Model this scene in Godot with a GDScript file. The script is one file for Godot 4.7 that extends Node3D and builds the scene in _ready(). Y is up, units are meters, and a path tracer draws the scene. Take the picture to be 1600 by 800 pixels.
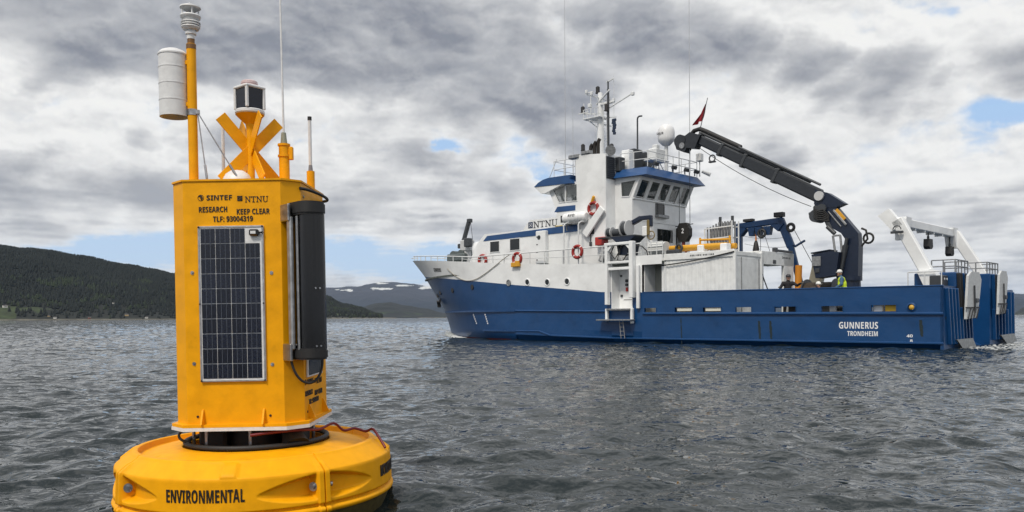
extends Node3D

const F := 1280.0            # focal length of the photograph in its own pixels (1600 wide)
var ship_xf: Transform3D     # x forward, y up, z starboard; origin at the stern, on the centreline, at the water
var buoy_xf: Transform3D
var used := {}
var mats := {}

# ---------------------------------------------------------------- mesh building
class MB:
	var v := PackedVector3Array()
	var n := PackedVector3Array()
	var uv := PackedVector2Array()

	func tri(a: Vector3, b: Vector3, c: Vector3, na: Vector3, nb: Vector3, nc: Vector3) -> void:
		var g := (c - a).cross(b - a)
		if g.length_squared() < 1e-16:
			return
		if g.dot(na + nb + nc) >= 0.0:
			v.append(a); v.append(b); v.append(c)
			n.append(na); n.append(nb); n.append(nc)
		else:
			v.append(a); v.append(c); v.append(b)
			n.append(na); n.append(nc); n.append(nb)

	func flat(a: Vector3, b: Vector3, c: Vector3, out: Vector3) -> void:
		var g := (c - a).cross(b - a).normalized()
		if g.dot(out) < 0.0:
			g = -g
		tri(a, b, c, g, g, g)

	func quad(a: Vector3, b: Vector3, c: Vector3, d: Vector3, out: Vector3) -> void:
		flat(a, b, c, out)
		flat(a, c, d, out)

	func squad(a: Vector3, b: Vector3, c: Vector3, d: Vector3, na: Vector3, nb: Vector3, nc: Vector3, nd: Vector3) -> void:
		tri(a, b, c, na, nb, nc)
		tri(a, c, d, na, nc, nd)

	# box with optional chamfered edges; basis turns it
	func box(c: Vector3, s: Vector3, ch := 0.0, q := Basis.IDENTITY) -> MB:
		var h := s * 0.5
		ch = minf(ch, minf(h.x, minf(h.y, h.z)) * 0.9)
		for ax in 3:
			var ay := (ax + 1) % 3
			var az := (ax + 2) % 3
			for sg in [-1.0, 1.0]:
				var p := []
				for k in [[-1, -1], [1, -1], [1, 1], [-1, 1]]:
					var w := Vector3.ZERO
					w[ax] = sg * h[ax]
					w[ay] = k[0] * (h[ay] - ch)
					w[az] = k[1] * (h[az] - ch)
					p.append(c + q * w)
				var o := Vector3.ZERO
				o[ax] = sg
				quad(p[0], p[1], p[2], p[3], q * o)
		if ch > 0.0:
			for ax in 3:
				var ay := (ax + 1) % 3
				var az := (ax + 2) % 3
				for s1 in [-1.0, 1.0]:
					for s2 in [-1.0, 1.0]:
						var e := []
						for k in [-1.0, 1.0]:
							var w1 := Vector3.ZERO
							w1[ax] = k * (h[ax] - ch); w1[ay] = s1 * h[ay]; w1[az] = s2 * (h[az] - ch)
							var w2 := Vector3.ZERO
							w2[ax] = k * (h[ax] - ch); w2[ay] = s1 * (h[ay] - ch); w2[az] = s2 * h[az]
							e.append(c + q * w1); e.append(c + q * w2)
						var o := Vector3.ZERO
						o[ay] = s1; o[az] = s2
						quad(e[0], e[1], e[3], e[2], q * o)
			for sx in [-1.0, 1.0]:
				for sy in [-1.0, 1.0]:
					for sz in [-1.0, 1.0]:
						var s3 := Vector3(sx, sy, sz)
						var a := c + q * (s3 * Vector3(h.x, h.y - ch, h.z - ch))
						var b := c + q * (s3 * Vector3(h.x - ch, h.y, h.z - ch))
						var d := c + q * (s3 * Vector3(h.x - ch, h.y - ch, h.z))
						flat(a, b, d, q * s3)
		return self

	# box whose long axis runs from a to b; w across (horizontal-ish), h the other way
	func bar(a: Vector3, b: Vector3, w: float, h: float, ch := 0.0, up := Vector3.UP) -> MB:
		var d := (b - a).normalized()
		if absf(d.dot(up)) > 0.97:
			up = Vector3.RIGHT if absf(d.x) < 0.9 else Vector3.BACK
		var sd := d.cross(up).normalized()
		var u := sd.cross(d).normalized()
		return box((a + b) * 0.5, Vector3(w, h, a.distance_to(b)), ch, Basis(sd, u, -d))

	func cyl(a: Vector3, b: Vector3, r0: float, r1 := -1.0, sides := 10, caps := true) -> MB:
		if r1 < 0.0:
			r1 = r0
		var d := (b - a).normalized()
		var s := d.cross(Vector3.UP if absf(d.y) < 0.95 else Vector3.RIGHT).normalized()
		var t := s.cross(d)
		var sl := (r0 - r1) / maxf(a.distance_to(b), 1e-5)
		for k in sides:
			var f0 := TAU * k / sides
			var f1 := TAU * (k + 1) / sides
			var e0 := s * cos(f0) + t * sin(f0)
			var e1 := s * cos(f1) + t * sin(f1)
			var n0 := (e0 + d * sl).normalized()
			var n1 := (e1 + d * sl).normalized()
			squad(a + e0 * r0, a + e1 * r0, b + e1 * r1, b + e0 * r1, n0, n1, n1, n0)
			if caps:
				if r0 > 0.0:
					flat(a, a + e0 * r0, a + e1 * r0, -d)
				if r1 > 0.0:
					flat(b, b + e0 * r1, b + e1 * r1, d)
		return self

	func tube(p: PackedVector3Array, r: float, sides := 8) -> MB:
		var ring := []
		var s := Vector3.ZERO
		for i in p.size():
			var d := (p[mini(i + 1, p.size() - 1)] - p[maxi(i - 1, 0)]).normalized()
			if i == 0:
				s = d.cross(Vector3.UP if absf(d.y) < 0.95 else Vector3.RIGHT).normalized()
			else:
				s = (s - d * s.dot(d)).normalized()
			var t := s.cross(d)
			var es := []
			for k in sides:
				es.append(s * cos(TAU * k / sides) + t * sin(TAU * k / sides))
			ring.append(es)
		for i in p.size() - 1:
			for k in sides:
				var k1 := (k + 1) % sides
				squad(p[i] + ring[i][k] * r, p[i] + ring[i][k1] * r, p[i + 1] + ring[i + 1][k1] * r, p[i + 1] + ring[i + 1][k] * r, ring[i][k], ring[i][k1], ring[i + 1][k1], ring[i + 1][k])
		for k in sides:
			var k1 := (k + 1) % sides
			flat(p[0], p[0] + ring[0][k] * r, p[0] + ring[0][k1] * r, p[0] - p[1])
			var z := p.size() - 1
			flat(p[z], p[z] + ring[z][k] * r, p[z] + ring[z][k1] * r, p[z] - p[z - 1])
		return self

	# profile of (radius, height) turned round the y axis of xf; sharp corners where the slope turns more than ~40 degrees
	func lathe(prof: PackedVector2Array, xf := Transform3D.IDENTITY, sides := 24) -> MB:
		for i in prof.size() - 1:
			var d := (prof[i + 1] - prof[i])
			if d.length() < 1e-6:
				continue
			d = d.normalized()
			var nn := Vector2(d.y, -d.x)
			var na := nn
			var nb := nn
			if i > 0:
				var q := (prof[i] - prof[i - 1]).normalized()
				var m := Vector2(q.y, -q.x)
				if m.dot(nn) > 0.80:
					na = (m + nn).normalized()
			if i < prof.size() - 2:
				var q := (prof[i + 2] - prof[i + 1]).normalized()
				var m := Vector2(q.y, -q.x)
				if m.dot(nn) > 0.80:
					nb = (m + nn).normalized()
			for k in sides:
				var f0 := TAU * k / sides
				var f1 := TAU * (k + 1) / sides
				var c0 := Vector3(cos(f0), 0, sin(f0))
				var c1 := Vector3(cos(f1), 0, sin(f1))
				var y := Vector3.UP
				squad(xf * (c0 * prof[i].x + y * prof[i].y), xf * (c1 * prof[i].x + y * prof[i].y), xf * (c1 * prof[i + 1].x + y * prof[i + 1].y), xf * (c0 * prof[i + 1].x + y * prof[i + 1].y),
					xf.basis * (c0 * na.x + y * na.y), xf.basis * (c1 * na.x + y * na.y), xf.basis * (c1 * nb.x + y * nb.y), xf.basis * (c0 * nb.x + y * nb.y))
		return self

	func torus(c: Vector3, axis: Vector3, R: float, r: float, sides := 24, ring := 10, from := 0.0, to := TAU) -> MB:
		var s := axis.cross(Vector3.UP if absf(axis.y) < 0.9 else Vector3.RIGHT).normalized()
		var t := s.cross(axis).normalized()
		for i in sides:
			var a0 := from + (to - from) * i / sides
			var a1 := from + (to - from) * (i + 1) / sides
			var e0 := s * cos(a0) + t * sin(a0)
			var e1 := s * cos(a1) + t * sin(a1)
			for k in ring:
				var b0 := TAU * k / ring
				var b1 := TAU * (k + 1) / ring
				var n00 := e0 * cos(b0) + axis * sin(b0)
				var n10 := e1 * cos(b0) + axis * sin(b0)
				var n11 := e1 * cos(b1) + axis * sin(b1)
				var n01 := e0 * cos(b1) + axis * sin(b1)
				squad(c + e0 * R + n00 * r, c + e1 * R + n10 * r, c + e1 * R + n11 * r, c + e0 * R + n01 * r, n00, n10, n11, n01)
		return self

	func ball(c: Vector3, r: Vector3, la := 10, lo := 14) -> MB:
		for i in la:
			for k in lo:
				var p := []
				for q in [[i, k], [i + 1, k], [i + 1, k + 1], [i, k + 1]]:
					var a: float = PI * q[0] / la
					var b: float = TAU * q[1] / lo
					p.append(Vector3(sin(a) * cos(b), cos(a), sin(a) * sin(b)))
				var m := []
				for q in p:
					m.append((q / r).normalized())
				squad(c + p[0] * r, c + p[1] * r, c + p[2] * r, c + p[3] * r, m[0], m[1], m[2], m[3])
		return self

	# polygon (in the plane of ex, ey at o) pushed out along ez from 0 to depth
	func prism(poly: PackedVector2Array, o: Vector3, ex: Vector3, ey: Vector3, ez: Vector3, smooth := false) -> MB:
		var idx := Geometry2D.triangulate_polygon(poly)
		for i in range(0, idx.size(), 3):
			var a := o + ex * poly[idx[i]].x + ey * poly[idx[i]].y
			var b := o + ex * poly[idx[i + 1]].x + ey * poly[idx[i + 1]].y
			var c := o + ex * poly[idx[i + 2]].x + ey * poly[idx[i + 2]].y
			flat(a, b, c, -ez)
			flat(a + ez, b + ez, c + ez, ez)
		var cw := Geometry2D.is_polygon_clockwise(poly)
		for i in poly.size():
			var p := poly[i]
			var q := poly[(i + 1) % poly.size()]
			var e := (q - p).normalized()
			var nn := Vector2(-e.y, e.x) if cw else Vector2(e.y, -e.x)
			var a := o + ex * p.x + ey * p.y
			var b := o + ex * q.x + ey * q.y
			if smooth:
				var e0 := (p - poly[(i + poly.size() - 1) % poly.size()]).normalized()
				var e1 := (poly[(i + 2) % poly.size()] - q).normalized()
				var n0 := Vector2(-e0.y, e0.x) if cw else Vector2(e0.y, -e0.x)
				var n1 := Vector2(-e1.y, e1.x) if cw else Vector2(e1.y, -e1.x)
				var pa := (n0 + nn).normalized() if n0.dot(nn) > 0.7 else nn
				var pb := (n1 + nn).normalized() if n1.dot(nn) > 0.7 else nn
				var va := ex * pa.x + ey * pa.y
				var vb := ex * pb.x + ey * pb.y
				squad(a, b, b + ez, a + ez, va, vb, vb, va)
			else:
				quad(a, b, b + ez, a + ez, ex * nn.x + ey * nn.y)
		return self

	func add(m: MB, xf := Transform3D.IDENTITY) -> MB:
		for i in m.v.size():
			v.append(xf * m.v[i])
			n.append((xf.basis * m.n[i]).normalized())
		return self

	func mesh() -> ArrayMesh:
		var a := []
		a.resize(Mesh.ARRAY_MAX)
		a[Mesh.ARRAY_VERTEX] = v
		a[Mesh.ARRAY_NORMAL] = n
		if uv.size() == v.size():
			a[Mesh.ARRAY_TEX_UV] = uv
		var m := ArrayMesh.new()
		m.add_surface_from_arrays(Mesh.PRIMITIVE_TRIANGLES, a)
		return m

func mb() -> MB:
	return MB.new()

func V(x: float, y: float, z: float) -> Vector3:
	return Vector3(x, y, z)

func P2(a: Array) -> PackedVector2Array:
	var p := PackedVector2Array()
	for i in range(0, a.size(), 2):
		p.append(Vector2(a[i], a[i + 1]))
	return p

func numbered(called: String) -> String:
	var k: int = used.get(called, 0)
	used[called] = k + 1
	return called if k == 0 else "%s_%03d" % [called, k]

func tag(o: Node, label: String, category := "", group := "") -> void:
	o.set_meta("label", label)
	if category:
		o.set_meta("category", category)
	if group:
		o.set_meta("group", group)

func thing(called: String, label: String, category: String, xf: Transform3D, group := "") -> Node3D:
	var o := Node3D.new()
	o.name = numbered(called)
	add_child(o)
	o.transform = xf
	tag(o, label, category, group)
	return o

# one named part under parent
func part(called: String, m, material: Material, parent: Node, label := "") -> MeshInstance3D:
	var o := MeshInstance3D.new()
	o.mesh = m.mesh() if m is MB else m
	o.material_override = material
	var k := 0
	var nm := called
	while parent.has_node(NodePath(nm)):
		k += 1
		nm = "%s_%03d" % [called, k]
	o.name = nm
	parent.add_child(o, true)
	if label:
		o.set_meta("label", label)
	return o

func single(called: String, m, material: Material, label: String, category: String, xf: Transform3D, group := "") -> MeshInstance3D:
	var o := MeshInstance3D.new()
	o.mesh = m.mesh() if m is MB else m
	o.material_override = material
	o.name = numbered(called)
	add_child(o)
	o.transform = xf
	tag(o, label, category, group)
	return o

func structure(called: String, m: Mesh, material: Material) -> MeshInstance3D:
	var o := MeshInstance3D.new()
	o.mesh = m
	o.material_override = material
	o.name = numbered(called)
	add_child(o)
	o.set_meta("kind", "structure")
	return o

# ---------------------------------------------------------------- materials
# wear: texture of small stains and grain multiplied over the colour
var grain_tex := {}
func grain(kind: String) -> Texture2D:
	if grain_tex.has(kind):
		return grain_tex[kind]
	var w := 512
	var fine := FastNoiseLite.new()
	fine.seed = 11 + grain_tex.size() * 7
	fine.noise_type = FastNoiseLite.TYPE_SIMPLEX_SMOOTH
	fine.fractal_octaves = 5
	fine.frequency = 0.012 if kind != "streak" else 0.03
	fine.domain_warp_enabled = kind != "streak"
	fine.domain_warp_amplitude = 25.0
	var im := Image.create(w, w, false, Image.FORMAT_RGB8)
	var src := fine.get_seamless_image(w, w, false, false, 0.15)
	var speck := FastNoiseLite.new()
	speck.seed = 5
	speck.frequency = 0.35
	speck.fractal_octaves = 2
	var sp := speck.get_seamless_image(w, w)
	for y in w:
		for x in w:
			var a := src.get_pixel(x, (y / 8) % w if kind == "streak" else y).r
			var b := sp.get_pixel(x, y).r
			var t := 1.0
			match kind:
				"paint":
					t = 0.97 + 0.05 * (a - 0.5) * 2.0 + 0.03 * (b - 0.5)
					if a < 0.2:
						t -= (0.2 - a) * 0.2
				"streak":
					t = 0.98 - maxf(0.0, a - 0.58) * 0.22 + 0.02 * (b - 0.5)
				"metal":
					t = 0.86 + 0.3 * (a - 0.5) + 0.12 * (b - 0.5)
				"dirty":
					t = 0.85 + 0.5 * (a - 0.5) + 0.2 * (b - 0.5)
			t = clampf(t, 0.0, 1.0)
			im.set_pixel(x, y, Color(t, t, lerpf(1.0, t, 1.0) if kind != "dirty" else t * 0.97))
	grain_tex[kind] = ImageTexture.create_from_image(im)
	return grain_tex[kind]

# slight unevenness of plating and brushed paint
var uneven_tex: ImageTexture
func uneven() -> Texture2D:
	if uneven_tex == null:
		var f := FastNoiseLite.new()
		f.seed = 77
		f.frequency = 0.014
		f.fractal_octaves = 4
		f.fractal_gain = 0.45
		var im := f.get_seamless_image(512, 512)
		im.convert(Image.FORMAT_RGBA8)
		im.bump_map_to_normal_map(6.0)
		uneven_tex = ImageTexture.create_from_image(im)
	return uneven_tex

func lin(r: float, g: float, b: float) -> Color:
	return Color(r, g, b).linear_to_srgb()

# colour given as real-world linear reflectance
func mat(key: String, c: Color, rough := 0.5, metal := 0.0, wear := "", scale := 0.5) -> StandardMaterial3D:
	if mats.has(key):
		return mats[key]
	var m := StandardMaterial3D.new()
	m.resource_name = key
	m.albedo_color = c
	m.roughness = rough
	m.metallic = metal
	if wear:
		m.albedo_texture = grain(wear)
		m.uv1_triplanar = true
		m.uv1_scale = Vector3.ONE * scale
		if wear == "paint" or wear == "streak":
			m.normal_enabled = true
			m.normal_texture = uneven()
			m.normal_scale = 0.14
	mats[key] = m
	return m

# ---------------------------------------------------------------- lettering
func letters(s: String, height: float, depth: float, bold := true, face := "Droid Sans") -> ArrayMesh:
	var f := SystemFont.new()
	f.font_names = PackedStringArray([face])
	f.font_weight = 700 if bold else 400
	var t := TextMesh.new()
	t.text = s
	t.font = f
	t.font_size = 64
	t.pixel_size = height / 46.0      # capitals of Droid Sans stand 0.714 em high
	t.depth = depth
	t.curve_step = 1.5
	var am := ArrayMesh.new()
	am.add_surface_from_arrays(Mesh.PRIMITIVE_TRIANGLES, t.get_mesh_arrays())
	return am

# text fitted to width w and capital height h, standing on the frame (ex, ey, ez) at o (its centre)
func text_part(s: String, w: float, h: float, o: Vector3, ex: Vector3, ey: Vector3, material: Material, parent: Node, called := "lettering", face := "Droid Sans", bold := true, bend := 0.0) -> MeshInstance3D:
	var am := letters(s, h, 0.004, bold, face)
	var box := am.get_aabb()
	var arr := am.surface_get_arrays(0)
	var vs: PackedVector3Array = arr[Mesh.ARRAY_VERTEX]
	var ns: PackedVector3Array = arr[Mesh.ARRAY_NORMAL]
	var ids: PackedInt32Array = arr[Mesh.ARRAY_INDEX] if arr[Mesh.ARRAY_INDEX] != null else PackedInt32Array()
	var ez := ex.cross(ey).normalized()
	var m := mb()
	var kx := w / box.size.x
	var ky := h / box.size.y
	var mid := box.get_center()
	var pv := PackedVector3Array()
	var pn := PackedVector3Array()
	for i in vs.size():
		var x := (vs[i].x - mid.x) * kx
		var y := (vs[i].y - mid.y) * ky
		var z := vs[i].z - mid.z
		if bend > 0.0:
			var a := x / bend
			pv.append(o + ex * (sin(a) * (bend + z)) + ez * (cos(a) * (bend + z) - bend) + ey * y)
			pn.append((ex * (ns[i].x * cos(a) + ns[i].z * sin(a)) + ey * ns[i].y + ez * (ns[i].z * cos(a) - ns[i].x * sin(a))).normalized())
		else:
			pv.append(o + ex * x + ey * y + ez * z)
			pn.append((ex * ns[i].x + ey * ns[i].y + ez * ns[i].z).normalized())
	if ids.is_empty():
		for i in range(0, pv.size(), 3):
			m.tri(pv[i], pv[i + 1], pv[i + 2], pn[i], pn[i + 1], pn[i + 2])
	else:
		for i in range(0, ids.size(), 3):
			m.tri(pv[ids[i]], pv[ids[i + 1]], pv[ids[i + 2]], pn[ids[i]], pn[ids[i + 1]], pn[ids[i + 2]])
	return part(called, m, material, parent)
# ---------------------------------------------------------------- sky
var cloud_a: FastNoiseLite
var cloud_b: FastNoiseLite
var cloud_c: FastNoiseLite
var cloud_d: FastNoiseLite
# the photograph's clouds: azimuth, elevation (degrees), their reach, added cover, added thickness
var weather := [
	[-19.0, 4.0, 13.0, 1.25, -1.05, 0.0], [-4.0, 3.8, 4.5, 1.1, -0.75, 0.0], [31.8, 11.6, 3.6, 0.85, -0.9, 0.0], [33.0, 21.3, 4.0, 1.0, -0.9, 0.0], [26.5, 21.8, 3.0, 0.7, -0.75, 0.0],
	[-4.4, 11.3, 2.4, 0.4, -0.65, 0.0], [-21.0, 19.0, 13.0, 3.8, 0.38, 0.66], [-5.0, 18.5, 7.0, 2.4, 0.25, 0.40], [0.0, 14.6, 6.0, 1.6, 0.25, 0.45], [-8.0, 10.6, 5.0, 1.2, 0.2, 0.45],
	[-30.0, 13.4, 6.0, 1.6, -0.10, -0.6], [-26.0, 10.6, 9.0, 0.9, 0.2, -0.35], [-14.0, 14.4, 9.0, 1.2, -0.05, -0.5], [10.0, 19.2, 9.0, 2.4, 0.28, 0.42], [19.0, 16.0, 5.0, 1.5, 0.1, 0.35],
	[26.0, 18.2, 7.0, 2.4, 0.0, -0.45], [26.0, 9.5, 9.0, 2.4, 0.15, -0.30], [-3.0, 7.8, 6.0, 0.8, 0.1, -0.3], [15.0, 13.5, 6.0, 1.6, 0.0, -0.25], [18.0, 3.4, 17.0, 3.0, 0.35, -0.38], [-22.0, 7.8, 12.0, 1.4, 0.25, 0.25],
]

func puff_at(a: float, e: float) -> float:
	return cloud_c.get_noise_2d(a, e * 2.1) * 0.75 - cloud_d.get_noise_2d(a, e * 1.9) * 0.33

func sky_at(az: float, el: float) -> Vector3:
	var eld := rad_to_deg(el)
	var azd := rad_to_deg(az)
	var cover := 0.40 + 0.30 * smoothstep(22.0, 40.0, eld)
	var thick := 0.0
	var wx := azd + 3.2 * cloud_c.get_noise_2d(azd * 0.55, eld * 1.1)
	var wy := eld + 1.25 * cloud_c.get_noise_2d(azd * 0.55 + 200.0, eld * 1.1)
	for w in weather:
		var dx: float = (wx - w[0]) / w[2]
		var dy: float = (wy - w[1]) / w[3]
		var q := dx * dx + dy * dy
		if q < 7.0:
			var g := exp(-q)
			cover += w[4] * g
			thick += w[5] * g
	# clear air: pale at the horizon, blue higher up
	var t := clampf(eld / 34.0, 0.0, 1.0)
	var clear := Vector3(0.58, 0.71, 0.82).lerp(Vector3(0.22, 0.42, 0.76), pow(t, 0.55))
	var lit := Vector3(0.78, 0.78, 0.77)
	var dark := Vector3(0.232, 0.248, 0.288)
	var up := 1.0 + 0.8 * smoothstep(22.0, 75.0, eld)     # an overcast sky is brighter overhead
	var col := Vector3.ZERO
	var left := 1.0
	# billows, which stand upright and so do not flatten towards the horizon as the layers do
	var big := 0.45 + 0.55 * smoothstep(3.0, 12.0, eld)
	var puff := puff_at(azd, eld) * big
	# which way the billows lean: lit on their upper edges
	var crest := puff - puff_at(azd + 0.22, eld + 0.38) * big
	var ct := 1.0 / tan(el + 0.045)
	var dx2 := sin(az)
	var dz2 := -cos(az)
	for k in 9:
		var h := 1.0 + 0.055 * k
		var x := dx2 * ct * h
		var z := dz2 * ct * h
		var d := cloud_a.get_noise_2d(x, z * 1.15) * 0.80 + cloud_b.get_noise_3d(x, z, h * 1.8) * 0.26 + puff * 0.70
		var low := absf(k - 3.0) / 6.0
		var th := d + cover - low * low * 0.35
		if th <= 0.0:
			continue
		var a := 1.0 - exp(-th * 3.2)
		var body := clampf(th * 0.60 + thick * 0.8 - 0.06 + 0.22 * cloud_b.get_noise_2d(x * 0.6 + 31.0, z * 0.6) + 0.50 * puff, 0.0, 1.3)
		var sh := exp(-body * 2.9)
		var c := dark.lerp(lit, clampf(sh + crest * 0.75, 0.0, 1.08))
		col += c * (a * left)
		left *= 1.0 - a
		if left < 0.02:
			break
	col += clear * left
	# air between: the low clouds pale towards the horizon
	var veil := exp(-eld / 2.6) * 0.5
	col = col.lerp(Vector3(0.60, 0.66, 0.71), veil)
	return col * up

func sky_image(w: int, h: int, az0: float, az1: float, el1: float) -> Image:
	var px := PackedByteArray()
	px.resize(w * h * 3)
	var i := 0
	for y in h:
		var el := el1 * (h - y - 0.5) / h
		for x in w:
			var c := sky_at(az0 + (az1 - az0) * (x + 0.5) / w, el) * 0.5
			px[i] = int(255.0 * clampf(pow(c.x, 0.4545), 0.0, 1.0))
			px[i + 1] = int(255.0 * clampf(pow(c.y, 0.4545), 0.0, 1.0))
			px[i + 2] = int(255.0 * clampf(pow(c.z, 0.4545), 0.0, 1.0))
			i += 3
	return Image.create_from_data(w, h, false, Image.FORMAT_RGB8, px)

func make_sky() -> PanoramaSkyMaterial:
	cloud_a = FastNoiseLite.new()
	cloud_a.seed = 23
	cloud_a.noise_type = FastNoiseLite.TYPE_SIMPLEX_SMOOTH
	cloud_a.frequency = 0.62
	cloud_a.fractal_octaves = 5
	cloud_a.fractal_gain = 0.52
	cloud_a.domain_warp_enabled = true
	cloud_a.domain_warp_frequency = 0.5
	cloud_a.domain_warp_amplitude = 0.5
	cloud_b = FastNoiseLite.new()
	cloud_b.seed = 71
	cloud_b.noise_type = FastNoiseLite.TYPE_SIMPLEX_SMOOTH
	cloud_b.frequency = 2.1
	cloud_b.fractal_octaves = 5
	cloud_b.fractal_gain = 0.55
	cloud_c = FastNoiseLite.new()
	cloud_c.seed = 44
	cloud_c.noise_type = FastNoiseLite.TYPE_SIMPLEX_SMOOTH
	cloud_c.frequency = 0.085
	cloud_c.fractal_octaves = 6
	cloud_c.fractal_gain = 0.5
	cloud_c.domain_warp_enabled = true
	cloud_c.domain_warp_frequency = 0.06
	cloud_c.domain_warp_amplitude = 5.0
	cloud_d = FastNoiseLite.new()
	cloud_d.seed = 91
	cloud_d.noise_type = FastNoiseLite.TYPE_SIMPLEX_SMOOTH
	cloud_d.fractal_type = FastNoiseLite.FRACTAL_RIDGED
	cloud_d.frequency = 0.13
	cloud_d.fractal_octaves = 5
	cloud_d.fractal_gain = 0.48
	cloud_d.domain_warp_enabled = true
	cloud_d.domain_warp_frequency = 0.12
	cloud_d.domain_warp_amplitude = 3.0
	var W := 4096
	var all := sky_image(720, 180, -PI, PI, PI / 2.0)
	all.resize(W, W / 4, Image.INTERPOLATE_CUBIC)
	# the same sky at full sharpness where small angles matter: within 45 degrees of north, up to 27 degrees
	var fx := int(W * 92.0 / 360.0)
	var fy := int(W * 27.0 / 360.0)
	var a0 := -TAU * (fx / 2.0) / W
	var near := sky_image(fx, fy, a0, -a0, TAU * fy / W)
	all.blit_rect(near, Rect2i(0, 0, fx, fy), Vector2i(W / 2 - fx / 2, W / 4 - fy))
	var full := Image.create(W, W / 2, false, Image.FORMAT_RGB8)
	full.fill(Color(0.33, 0.35, 0.37))
	# north (-z) lies on the seam of the panorama
	full.blit_rect(all, Rect2i(0, 0, W / 2, W / 4), Vector2i(W / 2, 0))
	full.blit_rect(all, Rect2i(W / 2, 0, W / 2, W / 4), Vector2i.ZERO)
	var m := PanoramaSkyMaterial.new()
	m.panorama = ImageTexture.create_from_image(full)
	m.energy_multiplier = 1.0
	return m
# ---------------------------------------------------------------- water
# inverse FFT of a square complex grid, rows then columns, in place
func ifft2(re: PackedFloat32Array, im: PackedFloat32Array, n: int) -> Array:
	var bits := int(round(log(n) / log(2.0)))
	var rev := PackedInt32Array()
	rev.resize(n)
	for i in n:
		var r := 0
		for b in bits:
			if i & (1 << b):
				r |= 1 << (bits - 1 - b)
		rev[i] = r
	var cs := PackedFloat32Array()
	var sn := PackedFloat32Array()
	for i in n / 2:
		cs.append(cos(TAU * i / n))
		sn.append(sin(TAU * i / n))
	var ar := PackedFloat32Array()
	var ai := PackedFloat32Array()
	ar.resize(n)
	ai.resize(n)
	for pass_ in 2:
		var st := 1 if pass_ == 0 else n
		var rw := n if pass_ == 0 else 1
		for row in n:
			var o := row * rw
			for i in n:
				var s := o + rev[i] * st
				ar[i] = re[s]
				ai[i] = im[s]
			var half := 1
			while half < n:
				var step := n / (half * 2)
				var g := 0
				while g < n:
					var w := 0
					for k in range(g, g + half):
						var c := cs[w]
						var d := sn[w]
						var k2 := k + half
						var xr := ar[k2] * c - ai[k2] * d
						var xi := ar[k2] * d + ai[k2] * c
						ar[k2] = ar[k] - xr
						ai[k2] = ai[k] - xi
						ar[k] += xr
						ai[k] += xi
						w += step
					g += half * 2
				half *= 2
			for i in n:
				var s := o + i * st
				re[s] = ar[i]
				im[s] = ai[i]
	return [re, im]

# wind sea on a square of side L: [heights, sideways shift x, sideways shift z], waves between lo and hi metres long, slope scaled to rms
func sea(n: int, L: float, lo: float, hi: float, peak: float, wind: float, rms: float, sd: int, shifts: bool) -> Array:
	var rng := RandomNumberGenerator.new()
	rng.seed = sd
	var re := PackedFloat32Array()
	var im := PackedFloat32Array()
	var re2 := PackedFloat32Array()
	var im2 := PackedFloat32Array()
	for a in [re, im, re2, im2]:
		a.resize(n * n)
	var re_ := PackedFloat32Array(); re_.resize(n * n)
	var im_ := PackedFloat32Array(); im_.resize(n * n)
	var re2_ := PackedFloat32Array(); re2_.resize(n * n)
	var im2_ := PackedFloat32Array(); im2_.resize(n * n)
	var power := 0.0
	var list := []
	for j in n:
		var kz := (j if j < n / 2 else j - n) * TAU / L
		for i in n / 2 + 1:
			if i == 0 and j > n / 2:
				continue
			var kx := (i if i < n / 2 else i - n) * TAU / L
			var k := sqrt(kx * kx + kz * kz)
			if k < TAU / hi or k > TAU / lo:
				continue
			var kp := TAU / peak
			var dir := cos(atan2(kz, kx) - wind)
			var p := exp(-1.25 * pow(kp / k, 2.0)) / pow(k, 4.0) * (0.12 + 0.88 * dir * dir)
			var a := sqrt(p * 0.5)
			var u1 := maxf(rng.randf(), 1e-6)
			var ph := rng.randf() * TAU
			var mag := a * sqrt(-2.0 * log(u1))
			list.append([i, j, mag * cos(ph), mag * sin(ph), kx, kz, k])
			power += 2.0 * mag * mag * k * k
	var sc := rms / sqrt(power)
	for q in list:
		var i: int = q[0]
		var j: int = q[1]
		var hr: float = q[2] * sc
		var hi_: float = q[3] * sc
		var a := j * n + i
		var b := ((n - j) % n) * n + (n - i) % n
		re_[a] += hr
		im_[a] += hi_
		re_[b] += hr
		im_[b] -= hi_
		if shifts:
			# shift spectrum: -i k/|k| h ; x goes in the first imaginary slot, z in the second grid
			var k: float = q[6]
			var xr: float = hi_ * q[4] / k
			var xi: float = -hr * q[4] / k
			var zr: float = hi_ * q[5] / k
			var zi: float = -hr * q[5] / k
			re_[a] -= xi
			im_[a] += xr
			re_[b] += xi
			im_[b] += xr
			re2_[a] += zr
			im2_[a] += zi
			re2_[b] += zr
			im2_[b] -= zi
	var one := ifft2(re_, im_, n)
	var two := ifft2(re2_, im2_, n) if shifts else [re2_, im2_]
	return [one[0], one[1], two[0]]

func tap(a: PackedFloat32Array, n: int, x: float, z: float) -> float:
	var fx := floorf(x)
	var fz := floorf(z)
	var i := posmod(int(fx), n)
	var j := posmod(int(fz), n)
	var u := x - fx
	var w := z - fz
	var i1 := (i + 1) & (n - 1)
	var j1 := (j + 1) & (n - 1)
	return lerpf(lerpf(a[j * n + i], a[j * n + i1], u), lerpf(a[j1 * n + i], a[j1 * n + i1], u), w)

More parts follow.
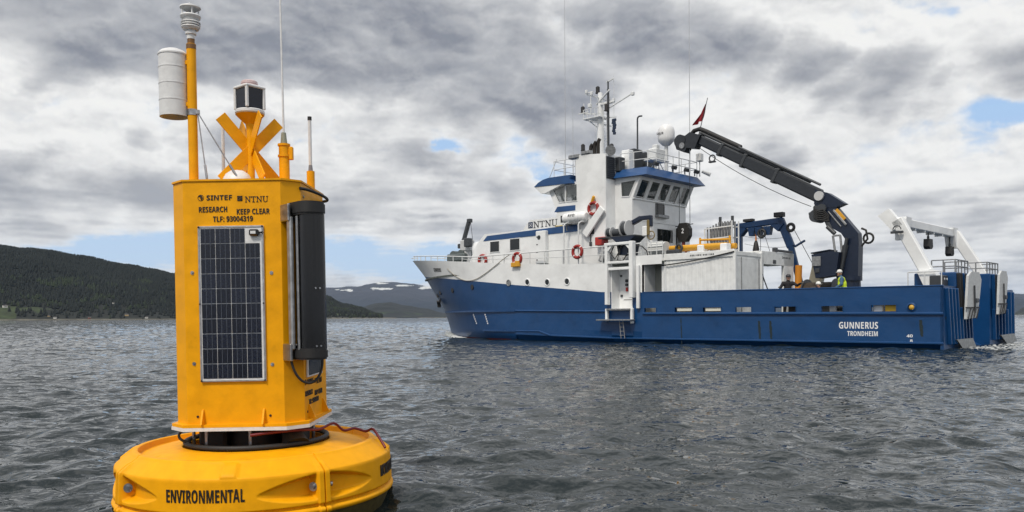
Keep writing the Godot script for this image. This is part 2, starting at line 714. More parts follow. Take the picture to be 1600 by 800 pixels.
func make_water() -> void:
	var n := 256
	var L := 17.0
	var s := sea(n, L, 0.15, 4.5, 0.85, 1.15, 0.21, 4, true)
	var hh: PackedFloat32Array = s[0]
	var sx: PackedFloat32Array = s[1]
	var sz: PackedFloat32Array = s[2]
	# slopes on the same grid
	var gx := PackedFloat32Array()
	var gz := PackedFloat32Array()
	gx.resize(n * n)
	gz.resize(n * n)
	var cell := L / n
	for j in n:
		for i in n:
			gx[j * n + i] = (hh[j * n + (i + 1) % n] - hh[j * n + (i + n - 1) % n]) / (2.0 * cell)
			gz[j * n + i] = (hh[((j + 1) % n) * n + i] - hh[((j + n - 1) % n) * n + i]) / (2.0 * cell)
	var gust := FastNoiseLite.new()
	gust.seed = 3
	gust.frequency = 0.045
	gust.fractal_octaves = 3
	# angles: fine ahead, coarse behind
	var ang := PackedFloat32Array()
	var a := -PI
	while a < PI - 1e-4:
		ang.append(a)
		a += 0.0027 if absf(a) < 0.80 else 0.05
	var na := ang.size()
	var rings := PackedFloat32Array()
	var r := 0.5
	while r < 700.0:
		rings.append(r)
		r += maxf(0.018, r * 0.0058)
	while r < 27500.0:
		rings.append(r)
		r *= 1.12
	var nr := rings.size()
	var vs := PackedVector3Array()
	var ns := PackedVector3Array()
	var uv := PackedVector2Array()
	vs.resize(na * nr + 1)
	ns.resize(na * nr + 1)
	uv.resize(na * nr + 1)
	var q := 1
	vs[0] = Vector3(0, -0.05, 0)
	ns[0] = Vector3.UP
	var cw := cos(0.35)
	var sw := sin(0.35)
	for i in nr:
		var rr := rings[i]
		var far := 1.0 - smoothstep(120.0, 600.0, rr)
		for k in na:
			var x := sin(ang[k]) * rr
			var z := -cos(ang[k]) * rr
			uv[q] = Vector2(x, z) / 6.0
			if far > 0.0:
				var m := (0.95 + 1.0 * gust.get_noise_2d(x, z)) * far
				var tx := (x * cw + z * sw) / cell
				var tz := (z * cw - x * sw) / cell
				var h := tap(hh, n, tx, tz) * m
				var ox := tap(sx, n, tx, tz) * m * 1.0
				# the same sea again, turned and three times as large, for the longer waves
				var bx := (x * 0.829 - z * 0.559) / (cell * 3.3) + 61.0
				var bz := (z * 0.829 + x * 0.559) / (cell * 3.3) + 17.0
				var calm := 1.3 * far
				var h2 := tap(hh, n, bx, bz) * calm
				var ex := tap(gx, n, bx, bz) * calm * 0.303
				var ez := tap(gz, n, bx, bz) * calm * 0.303
				var oz := tap(sz, n, tx, tz) * m * 1.0
				var dx := tap(gx, n, tx, tz) * m
				var dz := tap(gz, n, tx, tz) * m
				vs[q] = Vector3(x + ox * cw - oz * sw, h + h2, z + oz * cw + ox * sw)
				ns[q] = Vector3(-(dx * cw - dz * sw) - (ex * 0.829 + ez * 0.559), 1.0, -(dz * cw + dx * sw) - (ez * 0.829 - ex * 0.559)).normalized()
			else:
				vs[q] = Vector3(x, 0.0, z)
				ns[q] = Vector3.UP
			q += 1
	var ids := PackedInt32Array()
	ids.resize((nr - 1) * na * 6 + na * 3)
	var w := 0
	for k in na:
		ids[w] = 0; ids[w + 1] = 1 + k; ids[w + 2] = 1 + (k + 1) % na
		w += 3
	for i in nr - 1:
		for k in na:
			var k1 := (k + 1) % na
			var p00 := 1 + i * na + k
			var p01 := 1 + i * na + k1
			var p10 := p00 + na
			var p11 := p01 + na
			ids[w] = p00; ids[w + 1] = p10; ids[w + 2] = p11
			ids[w + 3] = p00; ids[w + 4] = p11; ids[w + 5] = p01
			w += 6
	var arr := []
	arr.resize(Mesh.ARRAY_MAX)
	arr[Mesh.ARRAY_VERTEX] = vs
	arr[Mesh.ARRAY_NORMAL] = ns
	arr[Mesh.ARRAY_TEX_UV] = uv
	arr[Mesh.ARRAY_INDEX] = ids
	var am := ArrayMesh.new()
	am.add_surface_from_arrays(Mesh.PRIMITIVE_TRIANGLES, arr)
	# ripples too small for the mesh
	var rn := 512
	var rp: PackedFloat32Array = sea(rn, 6.0, 0.035, 0.5, 0.30, 1.5, 0.105, 9, false)[0]
	var px := PackedByteArray()
	px.resize(rn * rn * 3)
	var rc := 6.0 / rn
	for j in rn:
		for i in rn:
			var dx := (rp[j * rn + (i + 1) % rn] - rp[j * rn + (i + rn - 1) % rn]) / (2.0 * rc)
			var dz := (rp[((j + 1) % rn) * rn + i] - rp[((j + rn - 1) % rn) * rn + i]) / (2.0 * rc)
			var nn := Vector3(-dx, dz, 1.0).normalized()
			var o := (j * rn + i) * 3
			px[o] = int(127.5 + 127.4 * nn.x)
			px[o + 1] = int(127.5 + 127.4 * nn.y)
			px[o + 2] = int(127.5 + 127.4 * nn.z)
	var m := StandardMaterial3D.new()
	m.resource_name = "sea_water"
	m.albedo_color = lin(0.010, 0.016, 0.017)
	m.roughness = 0.035
	m.metallic_specular = 0.36
	m.normal_enabled = true
	m.normal_texture = ImageTexture.create_from_image(Image.create_from_data(rn, rn, false, Image.FORMAT_RGB8, px))
	m.normal_scale = 1.0
	structure("sea", am, m)
# ---------------------------------------------------------------- land
func bearing(px: float) -> float:
	return atan((px - 800.0) / F)

func along(prof: Array, x: float) -> float:
	for i in range(0, prof.size() - 2, 2):
		if x <= prof[i + 2]:
			var t: float = clampf((x - prof[i]) / (prof[i + 2] - prof[i]), 0.0, 1.0)
			t = t * t * (3.0 - 2.0 * t) * 0.5 + t * 0.5
			return lerpf(prof[i + 1], prof[i + 3], t)
	return prof[prof.size() - 1]

# a hill range: ridge profile [bearing in degrees, height in metres], from shore distance d0 back past the ridge at d1
class Hill:
	var prof: Array
	var d0: float
	var d1: float
	var rough: float
	var noise: FastNoiseLite
	var host
	func height(az: float, d: float) -> float:
		var t := (d - d0) / (d1 - d0)
		if t < 0.0:
			return -12.0
		var hmax: float = host.along(prof, rad_to_deg(az))
		var x := sin(az) * d
		var z := -cos(az) * d
		var s := 1.0
		if t < 1.0:
			s = 0.30 * t + 0.70 * smoothstep(-0.12, 1.0, t) - 0.70 * smoothstep(-0.12, 1.0, 0.0) * (1.0 - t)
		else:
			s = 1.0 - 0.35 * (t - 1.0)
		return maxf(0.0, hmax) * s + noise.get_noise_2d(x, z) * rough * minf(1.0, t * 3.0) * clampf(hmax / 60.0, 0.0, 1.0) + minf(3.0, t * 60.0) - 1.0

func hill_mesh(h: Hill, a0: float, a1: float, na: int, nd: int, color: Callable) -> ArrayMesh:
	var vs := PackedVector3Array()
	var cs := PackedColorArray()
	for j in nd + 1:
		var d := lerpf(h.d0 - 6.0, h.d1 * 1.12, float(j) / nd)
		for i in na + 1:
			var a := lerpf(a0, a1, float(i) / na)
			var y := h.height(a, d)
			vs.append(Vector3(sin(a) * d, y, -cos(a) * d))
			cs.append(color.call(vs[-1], y))
	var ids := PackedInt32Array()
	for j in nd:
		for i in na:
			var p := j * (na + 1) + i
			ids.append_array([p, p + na + 1, p + na + 2, p, p + na + 2, p + 1])
	var st := SurfaceTool.new()
	st.begin(Mesh.PRIMITIVE_TRIANGLES)
	for i in vs.size():
		st.set_color(cs[i])
		st.set_smooth_group(0)
		st.add_vertex(vs[i])
	for i in ids:
		st.add_index(i)
	st.generate_normals()
	return st.commit()

func make_land() -> void:
	var ground := StandardMaterial3D.new()
	ground.resource_name = "hillside"
	ground.vertex_color_use_as_albedo = true
	ground.roughness = 0.95
	ground.albedo_texture = grain("dirty")
	ground.uv1_triplanar = true
	ground.uv1_world_triplanar = true
	ground.uv1_scale = Vector3.ONE * 0.004
	var nz := FastNoiseLite.new()
	nz.seed = 8
	nz.frequency = 0.0022
	nz.fractal_octaves = 5
	var patch := FastNoiseLite.new()
	patch.seed = 19
	patch.frequency = 0.0035
	patch.fractal_octaves = 4
	# near wooded hill on the left
	var hill := Hill.new()
	hill.host = self
	hill.noise = nz
	hill.d0 = 2900.0
	hill.d1 = 3900.0
	hill.rough = 26.0
	var sil := [-160, 372, -60, 376, 0, 383, 60, 389, 130, 403, 200, 412, 240, 417, 272, 427, 350, 440, 430, 450, 511, 462, 540, 477, 560, 481, 590, 491, 620, 498]
	hill.prof = []
	for i in range(0, sil.size(), 2):
		var b := bearing(sil[i])
		hill.prof.append(rad_to_deg(b))
		hill.prof.append(maxf(0.0, (498.5 - sil[i + 1]) / F * cos(b) * hill.d1 - 14.0))
	var mead := func(p: Vector3, y: float) -> bool:
		var b := rad_to_deg(atan2(p.x, -p.z))
		return y < 60.0 and (patch.get_noise_2d(p.x, p.z) > 0.40 or (b < -31.2 and y < 40.0 and patch.get_noise_2d(p.x * 2.0, p.z * 2.0) > -0.15))
	var wood_c := func(p: Vector3, y: float) -> Color:
		if y < 3.0:
			return Color(0.16, 0.15, 0.13)
		if mead.call(p, y):
			return Color(0.040, 0.062, 0.022)
		return Color(0.014, 0.018, 0.013)
	structure("wooded_hill", hill_mesh(hill, deg_to_rad(-44), deg_to_rad(-8.0), 420, 90, wood_c), ground)
	# its trees, one mass
	var tree := mb()
	tree.lathe(P2([0.0, 0.02, 0.16, 0.0, 0.30, 0.16, 0.15, 0.40, 0.23, 0.42, 0.10, 0.68, 0.15, 0.70, 0.0, 1.0]), Transform3D.IDENTITY, 6)
	var rng := RandomNumberGenerator.new()
	rng.seed = 12
	var xfs := []
	var cols := []
	while xfs.size() < 42000:
		var a := deg_to_rad(rng.randf_range(-36.0, -9.0))
		var d := lerpf(hill.d0 + 6.0, hill.d1 * 1.03, sqrt(rng.randf()))
		var y := hill.height(a, d)
		var p := Vector3(sin(a) * d, y, -cos(a) * d)
		if y < 1.5 or (mead.call(p, y) and rng.randf() < 0.93):
			continue
		var tall := rng.randf_range(8.0, 17.0)
		var wide := tall * rng.randf_range(0.75, 1.35)
		xfs.append(Transform3D(Basis(Vector3.UP, rng.randf() * TAU).scaled(Vector3(wide, tall, wide)), p - Vector3(0, 0.5, 0)))
		var birch := patch.get_noise_2d(p.x * 1.7 + 900.0, p.z * 1.7) > 0.22 and y < 150.0
		var g := rng.randf_range(0.75, 1.25)
		cols.append(Color(0.024, 0.036, 0.016) * g if birch and rng.randf() < 0.7 else Color(0.011, 0.016, 0.013) * g)
	var mm := MultiMesh.new()
	mm.transform_format = MultiMesh.TRANSFORM_3D
	mm.use_colors = true
	mm.mesh = tree.mesh()
	mm.instance_count = xfs.size()
	for i in xfs.size():
		mm.set_instance_transform(i, xfs[i])
		mm.set_instance_color(i, cols[i])
	var leaf := StandardMaterial3D.new()
	leaf.resource_name = "spruce_needles"
	leaf.vertex_color_use_as_albedo = true
	leaf.roughness = 0.9
	var mi := MultiMeshInstance3D.new()
	mi.name = "forest"
	mi.multimesh = mm
	mi.material_override = leaf
	add_child(mi)
	mi.set_meta("kind", "stuff")
	tag(mi, "dark spruce forest covering the hill across the water on the left", "forest")
	# far mountains with the last snow
	var far := Hill.new()
	far.host = self
	far.noise = nz.duplicate()
	far.noise.frequency = 0.00036
	far.d0 = 19000.0
	far.d1 = 24000.0
	far.rough = 90.0
	var fs := [420, 455, 470, 451, 511, 449.5, 560, 449.5, 575, 446, 592, 442, 620, 441, 645, 443, 670, 448, 700, 453, 780, 463, 900, 473, 1100, 480, 1300, 476, 1450, 470, 1560, 466, 1620, 466, 1750, 458]
	far.prof = []
	for i in range(0, fs.size(), 2):
		var b := bearing(fs[i])
		far.prof.append(rad_to_deg(b))
		far.prof.append((498.0 - fs[i + 1]) / F * cos(b) * far.d1)
	var rock := func(p: Vector3, y: float) -> Color:
		var top := far.prof.size()
		var k := patch.get_noise_2d(p.x * 0.32, p.z * 0.06 + y * 2.2)
		if y > 720.0 and k > 0.32 - (y - 800.0) * 0.0005:
			return Color(0.78, 0.80, 0.83)
		var wood := clampf((560.0 - y) / 300.0, 0.0, 1.0)
		return Color(0.045, 0.047, 0.050).lerp(Color(0.016, 0.020, 0.019), wood)
	structure("snowy_mountains", hill_mesh(far, bearing(410), bearing(1760), 900, 110, rock), ground)
	# low green headlands before them
	var low := Hill.new()
	low.host = self
	low.noise = nz
	low.d0 = 7200.0
	low.d1 = 8600.0
	low.rough = 14.0
	var ls := [470, 492, 530, 488, 560, 482, 590, 475, 610, 474, 640, 480, 665, 484, 690, 490, 720, 495, 800, 497.8, 1520, 497.8, 1570, 496, 1587, 490, 1600, 482, 1640, 474, 1750, 470]
	low.prof = []
	for i in range(0, ls.size(), 2):
		var b := bearing(ls[i])
		low.prof.append(rad_to_deg(b))
		low.prof.append(maxf(0.0, (498.0 - (ls[i] - 800.0) * 0.00506 * (1.0 if ls[i] > 800 else 0.0) - ls[i + 1]) / F * cos(b) * low.d1))
	var green := func(p: Vector3, y: float) -> Color:
		var k := patch.get_noise_2d(p.x, p.z)
		if y < 2.5:
			return Color(0.17, 0.16, 0.14)
		return Color(0.035, 0.052, 0.022) if k > 0.30 and y < 60.0 else Color(0.014, 0.019, 0.014)
	structure("wooded_headlands", hill_mesh(low, bearing(450), bearing(1760), 700, 60, green), ground)
	# small houses on the far shores
	var wallw := mat("far_house_white", lin(0.75, 0.74, 0.70), 0.8)
	var wallr := mat("far_house_red", lin(0.26, 0.06, 0.04), 0.8)
	var walls := mat("far_house_ochre", lin(0.50, 0.36, 0.18), 0.8)
	var roof := mat("far_house_roof", lin(0.10, 0.095, 0.09), 0.9)
	var glassd := mat("far_house_window", lin(0.02, 0.022, 0.025), 0.15)
	var spots := [
		[86, 9, wallw, "white boathouse at the water under the left wooded hill, left of the ochre one", 9.0], [77, 14, walls, "ochre cabin in the trees just left of the white boathouse", 8.0],
		[178, 60, wallw, "pale cabin up in the spruce forest above the shore", 9.0], [198, 16, walls, "ochre house on the shore right of the forest clearing, nearest the yellow buoy", 11.0],
		[140, 8, wallr, "small red boathouse on the shore between the white and ochre houses", 8.0], [8, 45, wallw, "white farmhouse on the meadow at the far left edge", 13.0],
		[229, 8, wallw, "low white house on the shore right of the ochre house", 9.0],
	]
	for s in spots:
		var b := bearing(s[0])
		var d := hill.d0 + 4.0
		while hill.height(b, d) < minf(s[1], 58.0) and d < hill.d1 - 30.0:
			d += 4.0
		house(s[3], s[4], Vector3(sin(b) * (d - 16.0), hill.height(b, d - 16.0) - 0.6, -cos(b) * (d - 16.0)), -b + 0.3 * sin(s[0]), s[2], roof, glassd)
	var spots2 := [[535, 6, wallw, "white house left of the others on the shore below the far headland", 13.0], [555, 7, wallw, "long white barn on the shore below the far headland", 20.0], [577, 9, walls, "ochre house on the shore right of the white barn", 13.0], [583, 22, wallw, "white house on the green slope above the ochre shore house", 12.0], [599, 6, wallw, "small white boathouse rightmost on the headland shore", 11.0]]
	for s in spots2:
		var b := bearing(s[0])
		var d := low.d0 + 4.0
		while low.height(b, d) < s[1] and d < low.d1 - 30.0:
			d += 4.0
		house(s[3], s[4], Vector3(sin(b) * (d - 10.0), low.height(b, d - 10.0) - 0.6, -cos(b) * (d - 10.0)), -b + 0.2 * sin(s[0]), s[2], roof, glassd)

func house(label: String, size: float, at: Vector3, turn: float, wall: Material, roof: Material, pane: Material) -> void:
	var t := thing("shore_house", label, "house", Transform3D(Basis(Vector3.UP, turn), at), "houses on the far shores")
	var w := size
	var d := size * 0.62
	var h := size * 0.42
	part("wall", mb().box(V(0, h * 0.5, 0), V(w, h, d)), wall, t)
	part("roof", mb().prism(P2([-d * 0.6, h, 0.0, h + d * 0.42, d * 0.6, h, d * 0.52, h - 0.1, 0.0, h + d * 0.36, -d * 0.52, h - 0.1]), V(-w * 0.53, 0, 0), V(0, 0, 1), V(0, 1, 0), V(w * 1.06, 0, 0)), roof, t)
	part("gable", mb().prism(P2([-d * 0.5, h, 0.0, h + d * 0.35, d * 0.5, h]), V(-w * 0.498, 0, 0), V(0, 0, 1), V(0, 1, 0), V(w * 0.996, 0, 0)), wall, t)
	for k in 3:
		part("window", mb().box(V(w * (-0.3 + 0.3 * k), h * 0.55, d * 0.5), V(w * 0.1, h * 0.35, 0.12)), pane, t)
# ---------------------------------------------------------------- the buoy
func float_radius(prof: Vector2, a: float, seams: Array, t: float) -> Vector2:
	var r := prof.x
	var y := prof.y
	for s in seams:
		var d: float = absf(wrapf(a - s, -180.0, 180.0))
		if y > 0.0 and y < 0.36 and prof.x > 0.9:
			# bolting flange at the seam with a dark gap in the middle
			if d < 2.6:
				r += 0.016 * smoothstep(2.6, 2.2, d)
			if d < 0.32:
				r -= 0.035 * smoothstep(0.32, 0.12, d)
			# leaf-shaped pocket for the bolt, deepest beside the flange
			if d > 2.6 and d < 26.0:
				var u := (d - 2.6) / 23.4
				var hh := 0.083 * pow(maxf(0.0, 1.0 - pow(u, 1.7)), 0.75)
				var yc := 0.214 - 0.022 * u
				var e := absf(y - yc)
				if e < hh:
					r -= 0.085 * pow(1.0 - u, 0.9) * smoothstep(hh, hh * 0.6, e) * smoothstep(2.6, 3.6, d)
		elif y > 0.30 and d < 2.4 and prof.x > 0.78:
			y -= 0.012 * smoothstep(0.5, 0.2, d)
	# lugs on the bevel between the seams
	if t > 0.0:
		for k in 4:
			var d: float = absf(wrapf(a - (seams[0] - 36.0 + 90.0 * k), -180.0, 180.0))
			if d < 3.6:
				var g := smoothstep(3.6, 3.2, d)
				r += 0.012 * g * t
				y += 0.007 * g * t
	return Vector2(r, y)

func make_float(seams: Array) -> MB:
	var prof := P2([0.50, 0.19, 0.515, 0.405, 0.535, 0.424, 0.60, 0.416, 0.70, 0.398, 0.785, 0.372, 0.806, 0.370, 0.812, 0.376, 0.818, 0.414, 0.824, 0.421, 0.850, 0.419, 0.858, 0.414, 0.862, 0.406])
	var bevel := P2([0.874, 0.395, 0.895, 0.377, 0.915, 0.360, 0.938, 0.340, 0.960, 0.321])
	var n0 := prof.size()
	prof.append_array(bevel)
	var n1 := prof.size()
	prof.append_array(P2([0.969, 0.313, 0.974, 0.306]))
	for k in 34:
		prof.append(Vector2(0.976 + 0.009 * k / 33.0, 0.292 - 0.176 * k / 33.0))
	prof.append_array(P2([0.984, 0.110, 0.966, 0.102, 0.966, 0.092, 0.990, 0.084, 0.996, 0.070, 0.990, 0.055, 0.965, 0.045, 0.945, 0.0, 0.90, -0.12, 0.78, -0.30, 0.5, -0.45]))
	for i in prof.size():
		if prof[i].y > 0.30:
			prof[i].y = 0.30 + (prof[i].y - 0.30) * 0.82
	var angs := []
	var a := 0.0
	while a < 359.99:
		angs.append(a)
		var near := 360.0
		for s in seams:
			near = minf(near, absf(wrapf(a - s, -180.0, 180.0)))
		a += 0.10 if near < 0.5 else (0.2 if near < 3.2 else (0.5 if near < 12.0 else 0.9))
	var P := []
	for x in angs:
		var col := PackedVector3Array()
		for i in prof.size():
			var q := float_radius(prof[i], x, seams, 1.0 if i >= n0 and i < n1 else (0.0))
			var f := deg_to_rad(x)
			col.append(V(sin(f) * q.x, q.y, cos(f) * q.x))
		P.append(col)
	var N := []
	var na := angs.size()
	var np := prof.size()
	for k in na:
		var col := PackedVector3Array()
		var l: PackedVector3Array = P[(k + na - 1) % na]
		var r: PackedVector3Array = P[(k + 1) % na]
		var c: PackedVector3Array = P[k]
		for i in np:
			var du := r[i] - l[i]
			var dv := c[mini(i + 1, np - 1)] - c[maxi(i - 1, 0)]
			var g := dv.cross(du).normalized()
			var f := deg_to_rad(angs[k])
			if i < n0 and i > 1:
				if g.y < 0.0:
					g = -g
			elif i <= 1:
				g = V(-sin(f), 0.0, -cos(f))
			elif g.dot(V(sin(f), 0.2, cos(f))) < 0.0:
				g = -g
			col.append(g)
		N.append(col)
	var m := mb()
	for k in na:
		var k1 := (k + 1) % na
		for i in np - 1:
			m.squad(P[k][i], P[k1][i], P[k1][i + 1], P[k][i + 1], N[k][i], N[k1][i], N[k1][i + 1], N[k][i + 1])
	m.cyl(V(0, 0.185, 0), V(0, 0.19, 0), 0.5, 0.5, 40)
	return m

func octagon(a: float, d: float, cx := 0.0) -> PackedVector2Array:
	return P2([cx - a, d, cx + a, d, cx + d, a, cx + d, -a, cx + a, -d, cx - a, -d, cx - d, -a, cx - d, a])

func hex_bolt(m: MB, at: Vector3, dir: Vector3, r: float) -> void:
	m.cyl(at, at + dir * r * 0.35, r * 1.7, r * 1.7, 16)
	m.cyl(at + dir * r * 0.35, at + dir * r * 1.3, r, r, 6)

# the research partners' marks, as on the front and right side; u to the right, w up, o the middle of the block
func buoy_marks(o: Vector3, u: Vector3, kx: float, parent: Node, ink: Material) -> void:
	var w := Vector3.UP
	var out := u.cross(w)
	var e := out * 0.0015
	# swirl emblem: ring, inner crescent, dot
	var m := mb()
	var c := o + u * (-0.215 * kx) + w * 0.066 + e
	var sx := Transform3D(Basis(u * kx, w, out), c)
	var t := mb()
	t.torus(Vector3.ZERO, Vector3(0, 0, 1), 0.0185, 0.0016, 28, 6)
	t.torus(V(-0.003, 0.0, 0), Vector3(0, 0, 1), 0.0125, 0.0032, 20, 6, 0.6, 4.4)
	t.torus(V(0.004, 0.003, 0), Vector3(0, 0, 1), 0.006, 0.0034, 14, 6, -2.2, 1.9)
	m.add(t, sx)
	part("emblem", m, ink, parent)
	text_part("SINTEF", 0.165 * kx, 0.033, o + u * (-0.095 * kx) + w * 0.066 + e, u, w, ink, parent)
	# square emblem with a ring and a dot
	m = mb()
	t = mb()
	for k in 4:
		var q := Basis(Vector3(0, 0, 1), k * PI / 2)
		t.box(q * V(0, 0.0125, 0), V(0.0335, 0.0085, 0.003), 0.001, q)
	t.torus(Vector3.ZERO, Vector3(0, 0, 1), 0.0068, 0.0017, 18, 6)
	t.cyl(V(0, 0, -0.0015), V(0, 0, 0.0015), 0.0032, 0.0032, 12)
	m.add(t, Transform3D(Basis(u * kx, w, out), o + u * (0.038 * kx) + w * 0.058 + e))
	part("emblem", m, ink, parent)
	text_part("NTNU", 0.150 * kx, 0.038, o + u * (0.146 * kx) + w * 0.052 + e, u, w, ink, parent, "lettering", "Droid Serif", false)
	text_part("RESEARCH", 0.183 * kx, 0.036, o + u * (-0.137 * kx) - w * 0.010 + e, u, w, ink, parent)
	text_part("KEEP CLEAR", 0.213 * kx, 0.036, o + u * (0.123 * kx) - w * 0.027 + e, u, w, ink, parent)
	text_part("TLF: 93004319", 0.258 * kx, 0.036, o + u * (-0.009 * kx) - w * 0.073 + e, u, w, ink, parent)

func make_buoy() -> void:
	var yel := mat("buoy_yellow_paint", lin(0.88, 0.395, 0.003), 0.5, 0.0, "paint", 0.9)
	yel.metallic_specular = 0.28
	yel.clearcoat_enabled = true
	yel.clearcoat = 0.08
	yel.clearcoat_roughness = 0.25
	var yelp := mat("buoy_yellow_plastic", lin(0.88, 0.395, 0.003), 0.52, 0.0, "paint", 1.3)
	yelp.metallic_specular = 0.28
	var black := mat("black_plastic", lin(0.004, 0.004, 0.005), 0.14)
	var rubber := mat("black_rubber", lin(0.016, 0.016, 0.017), 0.6)
	var white := mat("white_plastic", lin(0.74, 0.75, 0.76), 0.42, 0.0, "paint", 2.0)
	var steel := mat("stainless_steel", lin(0.55, 0.55, 0.56), 0.32, 1.0, "metal", 3.0)
	var alu := mat("anodised_aluminium", lin(0.62, 0.63, 0.64), 0.42, 0.9, "metal", 2.0)
	var ink := mat("black_print", lin(0.014, 0.011, 0.009), 0.5)
	var cell := mat("solar_cell", lin(0.010, 0.015, 0.036), 0.14, 0.0, "dirty", 9.0)
	var bus := mat("silver_print", lin(0.13, 0.15, 0.19), 0.4)
	var t := thing("monitoring_buoy", "large yellow monitoring buoy with solar panel and mast floating in the foreground", "buoy", buoy_xf)
	# float
	var seams := [42.2, 132.2, 222.2, 312.2]
	var fl := part("float", make_float(seams), yelp, t)
	fl.position = V(0.022, 0, 0)
	fl.scale = V(0.935, 1, 0.935)
	part("reflection_tint_band", mb().lathe(P2([0.80, -0.30, 0.905, -0.12, 0.952, 0.0, 0.969, 0.046]), Transform3D.IDENTITY, 72), mat("olive_reflection_tint", lin(0.10, 0.075, 0.015), 0.7, 0.0, "dirty", 3.0), fl)  # added ring; its olive-brown colours in the reflection under the lip
	for s in seams:
		for sg in [-1.0, 1.0]:
			var f := deg_to_rad(s + sg * 5.4)
			var o := V(sin(f), 0, cos(f))
			var m := mb()
			var side: Vector3 = V(cos(f), 0, -sin(f)) * sg
			hex_bolt(m, o * 0.945 + V(0, 0.212, 0) - side * 0.030, (side * 0.8 + o * 0.6).normalized(), 0.017)
			part("bolt", m, steel, fl)
	text_part("ENVIRONMENTAL", 0.511, 0.078, V(sin(-0.045), 0.211 / 0.9835, cos(-0.045)) * 0.9835, V(cos(-0.045), 0, -sin(-0.045)), Vector3.UP, ink, fl, "lettering", "Droid Sans", true, 0.9815)
	var f2 := deg_to_rad(87.2)
	text_part("MONITORING", 0.39, 0.078, V(sin(f2), 0, cos(f2)) * 0.9835 + V(0, 0.212, 0), V(cos(f2), 0, -sin(f2)), Vector3.UP, ink, fl, "lettering", "Droid Sans", true, 0.9815)
	# between float and housing
	var m := mb()
	m.torus(V(0, 0.418, 0), Vector3.UP, 0.505, 0.018, 64, 8)
	part("hose_ring", m, rubber, t).transform = fl.transform
	m = mb()
	m.cyl(V(0, 0.19, 0), V(0, 0.53, 0), 0.20, 0.20, 28)
	m.box(V(-0.27, 0.40, 0.10), V(0.20, 0.26, 0.20), 0.02)
	m.box(V(0.30, 0.38, 0.06), V(0.16, 0.22, 0.22), 0.02)
	m.cyl(V(0.36, 0.40, 0.30), V(0.30, 0.53, 0.22), 0.10, 0.05, 16)
	part("base_support", m, rubber, t).transform = fl.transform
	for k in 8:
		var f := TAU * (k + 0.3) / 8.0
		part("stud", mb().cyl(V(sin(f) * 0.40, 0.2, cos(f) * 0.40), V(sin(f) * 0.40, 0.535, cos(f) * 0.40), 0.012, 0.012, 8), steel, t)
	m = mb()
	var pts := PackedVector3Array()
	for k in 19:
		var a := PI * 0.5 + PI * k / 18.0
		pts.append(V(-0.40 + cos(a) * 0.085, 0.475 + sin(a) * 0.045, 0.26))
	m.tube(pts, 0.010)
	part("hose", m, rubber, t).transform = fl.transform
	# housing
	var cx := 0.015
	var hs := part("housing", mb().prism(octagon(0.316, 0.42, cx), V(0, 0.572, 0), V(1, 0, 0), V(0, 0, 1), V(0, 1.575, 0)), yel, t)
	part("lid", mb().prism(octagon(0.322, 0.428, cx), V(0, 2.147, 0), V(1, 0, 0), V(0, 0, 1), V(0, 0.012, 0)), yel, hs)
	part("base_flange", mb().prism(octagon(0.335, 0.452, cx), V(0, 0.553, 0), V(1, 0, 0), V(0, 0, 1), V(0, 0.019, 0)), yel, hs)
	part("base_plate", mb().prism(octagon(0.337, 0.456, cx), V(0, 0.530, 0), V(1, 0, 0), V(0, 0, 1), V(0, 0.022, 0)), white, hs)
	for side in 4:
		var q := Basis(Vector3.UP, side * PI / 2)
		for x in [-0.213, 0.183]:
			var g := mb()
			g.prism(P2([0.0, 0.0, 0.050, 0.0, 0.010, 0.095, 0.0, 0.095]), V(x - 0.006, 0.572, 0.42), V(0, 0, 1), V(0, 1, 0), V(0.012, 0, 0))
			var gm := mb()
			gm.add(g, Transform3D(q, V(cx, 0, 0) - q * V(cx * 0.0, 0, 0)))
			part("gusset", gm, yel, hs)
			var b := mb()
			b.cyl(q * V(x + (-0.035 if x < 0 else 0.040), 0.622, 0.419) + V(cx, 0, 0), q * V(x + (-0.035 if x < 0 else 0.040), 0.622, 0.424) + V(cx, 0, 0), 0.008, 0.008, 10)
			part("drain_hole", b, mat("dark_hole", lin(0.03, 0.008, 0.006), 0.7), hs)
	for p in [[-0.250, 1.556], [0.263, 1.547], [-0.250, 0.966], [0.257, 0.953]]:
		var b := mb()
		hex_bolt(b, V(p[0], p[1], 0.42), Vector3(0, 0, 1), 0.007)
		part("bolt", b, steel, hs)
	for side in [1, 3]:
		var q := Basis(Vector3.UP, side * PI / 2)
		for p in [[-0.25, 1.55], [0.25, 1.55], [-0.25, 2.06], [0.28, 2.02]]:
			var b := mb()
			hex_bolt(b, q * V(p[0], p[1], 0.42) + V(cx, 0, 0), q * Vector3(0, 0, 1), 0.007)
			part("bolt", b, steel, hs)
	buoy_marks(V(0.030, 1.974, 0.42), V(1, 0, 0), 1.0, hs, ink)
	buoy_marks(V(cx + 0.42, 0.755, 0.06), V(0, 0, -1), 1.05, hs, ink)
	buoy_marks(V(cx - 0.42, 0.755, 0.0), V(0, 0, 1), 1.05, hs, ink)
	# solar panel
	var pc := V(0.007, 1.351, 0.42)
	var pw := 0.424
	var ph := 1.008
	var sp := part("solar_panel", mb().box(pc + V(0, 0, 0.006), V(pw, ph, 0.012), 0.003), white, t)
	m = mb()
	for k in [[0, 0.5, pw, 0.012], [0, -0.5, pw, 0.012]]:
		m.box(pc + V(0, k[1] * (ph - 0.012), 0.0135), V(pw, 0.012, 0.005), 0.0015)
	for k in [-0.5, 0.5]:
		m.box(pc + V(k * (pw - 0.012), 0, 0.0135), V(0.012, ph - 0.024, 0.005), 0.0015)
	part("frame", m, alu, sp)
	var cw := 0.0962
	var chh := 0.0972
	var x0 := pc.x - 0.196
	var y0 := pc.y + 0.488
	var rng := RandomNumberGenerator.new()
	rng.seed = 2
	var tone := []
